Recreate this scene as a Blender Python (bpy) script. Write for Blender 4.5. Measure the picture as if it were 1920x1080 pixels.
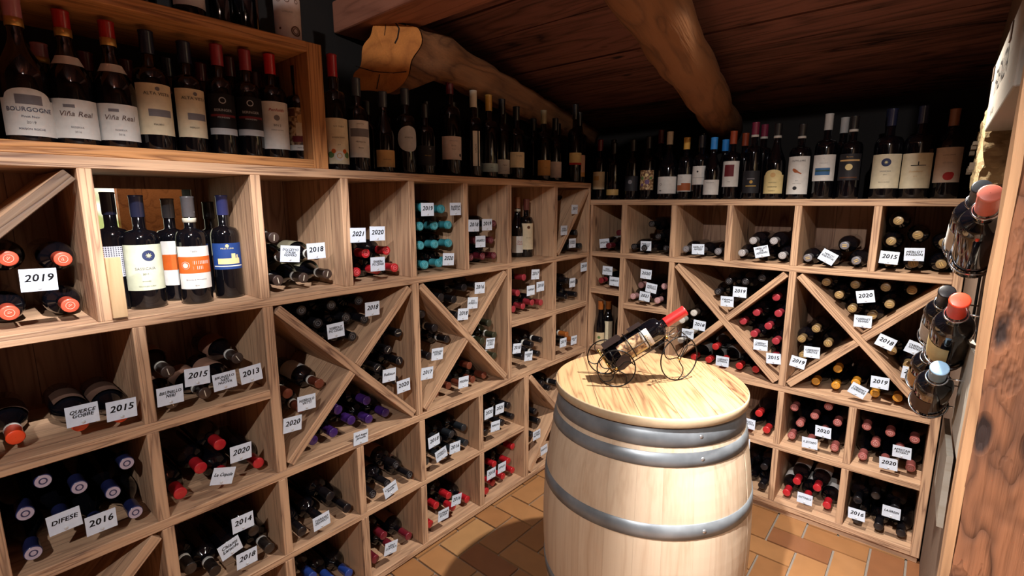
import bpy, bmesh, math, random
from mathutils import Matrix, Vector
random.seed(11)
sc = bpy.context.scene
for _o in list(bpy.data.objects): bpy.data.objects.remove(_o)
COL = sc.collection

# ------------------------------------------------------------------ camera
cam = bpy.data.objects.new('camera', bpy.data.cameras.new('camera')); COL.objects.link(cam)
cam.data.sensor_width = 36.0; cam.data.lens = 926.0 / 1920.0 * 36.0
cam.location = (1.535, -2.50, 1.50)
cam.rotation_euler = (math.radians(90 - 9.92), 0.0, math.radians(40.48))
cam.data.clip_start = 0.05
sc.camera = cam
# ------------------------------------------------------------------ view and world
sc.view_settings.view_transform = 'Standard'; sc.view_settings.look = 'None'
sc.view_settings.gamma = 1.0; sc.view_settings.use_curve_mapping = False
sc.view_settings.exposure = 0.70
world = bpy.data.worlds.new('world'); sc.world = world; world.use_nodes = True
world.node_tree.nodes['Background'].inputs[0].default_value = (0.55, 0.5, 0.8, 1)
world.node_tree.nodes['Background'].inputs[1].default_value = 0.012
# ------------------------------------------------------------------ lamps (ceiling spots on the rail above the camera and barrel)
def spot(name, loc, target, power, angle, blend, col, radius=0.02):
    l = bpy.data.lights.new(name, 'SPOT'); l.energy = power; l.spot_size = math.radians(angle); l.spot_blend = blend
    l.color = col; l.shadow_soft_size = radius
    o = bpy.data.objects.new(name, l); COL.objects.link(o); o.location = loc
    d = Vector(target) - Vector(loc); o.rotation_euler = d.to_track_quat('-Z', 'Y').to_euler(); return o
WARM = (1.0, 0.92, 0.82); COOL = (1.0, 0.955, 0.92)
spot('ceiling_spot', (1.24, -0.96, 2.25), (1.20, -0.78, 0.0), 140, 114, 0.8, WARM, 0.018)
spot('ceiling_spot', (1.14, -2.35, 2.36), (0.80, -2.12, 0.0), 330, 112, 0.8, COOL, 0.018)
spot('ceiling_spot', (1.75, -3.25, 2.40), (0.6, -1.3, 0.6), 72, 128, 0.5, COOL, 0.018)

# ------------------------------------------------------------------ colours and materials
def lin(c):
    c = c.lstrip('#'); v = [int(c[i:i+2], 16) / 255 for i in (0, 2, 4)]
    return tuple((x / 12.92 if x <= 0.04045 else ((x + 0.055) / 1.055) ** 2.4) for x in v) + (1.0,)
MATS = {}
def mat(name, hexc, rough=0.5, metal=0.0, spec=0.5, coat=0.0, bump=0.0, bscale=60.0, var=0.09):
    if name in MATS: return MATS[name]
    m = bpy.data.materials.new(name); m.use_nodes = True; nt = m.node_tree; b = nt.nodes['Principled BSDF']
    b.inputs['Roughness'].default_value = rough
    b.inputs['Metallic'].default_value = metal; b.inputs['Specular IOR Level'].default_value = spec
    b.inputs['Coat Weight'].default_value = coat; b.inputs['Coat Roughness'].default_value = 0.08
    c = lin(hexc)
    n = nt.nodes.new('ShaderNodeTexNoise'); n.inputs['Scale'].default_value = bscale; n.inputs['Detail'].default_value = 3
    tc = nt.nodes.new('ShaderNodeTexCoord'); nt.links.new(tc.outputs['Object'], n.inputs['Vector'])
    mx = nt.nodes.new('ShaderNodeMix'); mx.data_type = 'RGBA'
    mx.inputs[6].default_value = tuple(x * (1 - 2 * var) for x in c[:3]) + (1,); mx.inputs[7].default_value = tuple(min(1, x * (1 + 1.6 * var)) for x in c[:3]) + (1,)
    nt.links.new(n.outputs['Fac'], mx.inputs[0]); nt.links.new(mx.outputs[2], b.inputs['Base Color'])
    if bump:
        bp = nt.nodes.new('ShaderNodeBump'); bp.inputs['Strength'].default_value = bump; bp.inputs['Distance'].default_value = 0.002
        nt.links.new(n.outputs['Fac'], bp.inputs['Height']); nt.links.new(bp.outputs['Normal'], b.inputs['Normal'])
    MATS[name] = m; return m

class NT:
    def __init__(s, nt): s.nt = nt
    def n(s, t, **k):
        o = s.nt.nodes.new(t)
        for a, v in k.items():
            if a in o.bl_rna.properties: setattr(o, a, v)
            else: o.inputs[a.replace('_', ' ')].default_value = v
        return o
    def l(s, a, b): s.nt.links.new(a, b)
    def math(s, op, a, b=None, c=None):
        o = s.nt.nodes.new('ShaderNodeMath'); o.operation = op
        for i, v in enumerate((a, b, c)):
            if v is None: continue
            if isinstance(v, (int, float)): o.inputs[i].default_value = v
            else: s.l(v, o.inputs[i])
        return o.outputs[0]

def wood(name, light, dark, plank=0.11, rings=9.0, stretch=1.3, cross=11.0, rough=0.62, streak=0.5, fine=0.35, knots=True, bump=0.4, plankvar=0.35, ringw=0.55, edge=False, n3s=0.5, n3a=0.5, n3b=0.75, ks=(3.2, 8, 8), kr=.13):
    """grain runs along the object's local X, planks side by side along local Y"""
    if name in MATS: return MATS[name]
    m = bpy.data.materials.new(name); m.use_nodes = True; g = NT(m.node_tree); b = m.node_tree.nodes['Principled BSDF']
    tc = g.n('ShaderNodeTexCoord'); oi = g.n('ShaderNodeObjectInfo'); sx = g.n('ShaderNodeSeparateXYZ'); g.l(tc.outputs['Object'], sx.inputs[0])
    pid = g.math('FLOOR', g.math('MULTIPLY', g.math('ADD', sx.outputs['Y'], g.math('MULTIPLY', oi.outputs['Random'], 0.35)), 1.0 / plank))
    h = g.n('ShaderNodeTexWhiteNoise', noise_dimensions='2D'); cx = g.n('ShaderNodeCombineXYZ'); g.l(pid, cx.inputs[0]); g.l(g.math('MULTIPLY', oi.outputs['Random'], 57.0), cx.inputs[1]); g.l(cx.outputs[0], h.inputs['Vector'])
    off = g.math('ADD', g.math('MULTIPLY', h.outputs['Value'], 31.0), g.math('MULTIPLY', oi.outputs['Random'], 97.0))
    v = g.n('ShaderNodeCombineXYZ')
    g.l(g.math('ADD', g.math('MULTIPLY', sx.outputs['X'], stretch), off), v.inputs[0])
    g.l(g.math('ADD', g.math('MULTIPLY', sx.outputs['Y'], cross), off), v.inputs[1])
    g.l(g.math('MULTIPLY', sx.outputs['Z'], cross), v.inputs[2])
    n1 = g.n('ShaderNodeTexNoise', Scale=1.0, Detail=2.0, Roughness=0.45, Distortion=0.25); g.l(v.outputs[0], n1.inputs['Vector'])
    ring = g.math('PINGPONG', g.math('MULTIPLY', n1.outputs['Fac'], rings), 0.5)
    ring = g.math('MULTIPLY', g.math('POWER', g.math('MULTIPLY', ring, 2.0), 2.2), ringw)
    v2 = g.n('ShaderNodeMapping'); v2.inputs['Scale'].default_value = (7, 160, 160); g.l(tc.outputs['Object'], v2.inputs['Vector'])
    n2 = g.n('ShaderNodeTexNoise', Scale=1.0, Detail=3.0); g.l(v2.outputs[0], n2.inputs['Vector'])
    v3 = g.n('ShaderNodeVectorMath', operation='SCALE'); g.l(v.outputs[0], v3.inputs[0]); v3.inputs['Scale'].default_value = n3s
    n3 = g.n('ShaderNodeTexNoise', Scale=1.0, Detail=4.0, Roughness=0.6); g.l(v3.outputs[0], n3.inputs['Vector'])
    st = g.n('ShaderNodeMapRange'); st.inputs['From Min'].default_value = n3a; st.inputs['From Max'].default_value = n3b; g.l(n3.outputs['Fac'], st.inputs[0])
    f = g.math('ADD', ring, g.math('MULTIPLY', g.math('SUBTRACT', n2.outputs['Fac'], 0.5), fine * 2))
    f = g.math('ADD', f, g.math('MULTIPLY', st.outputs[0], streak))
    f = g.math('ADD', f, g.math('MULTIPLY', g.math('SUBTRACT', h.outputs['Value'], 0.5), plankvar))
    if knots:
        kv = g.n('ShaderNodeMapping'); kv.inputs['Scale'].default_value = ks; kv.inputs['Location'].default_value = (3.1, 1.7, 0.4)
        ca = g.n('ShaderNodeVectorMath', operation='ADD'); cc = g.n('ShaderNodeCombineXYZ'); g.l(off, cc.inputs[0]); g.l(tc.outputs['Object'], kv.inputs['Vector']); g.l(kv.outputs[0], ca.inputs[0]); g.l(cc.outputs[0], ca.inputs[1])
        vo = g.n('ShaderNodeTexVoronoi', Scale=1.0); g.l(ca.outputs[0], vo.inputs['Vector'])
        kn = g.n('ShaderNodeMapRange'); kn.inputs['From Min'].default_value = kr; kn.inputs['From Max'].default_value = kr * .4; g.l(vo.outputs['Distance'], kn.inputs[0])
        f = g.math('ADD', f, g.math('MULTIPLY', kn.outputs[0], 0.8))
    if edge:   # sawn front edge of the boards: tight growth lines
        ve = g.n('ShaderNodeCombineXYZ'); g.l(g.math('ADD', g.math('MULTIPLY', sx.outputs['X'], 1.7), off), ve.inputs[0]); g.l(g.math('MULTIPLY', sx.outputs['Z'], 42.0), ve.inputs[2])
        ne = g.n('ShaderNodeTexNoise', Scale=1.0, Detail=1.5, Distortion=0.4); g.l(ve.outputs[0], ne.inputs['Vector'])
        re = g.math('MULTIPLY', g.math('PINGPONG', g.math('MULTIPLY', ne.outputs['Fac'], 6.0), 0.5), 2.0)
        fe = g.math('ADD', g.math('MULTIPLY', g.math('POWER', re, 2.5), 0.75), g.math('MULTIPLY', st.outputs[0], 0.35)); fe = g.math('ADD', fe, g.math('MULTIPLY', g.math('SUBTRACT', n2.outputs['Fac'], 0.5), 0.6))
        em = g.math('LESS_THAN', sx.outputs['Y'], -0.1675 if name == 'box_wood' else -0.1935)
        mf = g.n('ShaderNodeMix', data_type='FLOAT'); g.l(em, mf.inputs[0]); g.l(f, mf.inputs[2]); g.l(fe, mf.inputs[3]); f = mf.outputs[0]
    cl = g.n('ShaderNodeClamp'); g.l(f, cl.inputs[0])
    mx = g.n('ShaderNodeMix', data_type='RGBA'); mx.inputs[6].default_value = lin(light); mx.inputs[7].default_value = lin(dark)
    g.l(cl.outputs[0], mx.inputs[0])
    # joint between planks
    fr = g.math('FRACT', g.math('MULTIPLY', g.math('ADD', sx.outputs['Y'], g.math('MULTIPLY', oi.outputs['Random'], 0.35)), 1.0 / plank))
    jt = g.math('LESS_THAN', fr, 0.0019 / plank if plank < 1 else -1.0)
    mj = g.n('ShaderNodeMix', data_type='RGBA'); g.l(g.math('MULTIPLY', jt, 0.75), mj.inputs[0]); g.l(mx.outputs[2], mj.inputs[6]); mj.inputs[7].default_value = (0.02, 0.012, 0.01, 1)
    g.l(mj.outputs[2], b.inputs['Base Color'])
    b.inputs['Roughness'].default_value = rough; b.inputs['Specular IOR Level'].default_value = 0.3
    if bump:
        bp = g.n('ShaderNodeBump', Strength=bump, Distance=0.003); bp.invert = True; g.l(f, bp.inputs['Height']); g.l(bp.outputs[0], b.inputs['Normal'])
    MATS[name] = m; return m

RACK = wood('rack_wood', '#c6a182', '#765848', plank=0.105, rings=7, stretch=1.6, cross=13, ringw=.4, streak=.6, fine=.3, edge=True)
RACKEDGE = wood('rack_edge_wood', '#d2b08c', '#86654c', plank=3.0, rings=11, cross=16)
BOXW = wood('box_wood', '#c08856', '#6e4226', plank=3.0, rings=8, cross=15, edge=True)
TOPW = wood('tabletop_wood', '#bf9a72', '#65422c', plank=0.105, rings=14, stretch=1.1, cross=13, rough=0.5, plankvar=0.45, fine=.5)
TOPEDGE = mat('tabletop_edge_wood', '#c9b292', 0.7, bump=.3, bscale=40)
OAK = wood('barrel_oak', '#e2cbb0', '#b8916e', plank=3.0, rings=6, stretch=1.0, cross=10, rough=0.6, knots=False, streak=0.12, fine=0.3, bump=0.1, ringw=0.3, plankvar=.22)
CEIL = wood('ceiling_wood', '#7c5148', '#22120f', plank=3.0, rings=9, stretch=1.0, cross=9, rough=0.75, streak=0.9, bump=1.0)
LOG = wood('log_wood', '#7c5233', '#432817', plank=3.0, rings=6, stretch=1.5, cross=9, rough=0.75, streak=0.6, bump=1.0)
LOGEND = wood('log_end_wood', '#c8803f', '#9a5c2b', plank=3.0, rings=8, stretch=4, cross=4, rough=0.8, streak=0.2, knots=False, bump=.5)
POST = wood('post_wood', '#75492f', '#21120d', plank=3.0, rings=3, stretch=7, cross=20, rough=0.8, streak=1.2, bump=1.6, fine=.25, n3s=1.0, n3a=.55, n3b=.75, ks=(9, 26, 26), kr=.3)
ALC = wood('alcove_wood', '#b5713f', '#7d4626', plank=0.3, rings=6)
PALE = wood('pale_crate_wood', '#9a9389', '#7b6c58', plank=3.0, rings=6, streak=.3, fine=.2, knots=False, bump=.2, ringw=.3)
SCRAP = wood('offcut_wood', '#c0a17c', '#a3825e', plank=3.0, rings=5, streak=.1, knots=False)
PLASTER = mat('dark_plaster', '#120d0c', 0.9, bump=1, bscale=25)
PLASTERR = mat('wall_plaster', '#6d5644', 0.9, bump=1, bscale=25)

def glass_mat(name, c, rough=0.06):
    m = mat(name, c, rough, 0.0, 0.6, 0.3); return m
GLASS = glass_mat('bottle_glass', '#08080d'); GLASSO = glass_mat('olive_bottle_glass', '#15180c')
CAPC = dict(orangered=('#c8503a', .35), brownblack=('#3a2c28', .4), red=('#b3202a', .35), turquoise=('#3f93a0', .3), maroon=('#5c1a26', .35), slate=('#23282e', .3),
    orange=('#e8481f', .4), black=('#17161b', .3), brown=('#6b3526', .3), purple=('#3c2266', .25), olive=('#343628', .3), pinkred=('#a3343f', .35), copper=('#a8602a', .3),
    blue=('#232a58', .35), blackbrown=('#2a2422', .35), royal=('#24408c', .3), maroonred=('#701e2c', .3), grey=('#6d6a70', .35), silver=('#9a979a', .3), goldslot=('#8d7450', .35),
    pinksilver=('#b58a8c', .35), whitegold=('#c9c6c0', .35), crimson=('#b62a2c', .35), dustypink=('#9a5450', .5), gold=('#c98a2c', .3),
    pinkgold=('#b4717c', .3), redgold=('#a3201d', .25), darkblue=('#1d2138', .3), dullred=('#8f2733', .45), brightred=('#b81a20', .35), redcap=('#a3202c', .3), steel=('#3a3f4a', .3),
    whitecap=('#c9c2b4', .4), goldcap=('#c59a4a', .3), beigecap=('#8f8468', .4), greycap=('#4c4a4e', .4), bluecap=('#2a3060', .35), browncap=('#7a4a30', .4), redbrown=('#5e2c28', .4),
    skyblue=('#2f86d8', .35), rust=('#8c3a20', .4), maroonband=('#6b2038', .35), blackband=('#1c1a1c', .35), silvercap=('#a9a7a6', .3), redseal=('#c92a2a', .35), salmon=('#e07a68', .4), vermilion=('#f0482a', .4), iceblue=('#8fb2d0', .3))
def capmat(c): return mat('capsule_' + c, CAPC[c][0], CAPC[c][1], 0.0, 0.5, 0.3)
PAPER = dict(white='#d9d7d4', cream='#dccfb2', black='#141318', picture='#a98a66', pinkwhite='#cdbcb6', tan='#cba36c', silverdisc='#b9b9bd', charcoal='#26252a', strip='#dcd8cf', paleblue='#a9c0c4',
    orangetan='#c7975c', creamyellow='#d8c48e', pinkbeige='#d3ab97', check='#c9cad6', palegreen='#c3c9b2', deepblue='#1b3a78', floral='#b9a9a6', golddull='#b49258', palecream='#d8ceb4', beigelab='#c7b1a2', tanlab='#cdb896',
    ink='#1c1a20', navy='#2a3358', grey='#77747a', brownink='#5c4440', silver='#b9bcc2', maroon='#6a2028', redink='#a82a2c', gold='#b8934a', brown='#5a3826', green='#5f7a48', orange='#c55a1e', starcream='#d8cf9c', purple='#6a4f78', hill='#a35a34', seablue='#3a6492', dark='#4a352c', dust='#96705f', olivedust='#8f8a74')
def paper(c): return mat('print_' + c, PAPER[c], 0.6, 0.0, 0.3)
CARDM = mat('card_paper', '#d6e2fa', 0.5, 0, 0.3); CLIPM = mat('card_clip', '#cfd4dc', 0.15, 0, .7, .5)
HOOPM = mat('galvanised_steel', '#8b9299', 0.42, 0.35, .8, bump=.3, bscale=14, var=.35)
WIRE = mat('black_wire', '#0e0b0d', 0.35, 0.3); BRASS = mat('brass', '#c9a65c', 0.25, 0.9); CHROME = mat('chrome_wire', '#c8ccd4', 0.15, 1.0)

# ------------------------------------------------------------------ mesh helpers
def link(name, me, m=None, parent=None, M=None):
    o = bpy.data.objects.new(name, me); COL.objects.link(o)
    if m is not None and not me.materials: me.materials.append(m)
    if parent is not None: o.parent = parent
    if M is not None: o.matrix_local = M
    return o
def empty(name, loc=(0, 0, 0), M=None):
    o = bpy.data.objects.new(name, None); COL.objects.link(o); o.empty_display_size = .05
    if M is not None: o.matrix_world = M
    else: o.location = loc
    return o
def tag(o, label, cat, group=None):
    o['label'] = label; o['category'] = cat
    if group: o['group'] = group
    return o
def bm_mesh(bm, name, smooth=False):
    me = bpy.data.meshes.new(name); bmesh.ops.recalc_face_normals(bm, faces=bm.faces); bm.to_mesh(me); bm.free()
    if smooth:
        for p in me.polygons: p.use_smooth = True
    return me
def box_bm(bm, c, s, M=None):
    T = Matrix.Translation(c) @ Matrix.Diagonal((s[0], s[1], s[2], 1))
    if M is not None: T = M @ T
    return bmesh.ops.create_cube(bm, size=1, matrix=T)['verts']
def box(name, c, s, m, parent=None, bevel=0.0, M=None):
    bm = bmesh.new(); box_bm(bm, (0, 0, 0), s)
    if bevel: bmesh.ops.bevel(bm, geom=bm.edges[:], offset=bevel, segments=2, affect='EDGES', profile=.5)
    return link(name, bm_mesh(bm, name), m, parent, M if M is not None else Matrix.Translation(c))
def lathe_bm(bm, prof, n=28, M=None, cap0=True, cap1=True, arc=None):
    rows = []
    full = arc is None
    angs = [2 * math.pi * i / n for i in range(n)] if full else [arc[0] + (arc[1] - arc[0]) * i / n for i in range(n + 1)]
    for r, z in prof:
        row = []
        for a in angs:
            v = Vector((r * math.cos(a), r * math.sin(a), z))
            row.append(bm.verts.new(M @ v if M is not None else v))
        rows.append(row)
    for a, b in zip(rows, rows[1:]):
        k = len(a)
        for i in range(k if full else k - 1):
            bm.faces.new((a[i], a[(i + 1) % k], b[(i + 1) % k], b[i]))
    if full and cap0: bm.faces.new(rows[0][::-1])
    if full and cap1: bm.faces.new(rows[-1])
def tube_bm(bm, pts, r, n=8, closed=False):
    pts = [Vector(p) for p in pts]; rows = []; up = None
    N = len(pts)
    for i, p in enumerate(pts):
        if closed: t = (pts[(i + 1) % N] - pts[i - 1]).normalized()
        else: t = (pts[min(i + 1, N - 1)] - pts[max(i - 1, 0)]).normalized()
        if up is None: up = t.orthogonal().normalized()
        up = (up - t * up.dot(t))
        up = up.normalized() if up.length > 1e-6 else t.orthogonal().normalized()
        s = t.cross(up)
        rows.append([bm.verts.new(p + (up * math.cos(2 * math.pi * k / n) + s * math.sin(2 * math.pi * k / n)) * r) for k in range(n)])
    for i in range(N if closed else N - 1):
        a, b = rows[i], rows[(i + 1) % N]
        for k in range(n): bm.faces.new((a[k], a[(k + 1) % n], b[(k + 1) % n], b[k]))
    if not closed: bm.faces.new(rows[0][::-1]); bm.faces.new(rows[-1])
def circle(c, u, v, r, n=40): return [Vector(c) + (Vector(u) * math.cos(2 * math.pi * i / n) + Vector(v) * math.sin(2 * math.pi * i / n)) * r for i in range(n)]

# ------------------------------------------------------------------ lettering
_txt = {}
def text_geo(s, size, shear=0.0, bold=0.012, space=1.0):
    key = (s, size, shear, bold, space)
    if key in _txt: return _txt[key]
    cu = bpy.data.curves.new('t', 'FONT'); cu.body = s; cu.size = size; cu.align_x = 'CENTER'; cu.align_y = 'CENTER'; cu.shear = shear; cu.resolution_u = 2; cu.space_line = .85; cu.space_character = space
    o = bpy.data.objects.new('t', cu); COL.objects.link(o); bpy.context.view_layer.update()
    me = bpy.data.meshes.new_from_object(o.evaluated_get(bpy.context.evaluated_depsgraph_get()))
    V = [tuple(v.co[:2]) for v in me.vertices]; F = [tuple(p.vertices) for p in me.polygons]
    bpy.data.objects.remove(o); bpy.data.curves.remove(cu); bpy.data.meshes.remove(me)
    if bold > .02:   # felt pen strokes: the letters drawn four times, a hair apart
        n = len(V); d = size * bold; S_ = ((-d, -d * .6), (d, -d * .6), (d, d * .6), (-d, d * .6)); F = [tuple(i + n * q for i in f) for q in range(4) for f in F]; V = [(x + a, y + b) for a, b in S_ for x, y in V]
    _txt[key] = (V, F); return V, F

# ------------------------------------------------------------------ bottles
def body_profile(style, H, r, lh):
    rn = 0.0145
    if style == 'burg': a, b = .46, .76
    elif style == 'hock': a, b = .42, .80
    else: a, b = .60, .715
    a = max(a, min(.64, (lh + .008) / H)) if lh else a
    if b - a < .08: b = a + .08
    P = [(0.001, .012), (r * .6, .004), (r * .85, 0), (r * .96, .002), (r, .008), (r, H * a)]
    k = 7
    for i in range(1, k):
        t = i / k; s = 3 * t * t - 2 * t ** 3
        if style == 'bord': rr = rn + (r - rn) * math.sqrt(max(0, 1 - t ** 1.9)) if t < .75 else rn + (r - rn) * (1 - s) * 1.25
        else: rr = r + (rn - r) * s
        P.append((max(rn, rr), H * (a + (b - a) * t)))
    P += [(rn, H * b), (rn * .97, H * .985), (rn * .9, H * .986)]
    return P
_bm = {}
def body_mesh(style, H, r, lh=0, mt=None):
    k = (style, round(H, 3), round(r, 3), round(lh, 3), mt.name)
    if k not in _bm:
        bm = bmesh.new(); lathe_bm(bm, body_profile(style, H, r, lh), 28); me = bm_mesh(bm, 'bottle_body', True); me.materials.append(mt); _bm[k] = me
    return _bm[k]
def cap_mesh(c, H, L=None):
    k = ('cap', c, round(H, 3))
    if k not in _bm:
        L = L or H * .19; r = .0163; bm = bmesh.new()
        P = [(r * .96, H - L), (r, H - L + .002)]
        if c == 'purple':
            for i in range(8):
                z = H - L + .004 + i * (L - .014) / 8; P += [(r * .93, z), (r * 1.03, z + .0035)]
        if c == 'turquoise': P += [(r, H - .016), (r * 1.12, H - .014), (r * 1.12, H - .008), (r, H - .006)]
        P += [(r, H - .006) if c != 'turquoise' else (r, H - .005), (r * 1.06, H - .004), (r * 1.04, H - .0008), (r * .9, H), (.0005, H + .0002)]
        lathe_bm(bm, P, 22, cap0=False, cap1=False); me = bm_mesh(bm, 'capsule', True); me.materials.append(capmat(c)); _bm[k] = me
    return _bm[k]
def ring_mesh(nm, m, r, z0, z1, n=22):
    k = (nm, m.name, round(r, 4), round(z0, 3), round(z1, 3))
    if k not in _bm:
        bm = bmesh.new(); lathe_bm(bm, [(r - .001, z0), (r, z0 + .0004), (r, z1 - .0004), (r - .001, z1)], n, cap0=False, cap1=False); me = bm_mesh(bm, nm, True); me.materials.append(m); _bm[k] = me
    return _bm[k]
def seal_mesh(kind, capc, H):
    k = ('seal', kind, capc, round(H, 3))
    if k in _bm: return _bm[k]
    bm = bmesh.new(); z = H + .0005; r = .0150
    if kind in ('dash', 'slot'):
        if kind == 'dash': box_bm(bm, (0, 0, z + .0003), (.019, .0022, .0008))
        else:
            for q in (-.0035, .0035): box_bm(bm, (0, q, z + .0003), (.016, .0026, .0008))
        m = mat('seal_light', '#d8cfbf', .4) if kind == 'dash' else mat('seal_gold', '#c9a868', .35)
    elif kind == 'ring':
        tube_bm(bm, circle((0, 0, z), (1, 0, 0), (0, 1, 0), .0095, 20), .0012, 5, True); m = mat('seal_ring', '#69b6c4', .3)
    elif kind == 'sail':
        lathe_bm(bm, [(.0155, z), (.0155, z + .0006), (.0085, z + .0006), (.0085, z)], 22, cap0=False, cap1=False)
        lathe_bm(bm, [(.0055, z), (.0055, z + .0006), (.0003, z + .0008)], 14, cap0=False, cap1=False); m = mat('seal_sail', '#b3a6b8', .5)
    else:
        tube_bm(bm, circle((0, 0, z), (1, 0, 0), (0, 1, 0), .0085, 18), .0009, 5, True)
        box_bm(bm, (0, 0, z + .0002), (.008, .0016, .0008)); box_bm(bm, (0, .003, z + .0002), (.005, .0012, .0008))
        base = CAPC[capc][0]; v = [min(255, int(int(base[i:i+2], 16) * .75 + 95)) for i in (1, 3, 5)]
        m = mat('seal_' + capc, '#%02x%02x%02x' % tuple(v), .35)
    me = bm_mesh(bm, 'capsule_seal'); me.materials.append(m); _bm[k] = me; return me
def patch_bm(bm, r, u0, u1, z0, z1, n=None, off=.0006, edge=None, th=.0004):
    """curved patch on a cylinder of radius r; u is arc length from local +X, left to right as seen from outside"""
    n = n or max(2, int(abs(u1 - u0) / .004)); R = r + off; rows = []
    for i in range(n + 1):
        u = u0 + (u1 - u0) * i / n; a = u / r
        zl, zh = (z0, z1) if edge is None else edge(i / n, z0, z1)
        rows.append([bm.verts.new((R * math.cos(a), R * math.sin(a), z)) for z in (zl, zh)])
    for a, b in zip(rows, rows[1:]): bm.faces.new((a[0], b[0], b[1], a[1]))
def label_part(root, r, l0, l1, colr, width=None, arch=0, tx=(), art=(), half=None):
    W = width or 2 * r * (half or 1.2); bm = bmesh.new()
    if colr == 'silverdisc':
        e = lambda t, a, b: ((a + b) / 2 - (b - a) / 2 * math.sqrt(max(0, 1 - (2 * t - 1) ** 2)) - .0003, (a + b) / 2 + (b - a) / 2 * math.sqrt(max(0, 1 - (2 * t - 1) ** 2)) + .0003); W = (l1 - l0)
        patch_bm(bm, r, -W / 2, W / 2, l0, l1, 24, edge=e)
    elif arch:
        e = lambda t, a, b: (a, b - (.22 * (b - a)) * (1 if abs(2 * t - 1) > .78 else (1 - math.sqrt(max(0, 1 - (abs(2 * t - 1) / .8) ** 2)))))
        patch_bm(bm, r, -W / 2, W / 2, l0, l1, 30, edge=e)
    else: patch_bm(bm, r, -W / 2, W / 2, l0, l1)
    me = bm_mesh(bm, 'label', True)
    lm = check_mat() if colr == 'check' else picture_mat() if colr in ('picture', 'floral') else paper(colr)
    lb = link('label', me, lm, root)
    h = l1 - l0; by = []
    for a in art:
        by.append((a[-1], bmesh.new())); B = by[-1][1]
        if a[0] == 'rect': patch_bm(B, r, -W / 2 + W * a[1], -W / 2 + W * a[3], l0 + h * a[2], l0 + h * a[4], off=.0009)
        else:
            cu = -W / 2 + W * a[1]; cz = l0 + h * a[2]; rad = a[3] * (h if a[0] == 'disc' else 1); off = .0011 if a[0] in ('disc',) else .0016; R = r + off
            def P(u, z): return B.verts.new((R * math.cos(u / r), R * math.sin(u / r), z))
            if a[0] == 'disc':
                C0 = P(cu, cz); prev = None
                for kk in (.34, .67, 1.0):
                    row = [P(cu + rad * kk * math.cos(q * math.pi / 10), cz + rad * kk * math.sin(q * math.pi / 10)) for q in range(20)]
                    for q in range(20):
                        B.faces.new((C0, row[q], row[(q + 1) % 20]) if prev is None else (prev[q], row[q], row[(q + 1) % 20], prev[(q + 1) % 20]))
                    prev = row
            elif a[0] == 'star':
                for q in range(8):
                    t = q * math.pi / 4; B.faces.new([P(cu + rad * math.cos(t), cz + rad * math.sin(t)), P(cu + rad * .3 * math.cos(t + .5), cz + rad * .3 * math.sin(t + .5)), P(cu, cz), P(cu + rad * .3 * math.cos(t - .5), cz + rad * .3 * math.sin(t - .5))])
            elif a[0] == 'bird':
                for poly in ([(-1, .5), (-.7, .9), (-.3, .75), (.2, .4), (.6, 0), (.2, -.35), (-.3, -.3), (-.7, .1)], [(.4, .1), (1.4, -.55), (1.2, -.75), (.2, -.3)]):
                    B.faces.new([P(cu + rad * x, cz + rad * y) for x, y in poly])
            else:
                N = 16; o_ = [P(cu + rad * math.cos(q * 2 * math.pi / N), cz + rad * math.sin(q * 2 * math.pi / N)) for q in range(N)]; i_ = [P(cu + rad * .72 * math.cos(q * 2 * math.pi / N), cz + rad * .72 * math.sin(q * 2 * math.pi / N)) for q in range(N)]
                for q in range(N): B.faces.new((o_[q], o_[(q + 1) % N], i_[(q + 1) % N], i_[q]))
    for c, B in by: link('label_print', bm_mesh(B, 'label_print'), paper(c), lb)
    byt = {}
    for t in tx: byt.setdefault(t[3], []).append(t)
    for c, L in byt.items():
        B = bmesh.new(); R = r + .0017
        for t in L:
            s, vf, size = t[0], t[1], t[2]; du = t[4] if len(t) > 4 else 0
            V, F = text_geo(s, size, .25 if s in ('Viña Real', 'Penfolds', 'Sogno', 'Monsordo', 'Sedimento', 'Guidalberto') else 0.0)
            wmax = max(abs(v[0]) for v in V) or 1; lim = W * .47 - abs(du); k = min(1, lim / wmax) if len(t) < 6 else min(1, h * .46 / wmax)
            vs = []
            for x, y in V:
                x, y = x * k, y * k
                if len(t) > 5: x, y = -y, x
                u = x + du; vs.append(B.verts.new((R * math.cos(u / r), R * math.sin(u / r), l0 + h * vf + y)))
            for f in F:
                try: B.faces.new([vs[i] for i in f])
                except ValueError: pass
        link('lettering', bm_mesh(B, 'lettering'), paper(c), lb)
    return lb
def check_mat():
    if 'check_paper' in MATS: return MATS['check_paper']
    m = bpy.data.materials.new('check_paper'); m.use_nodes = True; g = NT(m.node_tree); b = m.node_tree.nodes['Principled BSDF']
    tc = g.n('ShaderNodeTexCoord'); s = g.n('ShaderNodeSeparateXYZ'); g.l(tc.outputs['Object'], s.inputs[0])
    a = g.math('LESS_THAN', g.math('FRACT', g.math('MULTIPLY', s.outputs['Z'], 190)), .55); c = g.math('LESS_THAN', g.math('FRACT', g.math('MULTIPLY', s.outputs['Y'], 190)), .55)
    mx = g.n('ShaderNodeMix', data_type='RGBA'); g.l(g.math('MULTIPLY', a, c), mx.inputs[0]); mx.inputs[6].default_value = lin('#c9cad8'); mx.inputs[7].default_value = lin('#262a40'); g.l(mx.outputs[2], b.inputs['Base Color']); MATS['check_paper'] = m; return m
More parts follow.
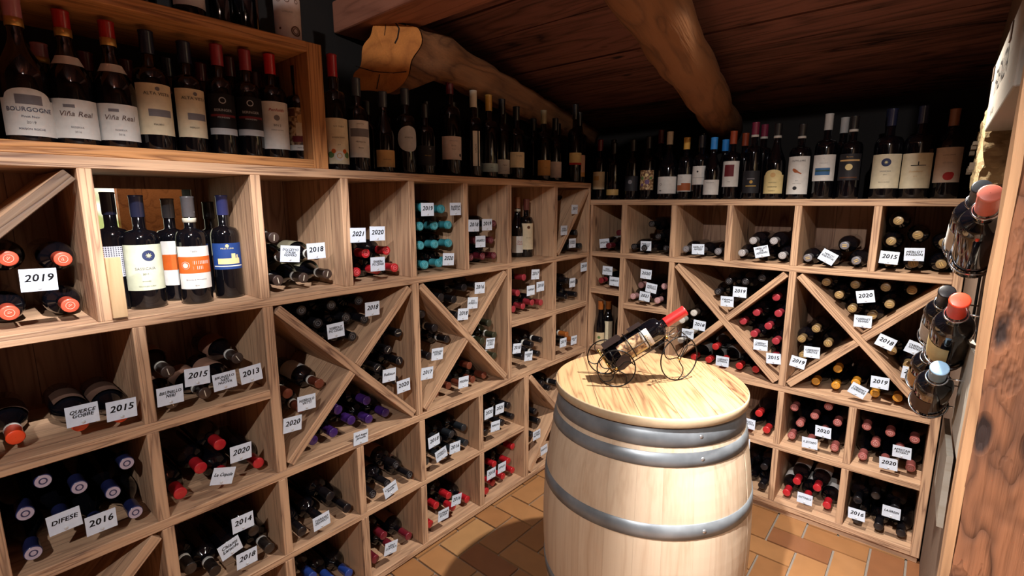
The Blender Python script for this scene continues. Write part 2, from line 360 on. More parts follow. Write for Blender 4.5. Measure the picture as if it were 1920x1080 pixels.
def picture_mat():
    if 'picture_paper' in MATS: return MATS['picture_paper']
    m = bpy.data.materials.new('picture_paper'); m.use_nodes = True; g = NT(m.node_tree); b = m.node_tree.nodes['Principled BSDF']
    tc = g.n('ShaderNodeTexCoord'); v = g.n('ShaderNodeTexNoise', Scale=85.0, Detail=3.0); g.l(tc.outputs['Object'], v.inputs['Vector'])
    r = g.n('ShaderNodeValToRGB'); e = r.color_ramp.elements; e[0].position = .36; e[0].color = lin('#4a2c22'); e[1].position = .62; e[1].color = lin('#cdb48e')
    q = e.new(.5); q.color = lin('#9c7650'); g.l(v.outputs['Fac'], r.inputs[0]); g.l(r.outputs[0], b.inputs['Base Color']); b.inputs['Roughness'].default_value = .6; MATS['picture_paper'] = m; return m

_proto = {}
def lying_mesh_label(colr):
    k = ('ll', colr)
    if k not in _bm:
        bm = bmesh.new(); patch_bm(bm, .038, -.052, .052, .075, .165); me = bm_mesh(bm, 'label', True); me.materials.append(paper(colr)); _bm[k] = me
    return _bm[k]
ZUP = Vector((0, 0, 1))
def axis_matrix(base, tip, roll=0.0):
    z = (Vector(tip) - Vector(base)).normalized(); x = (ZUP - z * z.z).normalized(); y = z.cross(x)
    R = Matrix((x, y, z)).transposed().to_4x4()
    return Matrix.Translation(base) @ R @ Matrix.Rotation(roll, 4, 'Z')
GNAME = {}
def lying(cub, cap, emb, band, ll, tip, base, label):
    H = (Vector(tip) - Vector(base)).length
    key = (cap, emb, band, ll)
    if key not in _proto:
        root = empty('wine_bottle'); burg = cap in ('orange', 'blue', 'dustypink', 'gold', 'brownblack', 'crimson')
        gl = GLASSO if cap == 'olive' else GLASS
        link('bottle_body', body_mesh('burg' if burg else 'bord', .295, .0375, 0, gl), None, root)
        c = link('capsule', cap_mesh(cap, .295), None, root)
        if emb: link('capsule_seal', seal_mesh(emb, cap, .295), None, c)
        if band: link('neck_band', ring_mesh('neck_band', mat('neck_band_white', '#cfd0cc', .5), .0168, .228, .240), None, root)
        if ll: link('label', lying_mesh_label(ll), None, root)
        _proto[key] = root; root['used'] = 0
    p = _proto[key]
    if p['used'] == 0: r = p; p['used'] = 1
    else:
        r = p.copy(); COL.objects.link(r)
        for ch in list(p.children):
            c = ch.copy(); COL.objects.link(c); c.parent = r; c.matrix_parent_inverse = ch.matrix_parent_inverse.copy()
            for gch in ch.children:
                d = gch.copy(); COL.objects.link(d); d.parent = c
    r.matrix_world = axis_matrix(base, tip, random.uniform(-.5, .5) if ll else random.uniform(-3, 3))
    tag(r, label, 'bottle', 'bottles lying in the ' + label.split(', ', 1)[1].split(', ')[-1] if ', ' in label else None)
    return r

def standing(loc, r, H, l0, l1, rz, st, cap, lab, desc, grp, arch=0, tx=(), art=(), collar=0, collar2=0):
    root = empty('wine_bottle', M=Matrix.Translation(loc) @ Matrix.Rotation(rz, 4, 'Z'))
    tag(root, desc, 'bottle', grp)
    link('bottle_body', body_mesh(st, H, r, l1 if lab else 0, GLASS), None, root)
    c = link('capsule', cap_mesh(cap, H), None, root)
    if cap == 'redgold' or cap == 'pinkgold': link('capsule_band', ring_mesh('capsule_band', mat('gold_foil', '#c59a58', .3, .6), .0168, H * .81, H * .87), None, c)
    if cap in ('maroonband', 'blackband'): link('capsule_band', ring_mesh('capsule_band', mat('white_foil', '#bcb5ad', .5), .0168, H * .81, H * .84), None, c)
    if collar:
        a, b = .60, .665; bm = bmesh.new(); P = body_profile(st, H, r, l1)
        def rad(z):
            for (r0, z0), (r1, z1) in zip(P, P[1:]):
                if z0 <= z <= z1 and z1 > z0: return r0 + (r1 - r0) * (z - z0) / (z1 - z0)
            return .015
        lathe_bm(bm, [(rad(H * t) + .0008, H * t) for t in (a, a + .022, a + .044, b)], 16, cap0=False, cap1=False, arc=(-1.25, 1.25)); link('collar_label', bm_mesh(bm, 'collar_label', True), paper('white'), root)
    if collar2: link('neck_band', ring_mesh('neck_band', mat('neck_band_pale', '#b9b6a8', .5), .0172, H * .76, H * .80), None, root)
    if lab: label_part(root, r, l0, l1, lab, arch=arch, tx=tx, art=art, half=.42 if lab == 'strip' else 1.2)
    return root

def card(side, a, z, ang, text, label):
    if side == 'L': M = Matrix(((0, 0, 1, .002), (1, 0, 0, a), (0, 1, 0, z), (0, 0, 0, 1)))
    else: M = Matrix(((1, 0, 0, a), (0, 0, -1, -.002), (0, 1, 0, z), (0, 0, 0, 1)))
    M = M @ Matrix.Rotation(ang, 4, 'Z') @ Matrix.Rotation(random.uniform(-.05, .05), 4, 'Y')
    bm = bmesh.new(); box_bm(bm, (0, 0, 0), (.062, .051, .0009)); root = empty('name_card', M=M)
    tag(root, label, 'card', 'handwritten cards clipped in front of the bottles')
    link('card_sheet', bm_mesh(bm, 'card_sheet'), CARDM, root)
    n = text.count('\n') + 1; year = text.isdigit()
    size = .0235 if year else (.0175 if n == 1 else .0150 if n == 2 else .0125)
    V, F = text_geo(text, size, random.choice((.12, .2, .28)), bold=.026 if year else .03, space=1.05)
    w = max(abs(v[0]) for v in V); k = min(1, .0265 / w); B = bmesh.new()
    ph = random.uniform(0, 6); vs = [B.verts.new((x * k, y * max(k, .8) + .004 + .0006 * math.sin(x * k * 260 + ph), .0008)) for x, y in V]
    for f in F:
        try: B.faces.new([vs[i] for i in f])
        except ValueError: pass
    link('lettering', bm_mesh(B, 'lettering'), paper('ink'), root)
    bm = bmesh.new(); lathe_bm(bm, [(.0042, .0004), (.004, .0012), (.002, .002), (.0003, .0022)], 12, cap0=False, cap1=False, M=Matrix.Translation((0, -.0185, 0)))
    tube_bm(bm, [(0, -.0185, -.0005), (0, -.0185, -.018), (0, -.012, -.022), (0, -.004, -.018)], .0012, 6)
    link('clip', bm_mesh(bm, 'clip', True), CLIPM, root)

# ------------------------------------------------------------------ setting
def structure(o): o['kind'] = 'structure'; return o
def ceil_z(y): return 2.11 - .18 * y
def build_room():
    # terracotta floor: herringbone tiles over grey mortar
    bm = bmesh.new(); w = .122; gap = .0045; x0, y0 = -.6, -3.9
    def tile(cx, cy, sx, sy):
        vs = box_bm(bm, (cx, cy, -.004 + random.uniform(-.0006, .0006)), (sx - 2 * gap, sy - 2 * gap, .008)); k = random.choice((0, 0, 0, 1, 1, 2, 3))
        for f in {f for v in vs for f in v.link_faces}: f.material_index = k
    N = 42
    for n in range(0, N):
        for x in range(-1, 24):
            if (x - n) % 4 == 0: tile(x0 + (x + 1) * w, y0 + (n + .5) * w, 2 * w, w)
            if (x - n) % 4 == 3: tile(x0 + (x + .5) * w, y0 + (n + 1) * w, w, 2 * w)
    box_bm(bm, (.6, -1.5, -.0185), (3.4, 5.6, .02)); bm.faces.ensure_lookup_table()
    for f in bm.faces[-6:]: f.material_index = 4
    me = bm_mesh(bm, 'floor')
    for c in ('#a0734a', '#966942', '#a67e54', '#87593a'): me.materials.append(mat('terracotta_' + c[1:], c, .42, 0, .5, 0, .35, 14))
    me.materials.append(mat('mortar', '#8a8076', .9)); structure(link('floor', me))
    # plank ceiling, sloping down to the back wall
    bm = bmesh.new(); y = -3.9
    while y < .62:
        d = random.uniform(.13, .2); zc = ceil_z(y + d / 2)
        box_bm(bm, (.6, 0, 0), (3.4, d - .004, .03), Matrix.Translation((0, y + d / 2, zc + .015 + random.choice((0, .012, .004)))) @ Matrix.Rotation(-.1781, 4, 'X')); y += d
    box_bm(bm, (.6, -1.64, ceil_z(-1.64) + .07), (3.4, 4.9, .02), Matrix.Translation((0, -1.64, ceil_z(-1.64))) @ Matrix.Rotation(-.1781, 4, 'X') @ Matrix.Translation((0, 1.64, -ceil_z(-1.64))))
    structure(link('ceiling', bm_mesh(bm, 'ceiling'), CEIL))
    # walls
    bm = bmesh.new()
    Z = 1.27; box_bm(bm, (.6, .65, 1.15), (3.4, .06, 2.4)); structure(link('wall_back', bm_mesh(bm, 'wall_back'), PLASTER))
    bm = bmesh.new()   # left wall with the small opening behind the second cubby
    hy0, hy1, hz0, hz1 = -2.23, -1.905, 1.30, 1.542
    box_bm(bm, (-.47, (-3.9 + hy0) / 2, 1.4), (.08, hy0 + 3.9, 2.9)); box_bm(bm, (-.47, (hy1 + .62) / 2, 1.4), (.08, .62 - hy1, 2.9))
    box_bm(bm, (-.47, (hy0 + hy1) / 2, (hz0 - .05) / 2), (.08, hy1 - hy0, hz0 + .05)); box_bm(bm, (-.47, (hy0 + hy1) / 2, (hz1 + 2.85) / 2), (.08, hy1 - hy0, 2.85 - hz1))
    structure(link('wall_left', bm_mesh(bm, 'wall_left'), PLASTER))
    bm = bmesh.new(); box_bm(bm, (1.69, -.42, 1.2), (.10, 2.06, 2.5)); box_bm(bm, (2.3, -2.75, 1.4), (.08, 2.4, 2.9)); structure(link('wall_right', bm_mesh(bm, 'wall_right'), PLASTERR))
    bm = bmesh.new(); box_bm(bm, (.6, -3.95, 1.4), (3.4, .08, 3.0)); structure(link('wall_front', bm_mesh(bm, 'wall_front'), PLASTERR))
    # small room seen through the opening
    bm = bmesh.new(); box_bm(bm, (-1.32, -1.48, 1.5), (.04, .90, 1.6)); structure(link('wall_alcove', bm_mesh(bm, 'wall_alcove'), ALC, M=Matrix.Identity(4)))
    bm = bmesh.new(); box_bm(bm, (-1.33, -2.20, 1.5), (.02, .53, 1.2)); gm = bpy.data.materials.new('window_daylight'); gm.use_nodes = True
    g = NT(gm.node_tree); b = gm.node_tree.nodes['Principled BSDF']; tc = g.n('ShaderNodeTexCoord'); nz = g.n('ShaderNodeTexNoise', Scale=9.0); g.l(tc.outputs['Object'], nz.inputs['Vector'])
    rp = g.n('ShaderNodeValToRGB'); rp.color_ramp.elements[0].position = .4; rp.color_ramp.elements[0].color = lin('#8a9a4a'); rp.color_ramp.elements[1].position = .6; rp.color_ramp.elements[1].color = lin('#efe9dc'); g.l(nz.outputs['Fac'], rp.inputs[0])
    g.l(rp.outputs[0], b.inputs['Emission Color']); b.inputs['Emission Strength'].default_value = .9
    structure(link('window_1', bm_mesh(bm, 'window_1'), gm))
    l = bpy.data.lights.new('alcove_fill', 'POINT'); l.energy = 5; l.color = (1, .8, .6); l.shadow_soft_size = .1; o = bpy.data.objects.new('alcove_fill', l); COL.objects.link(o); o.location = (-.9, -1.9, 2.0)  # unseen point light added to brighten the alcove's wood panel

def lumpy(me, amt, sc_, seed=0):
    from mathutils import noise
    for v in me.vertices:
        v.co += Vector(noise.noise_vector(v.co * sc_ + Vector((seed, seed, seed)))) * amt
def log(name, p0, p1, r0, r1, label):
    p0, p1 = Vector(p0), Vector(p1); L = (p1 - p0).length; bm = bmesh.new(); n = 36
    prof = [(r0 + (r1 - r0) * i / 60, L * i / 60) for i in range(61)]; lathe_bm(bm, prof, n, cap0=True, cap1=True)
    for f in bm.faces:
        if len(f.verts) > 4: f.material_index = 1
    me = bm_mesh(bm, name, True); lumpy(me, .022, 3.2, 5); lumpy(me, .006, 17, 9)
    # local X along the log so that the grain follows it
    R = Matrix(((0, 0, 1), (0, 1, 0), (-1, 0, 0))).to_4x4(); me.transform(R)
    for p in me.polygons: p.use_smooth = len(p.vertices) <= 4
    me.materials.append(LOG); me.materials.append(LOGEND)
    x = (p1 - p0).normalized(); y = ZUP.cross(x).normalized(); z = x.cross(y)
    return link(name, me, None, None, Matrix.Translation(p0) @ Matrix((x, y, z)).transposed().to_4x4())
def build_beams():
    d = Vector((-.1743, .9808, -.087))
    e1 = Vector((.545, .60, 1.905))
    o = log('ceiling_log', e1 - d * 4.2, e1, .088, .088, ''); tag(o, 'rough round ceiling log running above the barrel to the back wall', 'beam', 'ceiling logs')
    # cut log whose sawn end hangs over the left rack
    p0 = Vector((-.165, -1.26, 2.072)); p1 = p0 + d * 1.95
    root = empty('ceiling_log', p0); tag(root, 'ceiling log with an ochre sawn end above the left rack', 'beam', 'ceiling logs')
    L = 1.9; pts2 = [(-.035, .125), (.03, .125), (.075, .10), (.118, .085), (.130, .03), (.095, -.03), (.085, -.085), (.055, -.13), (.01, -.155), (-.05, -.145), (-.115, -.14), (-.122, -.085), (-.095, -.05), (-.088, .02), (-.06, .06), (-.05, .10)]
    # smooth the outline
    def cr(P, k=4):
        out = []
        for i in range(len(P)):
            a, b_, c, e = [Vector(P[(i + j - 1) % len(P)]) for j in range(4)]
            for q in range(k):
                t = q / k; out.append(.5 * ((2 * b_) + (c - a) * t + (2 * a - 5 * b_ + 4 * c - e) * t * t + (3 * b_ - a - 3 * c + e) * t ** 3))
        return out
    O = cr(pts2); bm = bmesh.new(); rows = []
    for i in range(30):
        x_ = (0, .04, .09, .16)[i] if i < 4 else .16 + (L - .16) * (i - 3) / 26
        k = (1, .97, .86, .66)[i] if i < 4 else .54 - .04 * (x_ / L) + .03 * math.sin(i * 1.9)
        c_ = (0, .01, .05, .10)[i] if i < 4 else .11
        sk = (.42, .40, .3, .15)[i] if i < 4 else 0
        rows.append([bm.verts.new((x_ + p.x * sk, p.x * k + c_, p.y * k + .3 * c_)) for p in O])
    m = len(O)
    for a, b_ in zip(rows, rows[1:]):
        for j in range(m): bm.faces.new((a[j], a[(j + 1) % m], b_[(j + 1) % m], b_[j]))
    bm.faces.new(rows[-1]); me = bm_mesh(bm, 'log_body', True)
    lumpy(me, .006, 12, 3); x = d.normalized(); y = ZUP.cross(x).normalized() * -1; z = y.cross(x) * -1
    y = x.cross(ZUP).normalized(); z = y.cross(x)
    M = Matrix((x, y, z)).transposed().to_4x4()
    link('log_body', me, LOG, root, M)
    bm = bmesh.new(); c = bm.verts.new((-.005, 0, -.01)); ring = [bm.verts.new((p.x * .42 - .001, p.x * 1.0, p.y * 1.0)) for p in O]; inner = [bm.verts.new((p.x * .252 - .005 + .0015 * math.sin(j * .8), p.x * .6, p.y * .6)) for j, p in enumerate(O)]
    for j in range(m): bm.faces.new((ring[j], ring[(j + 1) % m], inner[(j + 1) % m], inner[j])); bm.faces.new((inner[j], inner[(j + 1) % m], c))
    link('sawn_end', bm_mesh(bm, 'sawn_end'), LOGEND, root, M)
    bm = bmesh.new()
    for pts_, r_ in (([(.03, .115), (.05, .085), (.045, .05), (.035, .03)], .0030), ([(-.02, .12), (.03, .112), (.075, .098)], .0035), ([(-.03, -.14), (-.022, -.10), (-.02, -.085)], .0018), ([(-.11, -.055), (-.04, -.075), (.03, -.08), (.08, -.075)], .0016), ([(.0, .10), (-.004, .06)], .0014)):
        tube_bm(bm, [(p[0] * .42 - .0055, p[0], p[1]) for p in pts_], r_, 5)
    link('crack', bm_mesh(bm, 'crack'), mat('crack_dark', '#1a0f0a', .9), root, M)
    # squared crossbeam over the log end
    o = box('crossbeam', (.60, -1.245, 2.235), (2.04, .19, .12), BOXB, bevel=.008); o.rotation_euler = (0, 0, -.01); tag(o, 'squared brown crossbeam resting on the sawn log end', 'beam')
BOXB = wood('crossbeam_wood', '#9a6450', '#5c3428', plank=3, rings=6)

# ------------------------------------------------------------------ racks
def seg(parent, name, side, a0, h0, a1, h1, th, depth=.40, d0=0.0, m=None, bevel=.0016):
    ca, sa = a1 - a0, h1 - h0; L = math.hypot(ca, sa); ca /= L; sa /= L
    bm = bmesh.new(); box_bm(bm, (0, 0, 0), (L, depth, th)); bmesh.ops.bevel(bm, geom=bm.edges[:], offset=bevel, segments=1, affect='EDGES')
    cm, hm = (a0 + a1) / 2, (h0 + h1) / 2; dm = d0 + depth / 2
    if side == 'L': X, Y, Zv, P = (0, ca, sa), (-1, 0, 0), (0, -sa, ca), (-dm, cm, hm)
    else: X, Y, Zv, P = (ca, 0, sa), (0, 1, 0), (-sa, 0, ca), (cm, dm, hm)
    M = Matrix((X, Y, Zv)).transposed().to_4x4(); M.translation = P
    return link(name, bm_mesh(bm, name), m or RACK, parent, M)
def shelf(p, s, a0, a1, z0, z1, **k): return seg(p, 'shelf_board', s, a0, (z0 + z1) / 2, a1, (z0 + z1) / 2, z1 - z0, **k)
def upright(p, s, a0, a1, z0, z1, **k): return seg(p, 'upright_board', s, (a0 + a1) / 2, z0, (a0 + a1) / 2, z1, a1 - a0, **k)
def cross_boards(p, s, a0, a1, z0, z1, th=.030):
    """one full diagonal falling to the right and two halves rising to the right"""
    m = Vector(((a0 + a1) / 2, (z0 + z1) / 2)); A = Vector((a0, z1)); B = Vector((a1, z0)); d = (B - A).normalized(); e = th * .5
    A2 = A + d * e * 1.25; B2 = B - d * e * 1.25
    seg(p, 'diagonal_board', s, A2.x, A2.y, B2.x, B2.y, th, depth=.39)
    for C_, in ((Vector((a0, z0)),), (Vector((a1, z1)),)):
        q = (m - C_).normalized(); a = C_ + q * e * 1.25; b = m - q * e * 1.05; seg(p, 'diagonal_board', s, a.x, a.y, b.x, b.y, th, depth=.39)
def back_boards(p, s, a0, a1, z0, z1, at=.402, hole=None):
    def bd(x0, x1, y0, y1):
        if x1 - x0 < .01 or y1 - y0 < .01: return
        bm = bmesh.new(); box_bm(bm, (0, 0, 0), (y1 - y0, x1 - x0, .012))
        if s == 'L': X, Y, Zv, P = (0, 0, 1), (0, 1, 0), (-1, 0, 0), (-at - .006, (x0 + x1) / 2, (y0 + y1) / 2)
        else: X, Y, Zv, P = (0, 0, 1), (-1, 0, 0), (0, -1, 0), ((x0 + x1) / 2, at + .006, (y0 + y1) / 2)
        M = Matrix((X, Y, Zv)).transposed().to_4x4(); M.translation = P; link('back_panel', bm_mesh(bm, 'back_panel'), RACKB, p, M)
    if not hole: bd(a0, a1, z0, z1)
    else:
        x0, x1, y0, y1 = hole; bd(a0, x0, z0, z1); bd(x1, a1, z0, z1); bd(x0, x1, z0, y0); bd(x0, x1, y1, z1)
RACKB = wood('rack_back_wood', '#b8937a', '#6e4e42', plank=.15)
def build_racks():
    p = empty('wine_rack', (0, -1.5, 0)); p.matrix_world = Matrix.Identity(4); tag(p, 'long reclaimed-wood wine rack with cubbies and crosses along the left wall', 'wine rack'); s = 'L'; E_ = -3.0
    shelf(p, s, E_, 0, 1.577, 1.605); shelf(p, s, E_, 0, 1.181, 1.208)
    shelf(p, s, E_, -1.8725, .888, .917); shelf(p, s, -.701, -.016, .888, .917)
    shelf(p, s, E_, 0, .603, .632); shelf(p, s, -2.163, -.602, .308, .331); shelf(p, s, E_, 0, .010, .037)
    seg(p, 'plinth', s, E_, .005, 0, .005, .010, depth=.38, d0=.012)
    for c in (-2.66, -2.2475, -1.861, -1.572, -1.29, -1.002, -.718, -.344, -.008): upright(p, s, c - (.014 if c < -.1 else .008), c + (.014 if c < -.1 else .008), 1.208, 1.577)
    for c in (-2.495, -2.184): upright(p, s, c - .014, c + .014, .917, 1.181)
    for c in (-1.857, -1.286, -.718): upright(p, s, c - .0155, c + .0155, .632, 1.181)
    upright(p, s, -.362, -.329, .917, 1.181); upright(p, s, -.359, -.327, .632, .888)
    upright(p, s, -.016, 0, .632, 1.181)
    for c in (-2.495, -2.184): upright(p, s, c - .014, c + .014, .632, .888)
    for c in (-1.857, -1.569, -1.276, -.925): upright(p, s, c - .0145, c + .0145, .331, .603)
    upright(p, s, -2.192, -2.163, .037, .603); upright(p, s, -.602, -.5635, .037, .603)
    for c in (-1.857, -1.564, -1.278, -.922): upright(p, s, c - .0155, c + .0155, .037, .308)
    upright(p, s, -2.79, -2.76, .037, .603); upright(p, s, -.016, 0, .037, .603)
    cross_boards(p, s, -1.8415, -1.3015, .632, 1.181); cross_boards(p, s, -1.2705, -.7335, .632, 1.181)
    cross_boards(p, s, -.5635, -.016, .037, .603); 
    m = Vector((-2.476, .32)); cross_boards(p, s, -2.76, -2.192, .037, .603)
    seg(p, 'diagonal_board', s, -2.64, 1.222, -2.274, 1.562, .030, depth=.39)
    seg(p, 'diagonal_board', s, -.318, 1.222, -.030, 1.562, .026, depth=.39)
    back_boards(p, s, E_, 0, .02, 1.60, hole=(-2.225, -1.908, 1.31, 1.54))
    # framed box standing on top of the left rack
    b = empty('display_box'); tag(b, 'orange-brown wooden frame box of bottles on top of the left rack', 'box frame')
    shelf(b, s, -2.95, -1.675, 1.605, 1.632, m=BOXW, depth=.34); shelf(b, s, -2.95, -1.675, 1.955, 1.985, m=BOXW, depth=.34); upright(b, s, -1.675, -1.626, 1.605, 1.985, m=BOXW, depth=.34); upright(b, s, -2.95, -2.92, 1.632, 1.955, m=BOXW, depth=.34)
    # back rack
    p = empty('wine_rack'); tag(p, 'wooden wine rack with two big crosses along the back wall', 'wine rack'); s = 'B'
    shelf(p, s, -.398, 1.635, 1.482, 1.511); shelf(p, s, .015, 1.605, 1.187, 1.215); shelf(p, s, .015, 1.605, .618, .647); shelf(p, s, .015, 1.605, .327, .355); shelf(p, s, 0, 1.605, .030, .060)
    seg(p, 'plinth', s, .0, .015, 1.63, .015, .030, depth=.37, d0=.012)
    upright(p, s, .0005, .015, .06, 1.482)
    upright(p, s, 1.605, 1.635, 0.0301, 1.482)
    for a, b_ in ((.20, .231), (.484, .5135), (.762, .790), (1.049, 1.077), (1.335, 1.362)): upright(p, s, a, b_, 1.215, 1.482)
    for a, b_ in ((.20, .232), (.486, .5145), (1.051, 1.080)): upright(p, s, a, b_, .647, 1.187)
    shelf(p, s, .015, .20, .968, 1.0); shelf(p, s, .232, .486, .902, .932)
    for a, b_ in ((.20, .232), (.486, .514), (.762, .790), (1.054, 1.080), (1.334, 1.362)): upright(p, s, a, b_, .355, .618); upright(p, s, a, b_, .06, .327)
    cross_boards(p, s, .5145, 1.051, .647, 1.187); cross_boards(p, s, 1.080, 1.605, .647, 1.187)
    back_boards(p, s, .015, 1.605, .06, 1.482)
    o = box('wood_offcut', (0, 0, 0), (.15, .030, .012), SCRAP, bevel=.001, M=Matrix(((0, 0, 1, .007), (0.0, 1, 0, -2.2195), (1, 0, 0, 1.290), (0, 0, 0, 1)))); tag(o, 'pale wood offcut standing against the upright beside the checked label bottle', 'offcut')

# ------------------------------------------------------------------ barrel
BX, BY = .877, -1.045
def build_barrel():
    root = empty('wine_barrel', (BX, BY, 0)); tag(root, 'pale oak wine barrel with galvanised hoops standing on the tile floor', 'barrel')
    def R(z):
        t = (z - .4525) / .4525; return .336 - .056 * t * t
    NS = 26
    def prof(z): return R(z)
    for k in range(NS):
        bm = bmesh.new(); a0 = 2 * math.pi * k / NS + (.03 * math.sin(k * 3.3)); a1 = 2 * math.pi * (k + 1) / NS + (.03 * math.sin((k + 1) * 3.3)) - .0010
        rows = []; nz = 22; na = 4
        for i in range(nz + 1):
            z = .004 + .896 * i / nz; r = R(z)
            rows.append([bm.verts.new(((r - d) * math.cos(a), (r - d) * math.sin(a), z)) for d, a in [(0, a0 + (a1 - a0) * j / na) for j in range(na + 1)] + [(.026, a1), (.026, a0)]])
        n_ = len(rows[0])
        for A, B in zip(rows, rows[1:]):
            for j in range(n_): bm.faces.new((A[j], A[(j + 1) % n_], B[(j + 1) % n_], B[j]))
        bm.faces.new(rows[0][::-1]); bm.faces.new(rows[-1])
        me = bm_mesh(bm, 'stave'); 
        # grain along local X = vertical
        Rm = Matrix(((0, 0, 1), (0, 1, 0), (-1, 0, 0))).to_4x4() @ Matrix.Rotation(-(a0 + a1) / 2, 4, 'Z'); me.transform(Rm)
        for q in me.polygons: q.use_smooth = False
        if k == NS - 1: pass
        o = link('stave', me, OAK, root, Rm.inverted())
    bm = bmesh.new(); lathe_bm(bm, [(.258, .86), (.258, .88)], 40); link('barrel_head', bm_mesh(bm, 'barrel_head'), OAK, root)
    for z0, z1 in ((.845, .897), (.793, .831), (.593, .636), (.27, .31), (.075, .113), (.008, .06)):
        bm = bmesh.new(); lathe_bm(bm, [(R(z0) - .001, z0), (R(z0) + .0028, z0 + .001), (R((z0 + z1) / 2) + .0030, (z0 + z1) / 2), (R(z1) + .0028, z1 - .001), (R(z1) - .001, z1)], 72, cap0=False, cap1=False)
        h = link('hoop', bm_mesh(bm, 'hoop', True), HOOPM, root)
        for a, zz in ((-.62, .5), (-.60, .5)):
            if zz == .5 and a == -.60: continue
            r = R((z0 + z1) / 2) + .003; bm = bmesh.new(); lathe_bm(bm, [(.006, 0), (.005, .002), (.001, .003)], 12, M=Matrix.Translation((r * math.cos(a), r * math.sin(a), (z0 + z1) / 2)) @ Matrix.Rotation(a, 4, 'Z') @ Matrix.Rotation(math.pi / 2, 4, 'Y'), cap0=False)
            link('rivet', bm_mesh(bm, 'rivet', True), mat('rivet_steel', '#c8cace', .3, .8), h)
    t = empty('table_top', (BX, BY, .90)); tag(t, 'round plank tabletop lying on the oak barrel', 'tabletop')
    ang = math.radians(-52)
    bm = bmesh.new(); lathe_bm(bm, [(.2955, .0005), (.299, .003), (.300, .026), (.297, .0295)], 96)
    # planks of the top, running diagonally
    me = bm_mesh(bm, 'planks'); me.materials.append(TOPEDGE); me.materials.append(TOPW)
    for q in me.polygons:
        if len(q.vertices) > 6: q.material_index = 1
        else: q.use_smooth = True
    link('plank_disc', me, None, t, Matrix.Rotation(ang, 4, 'Z'))

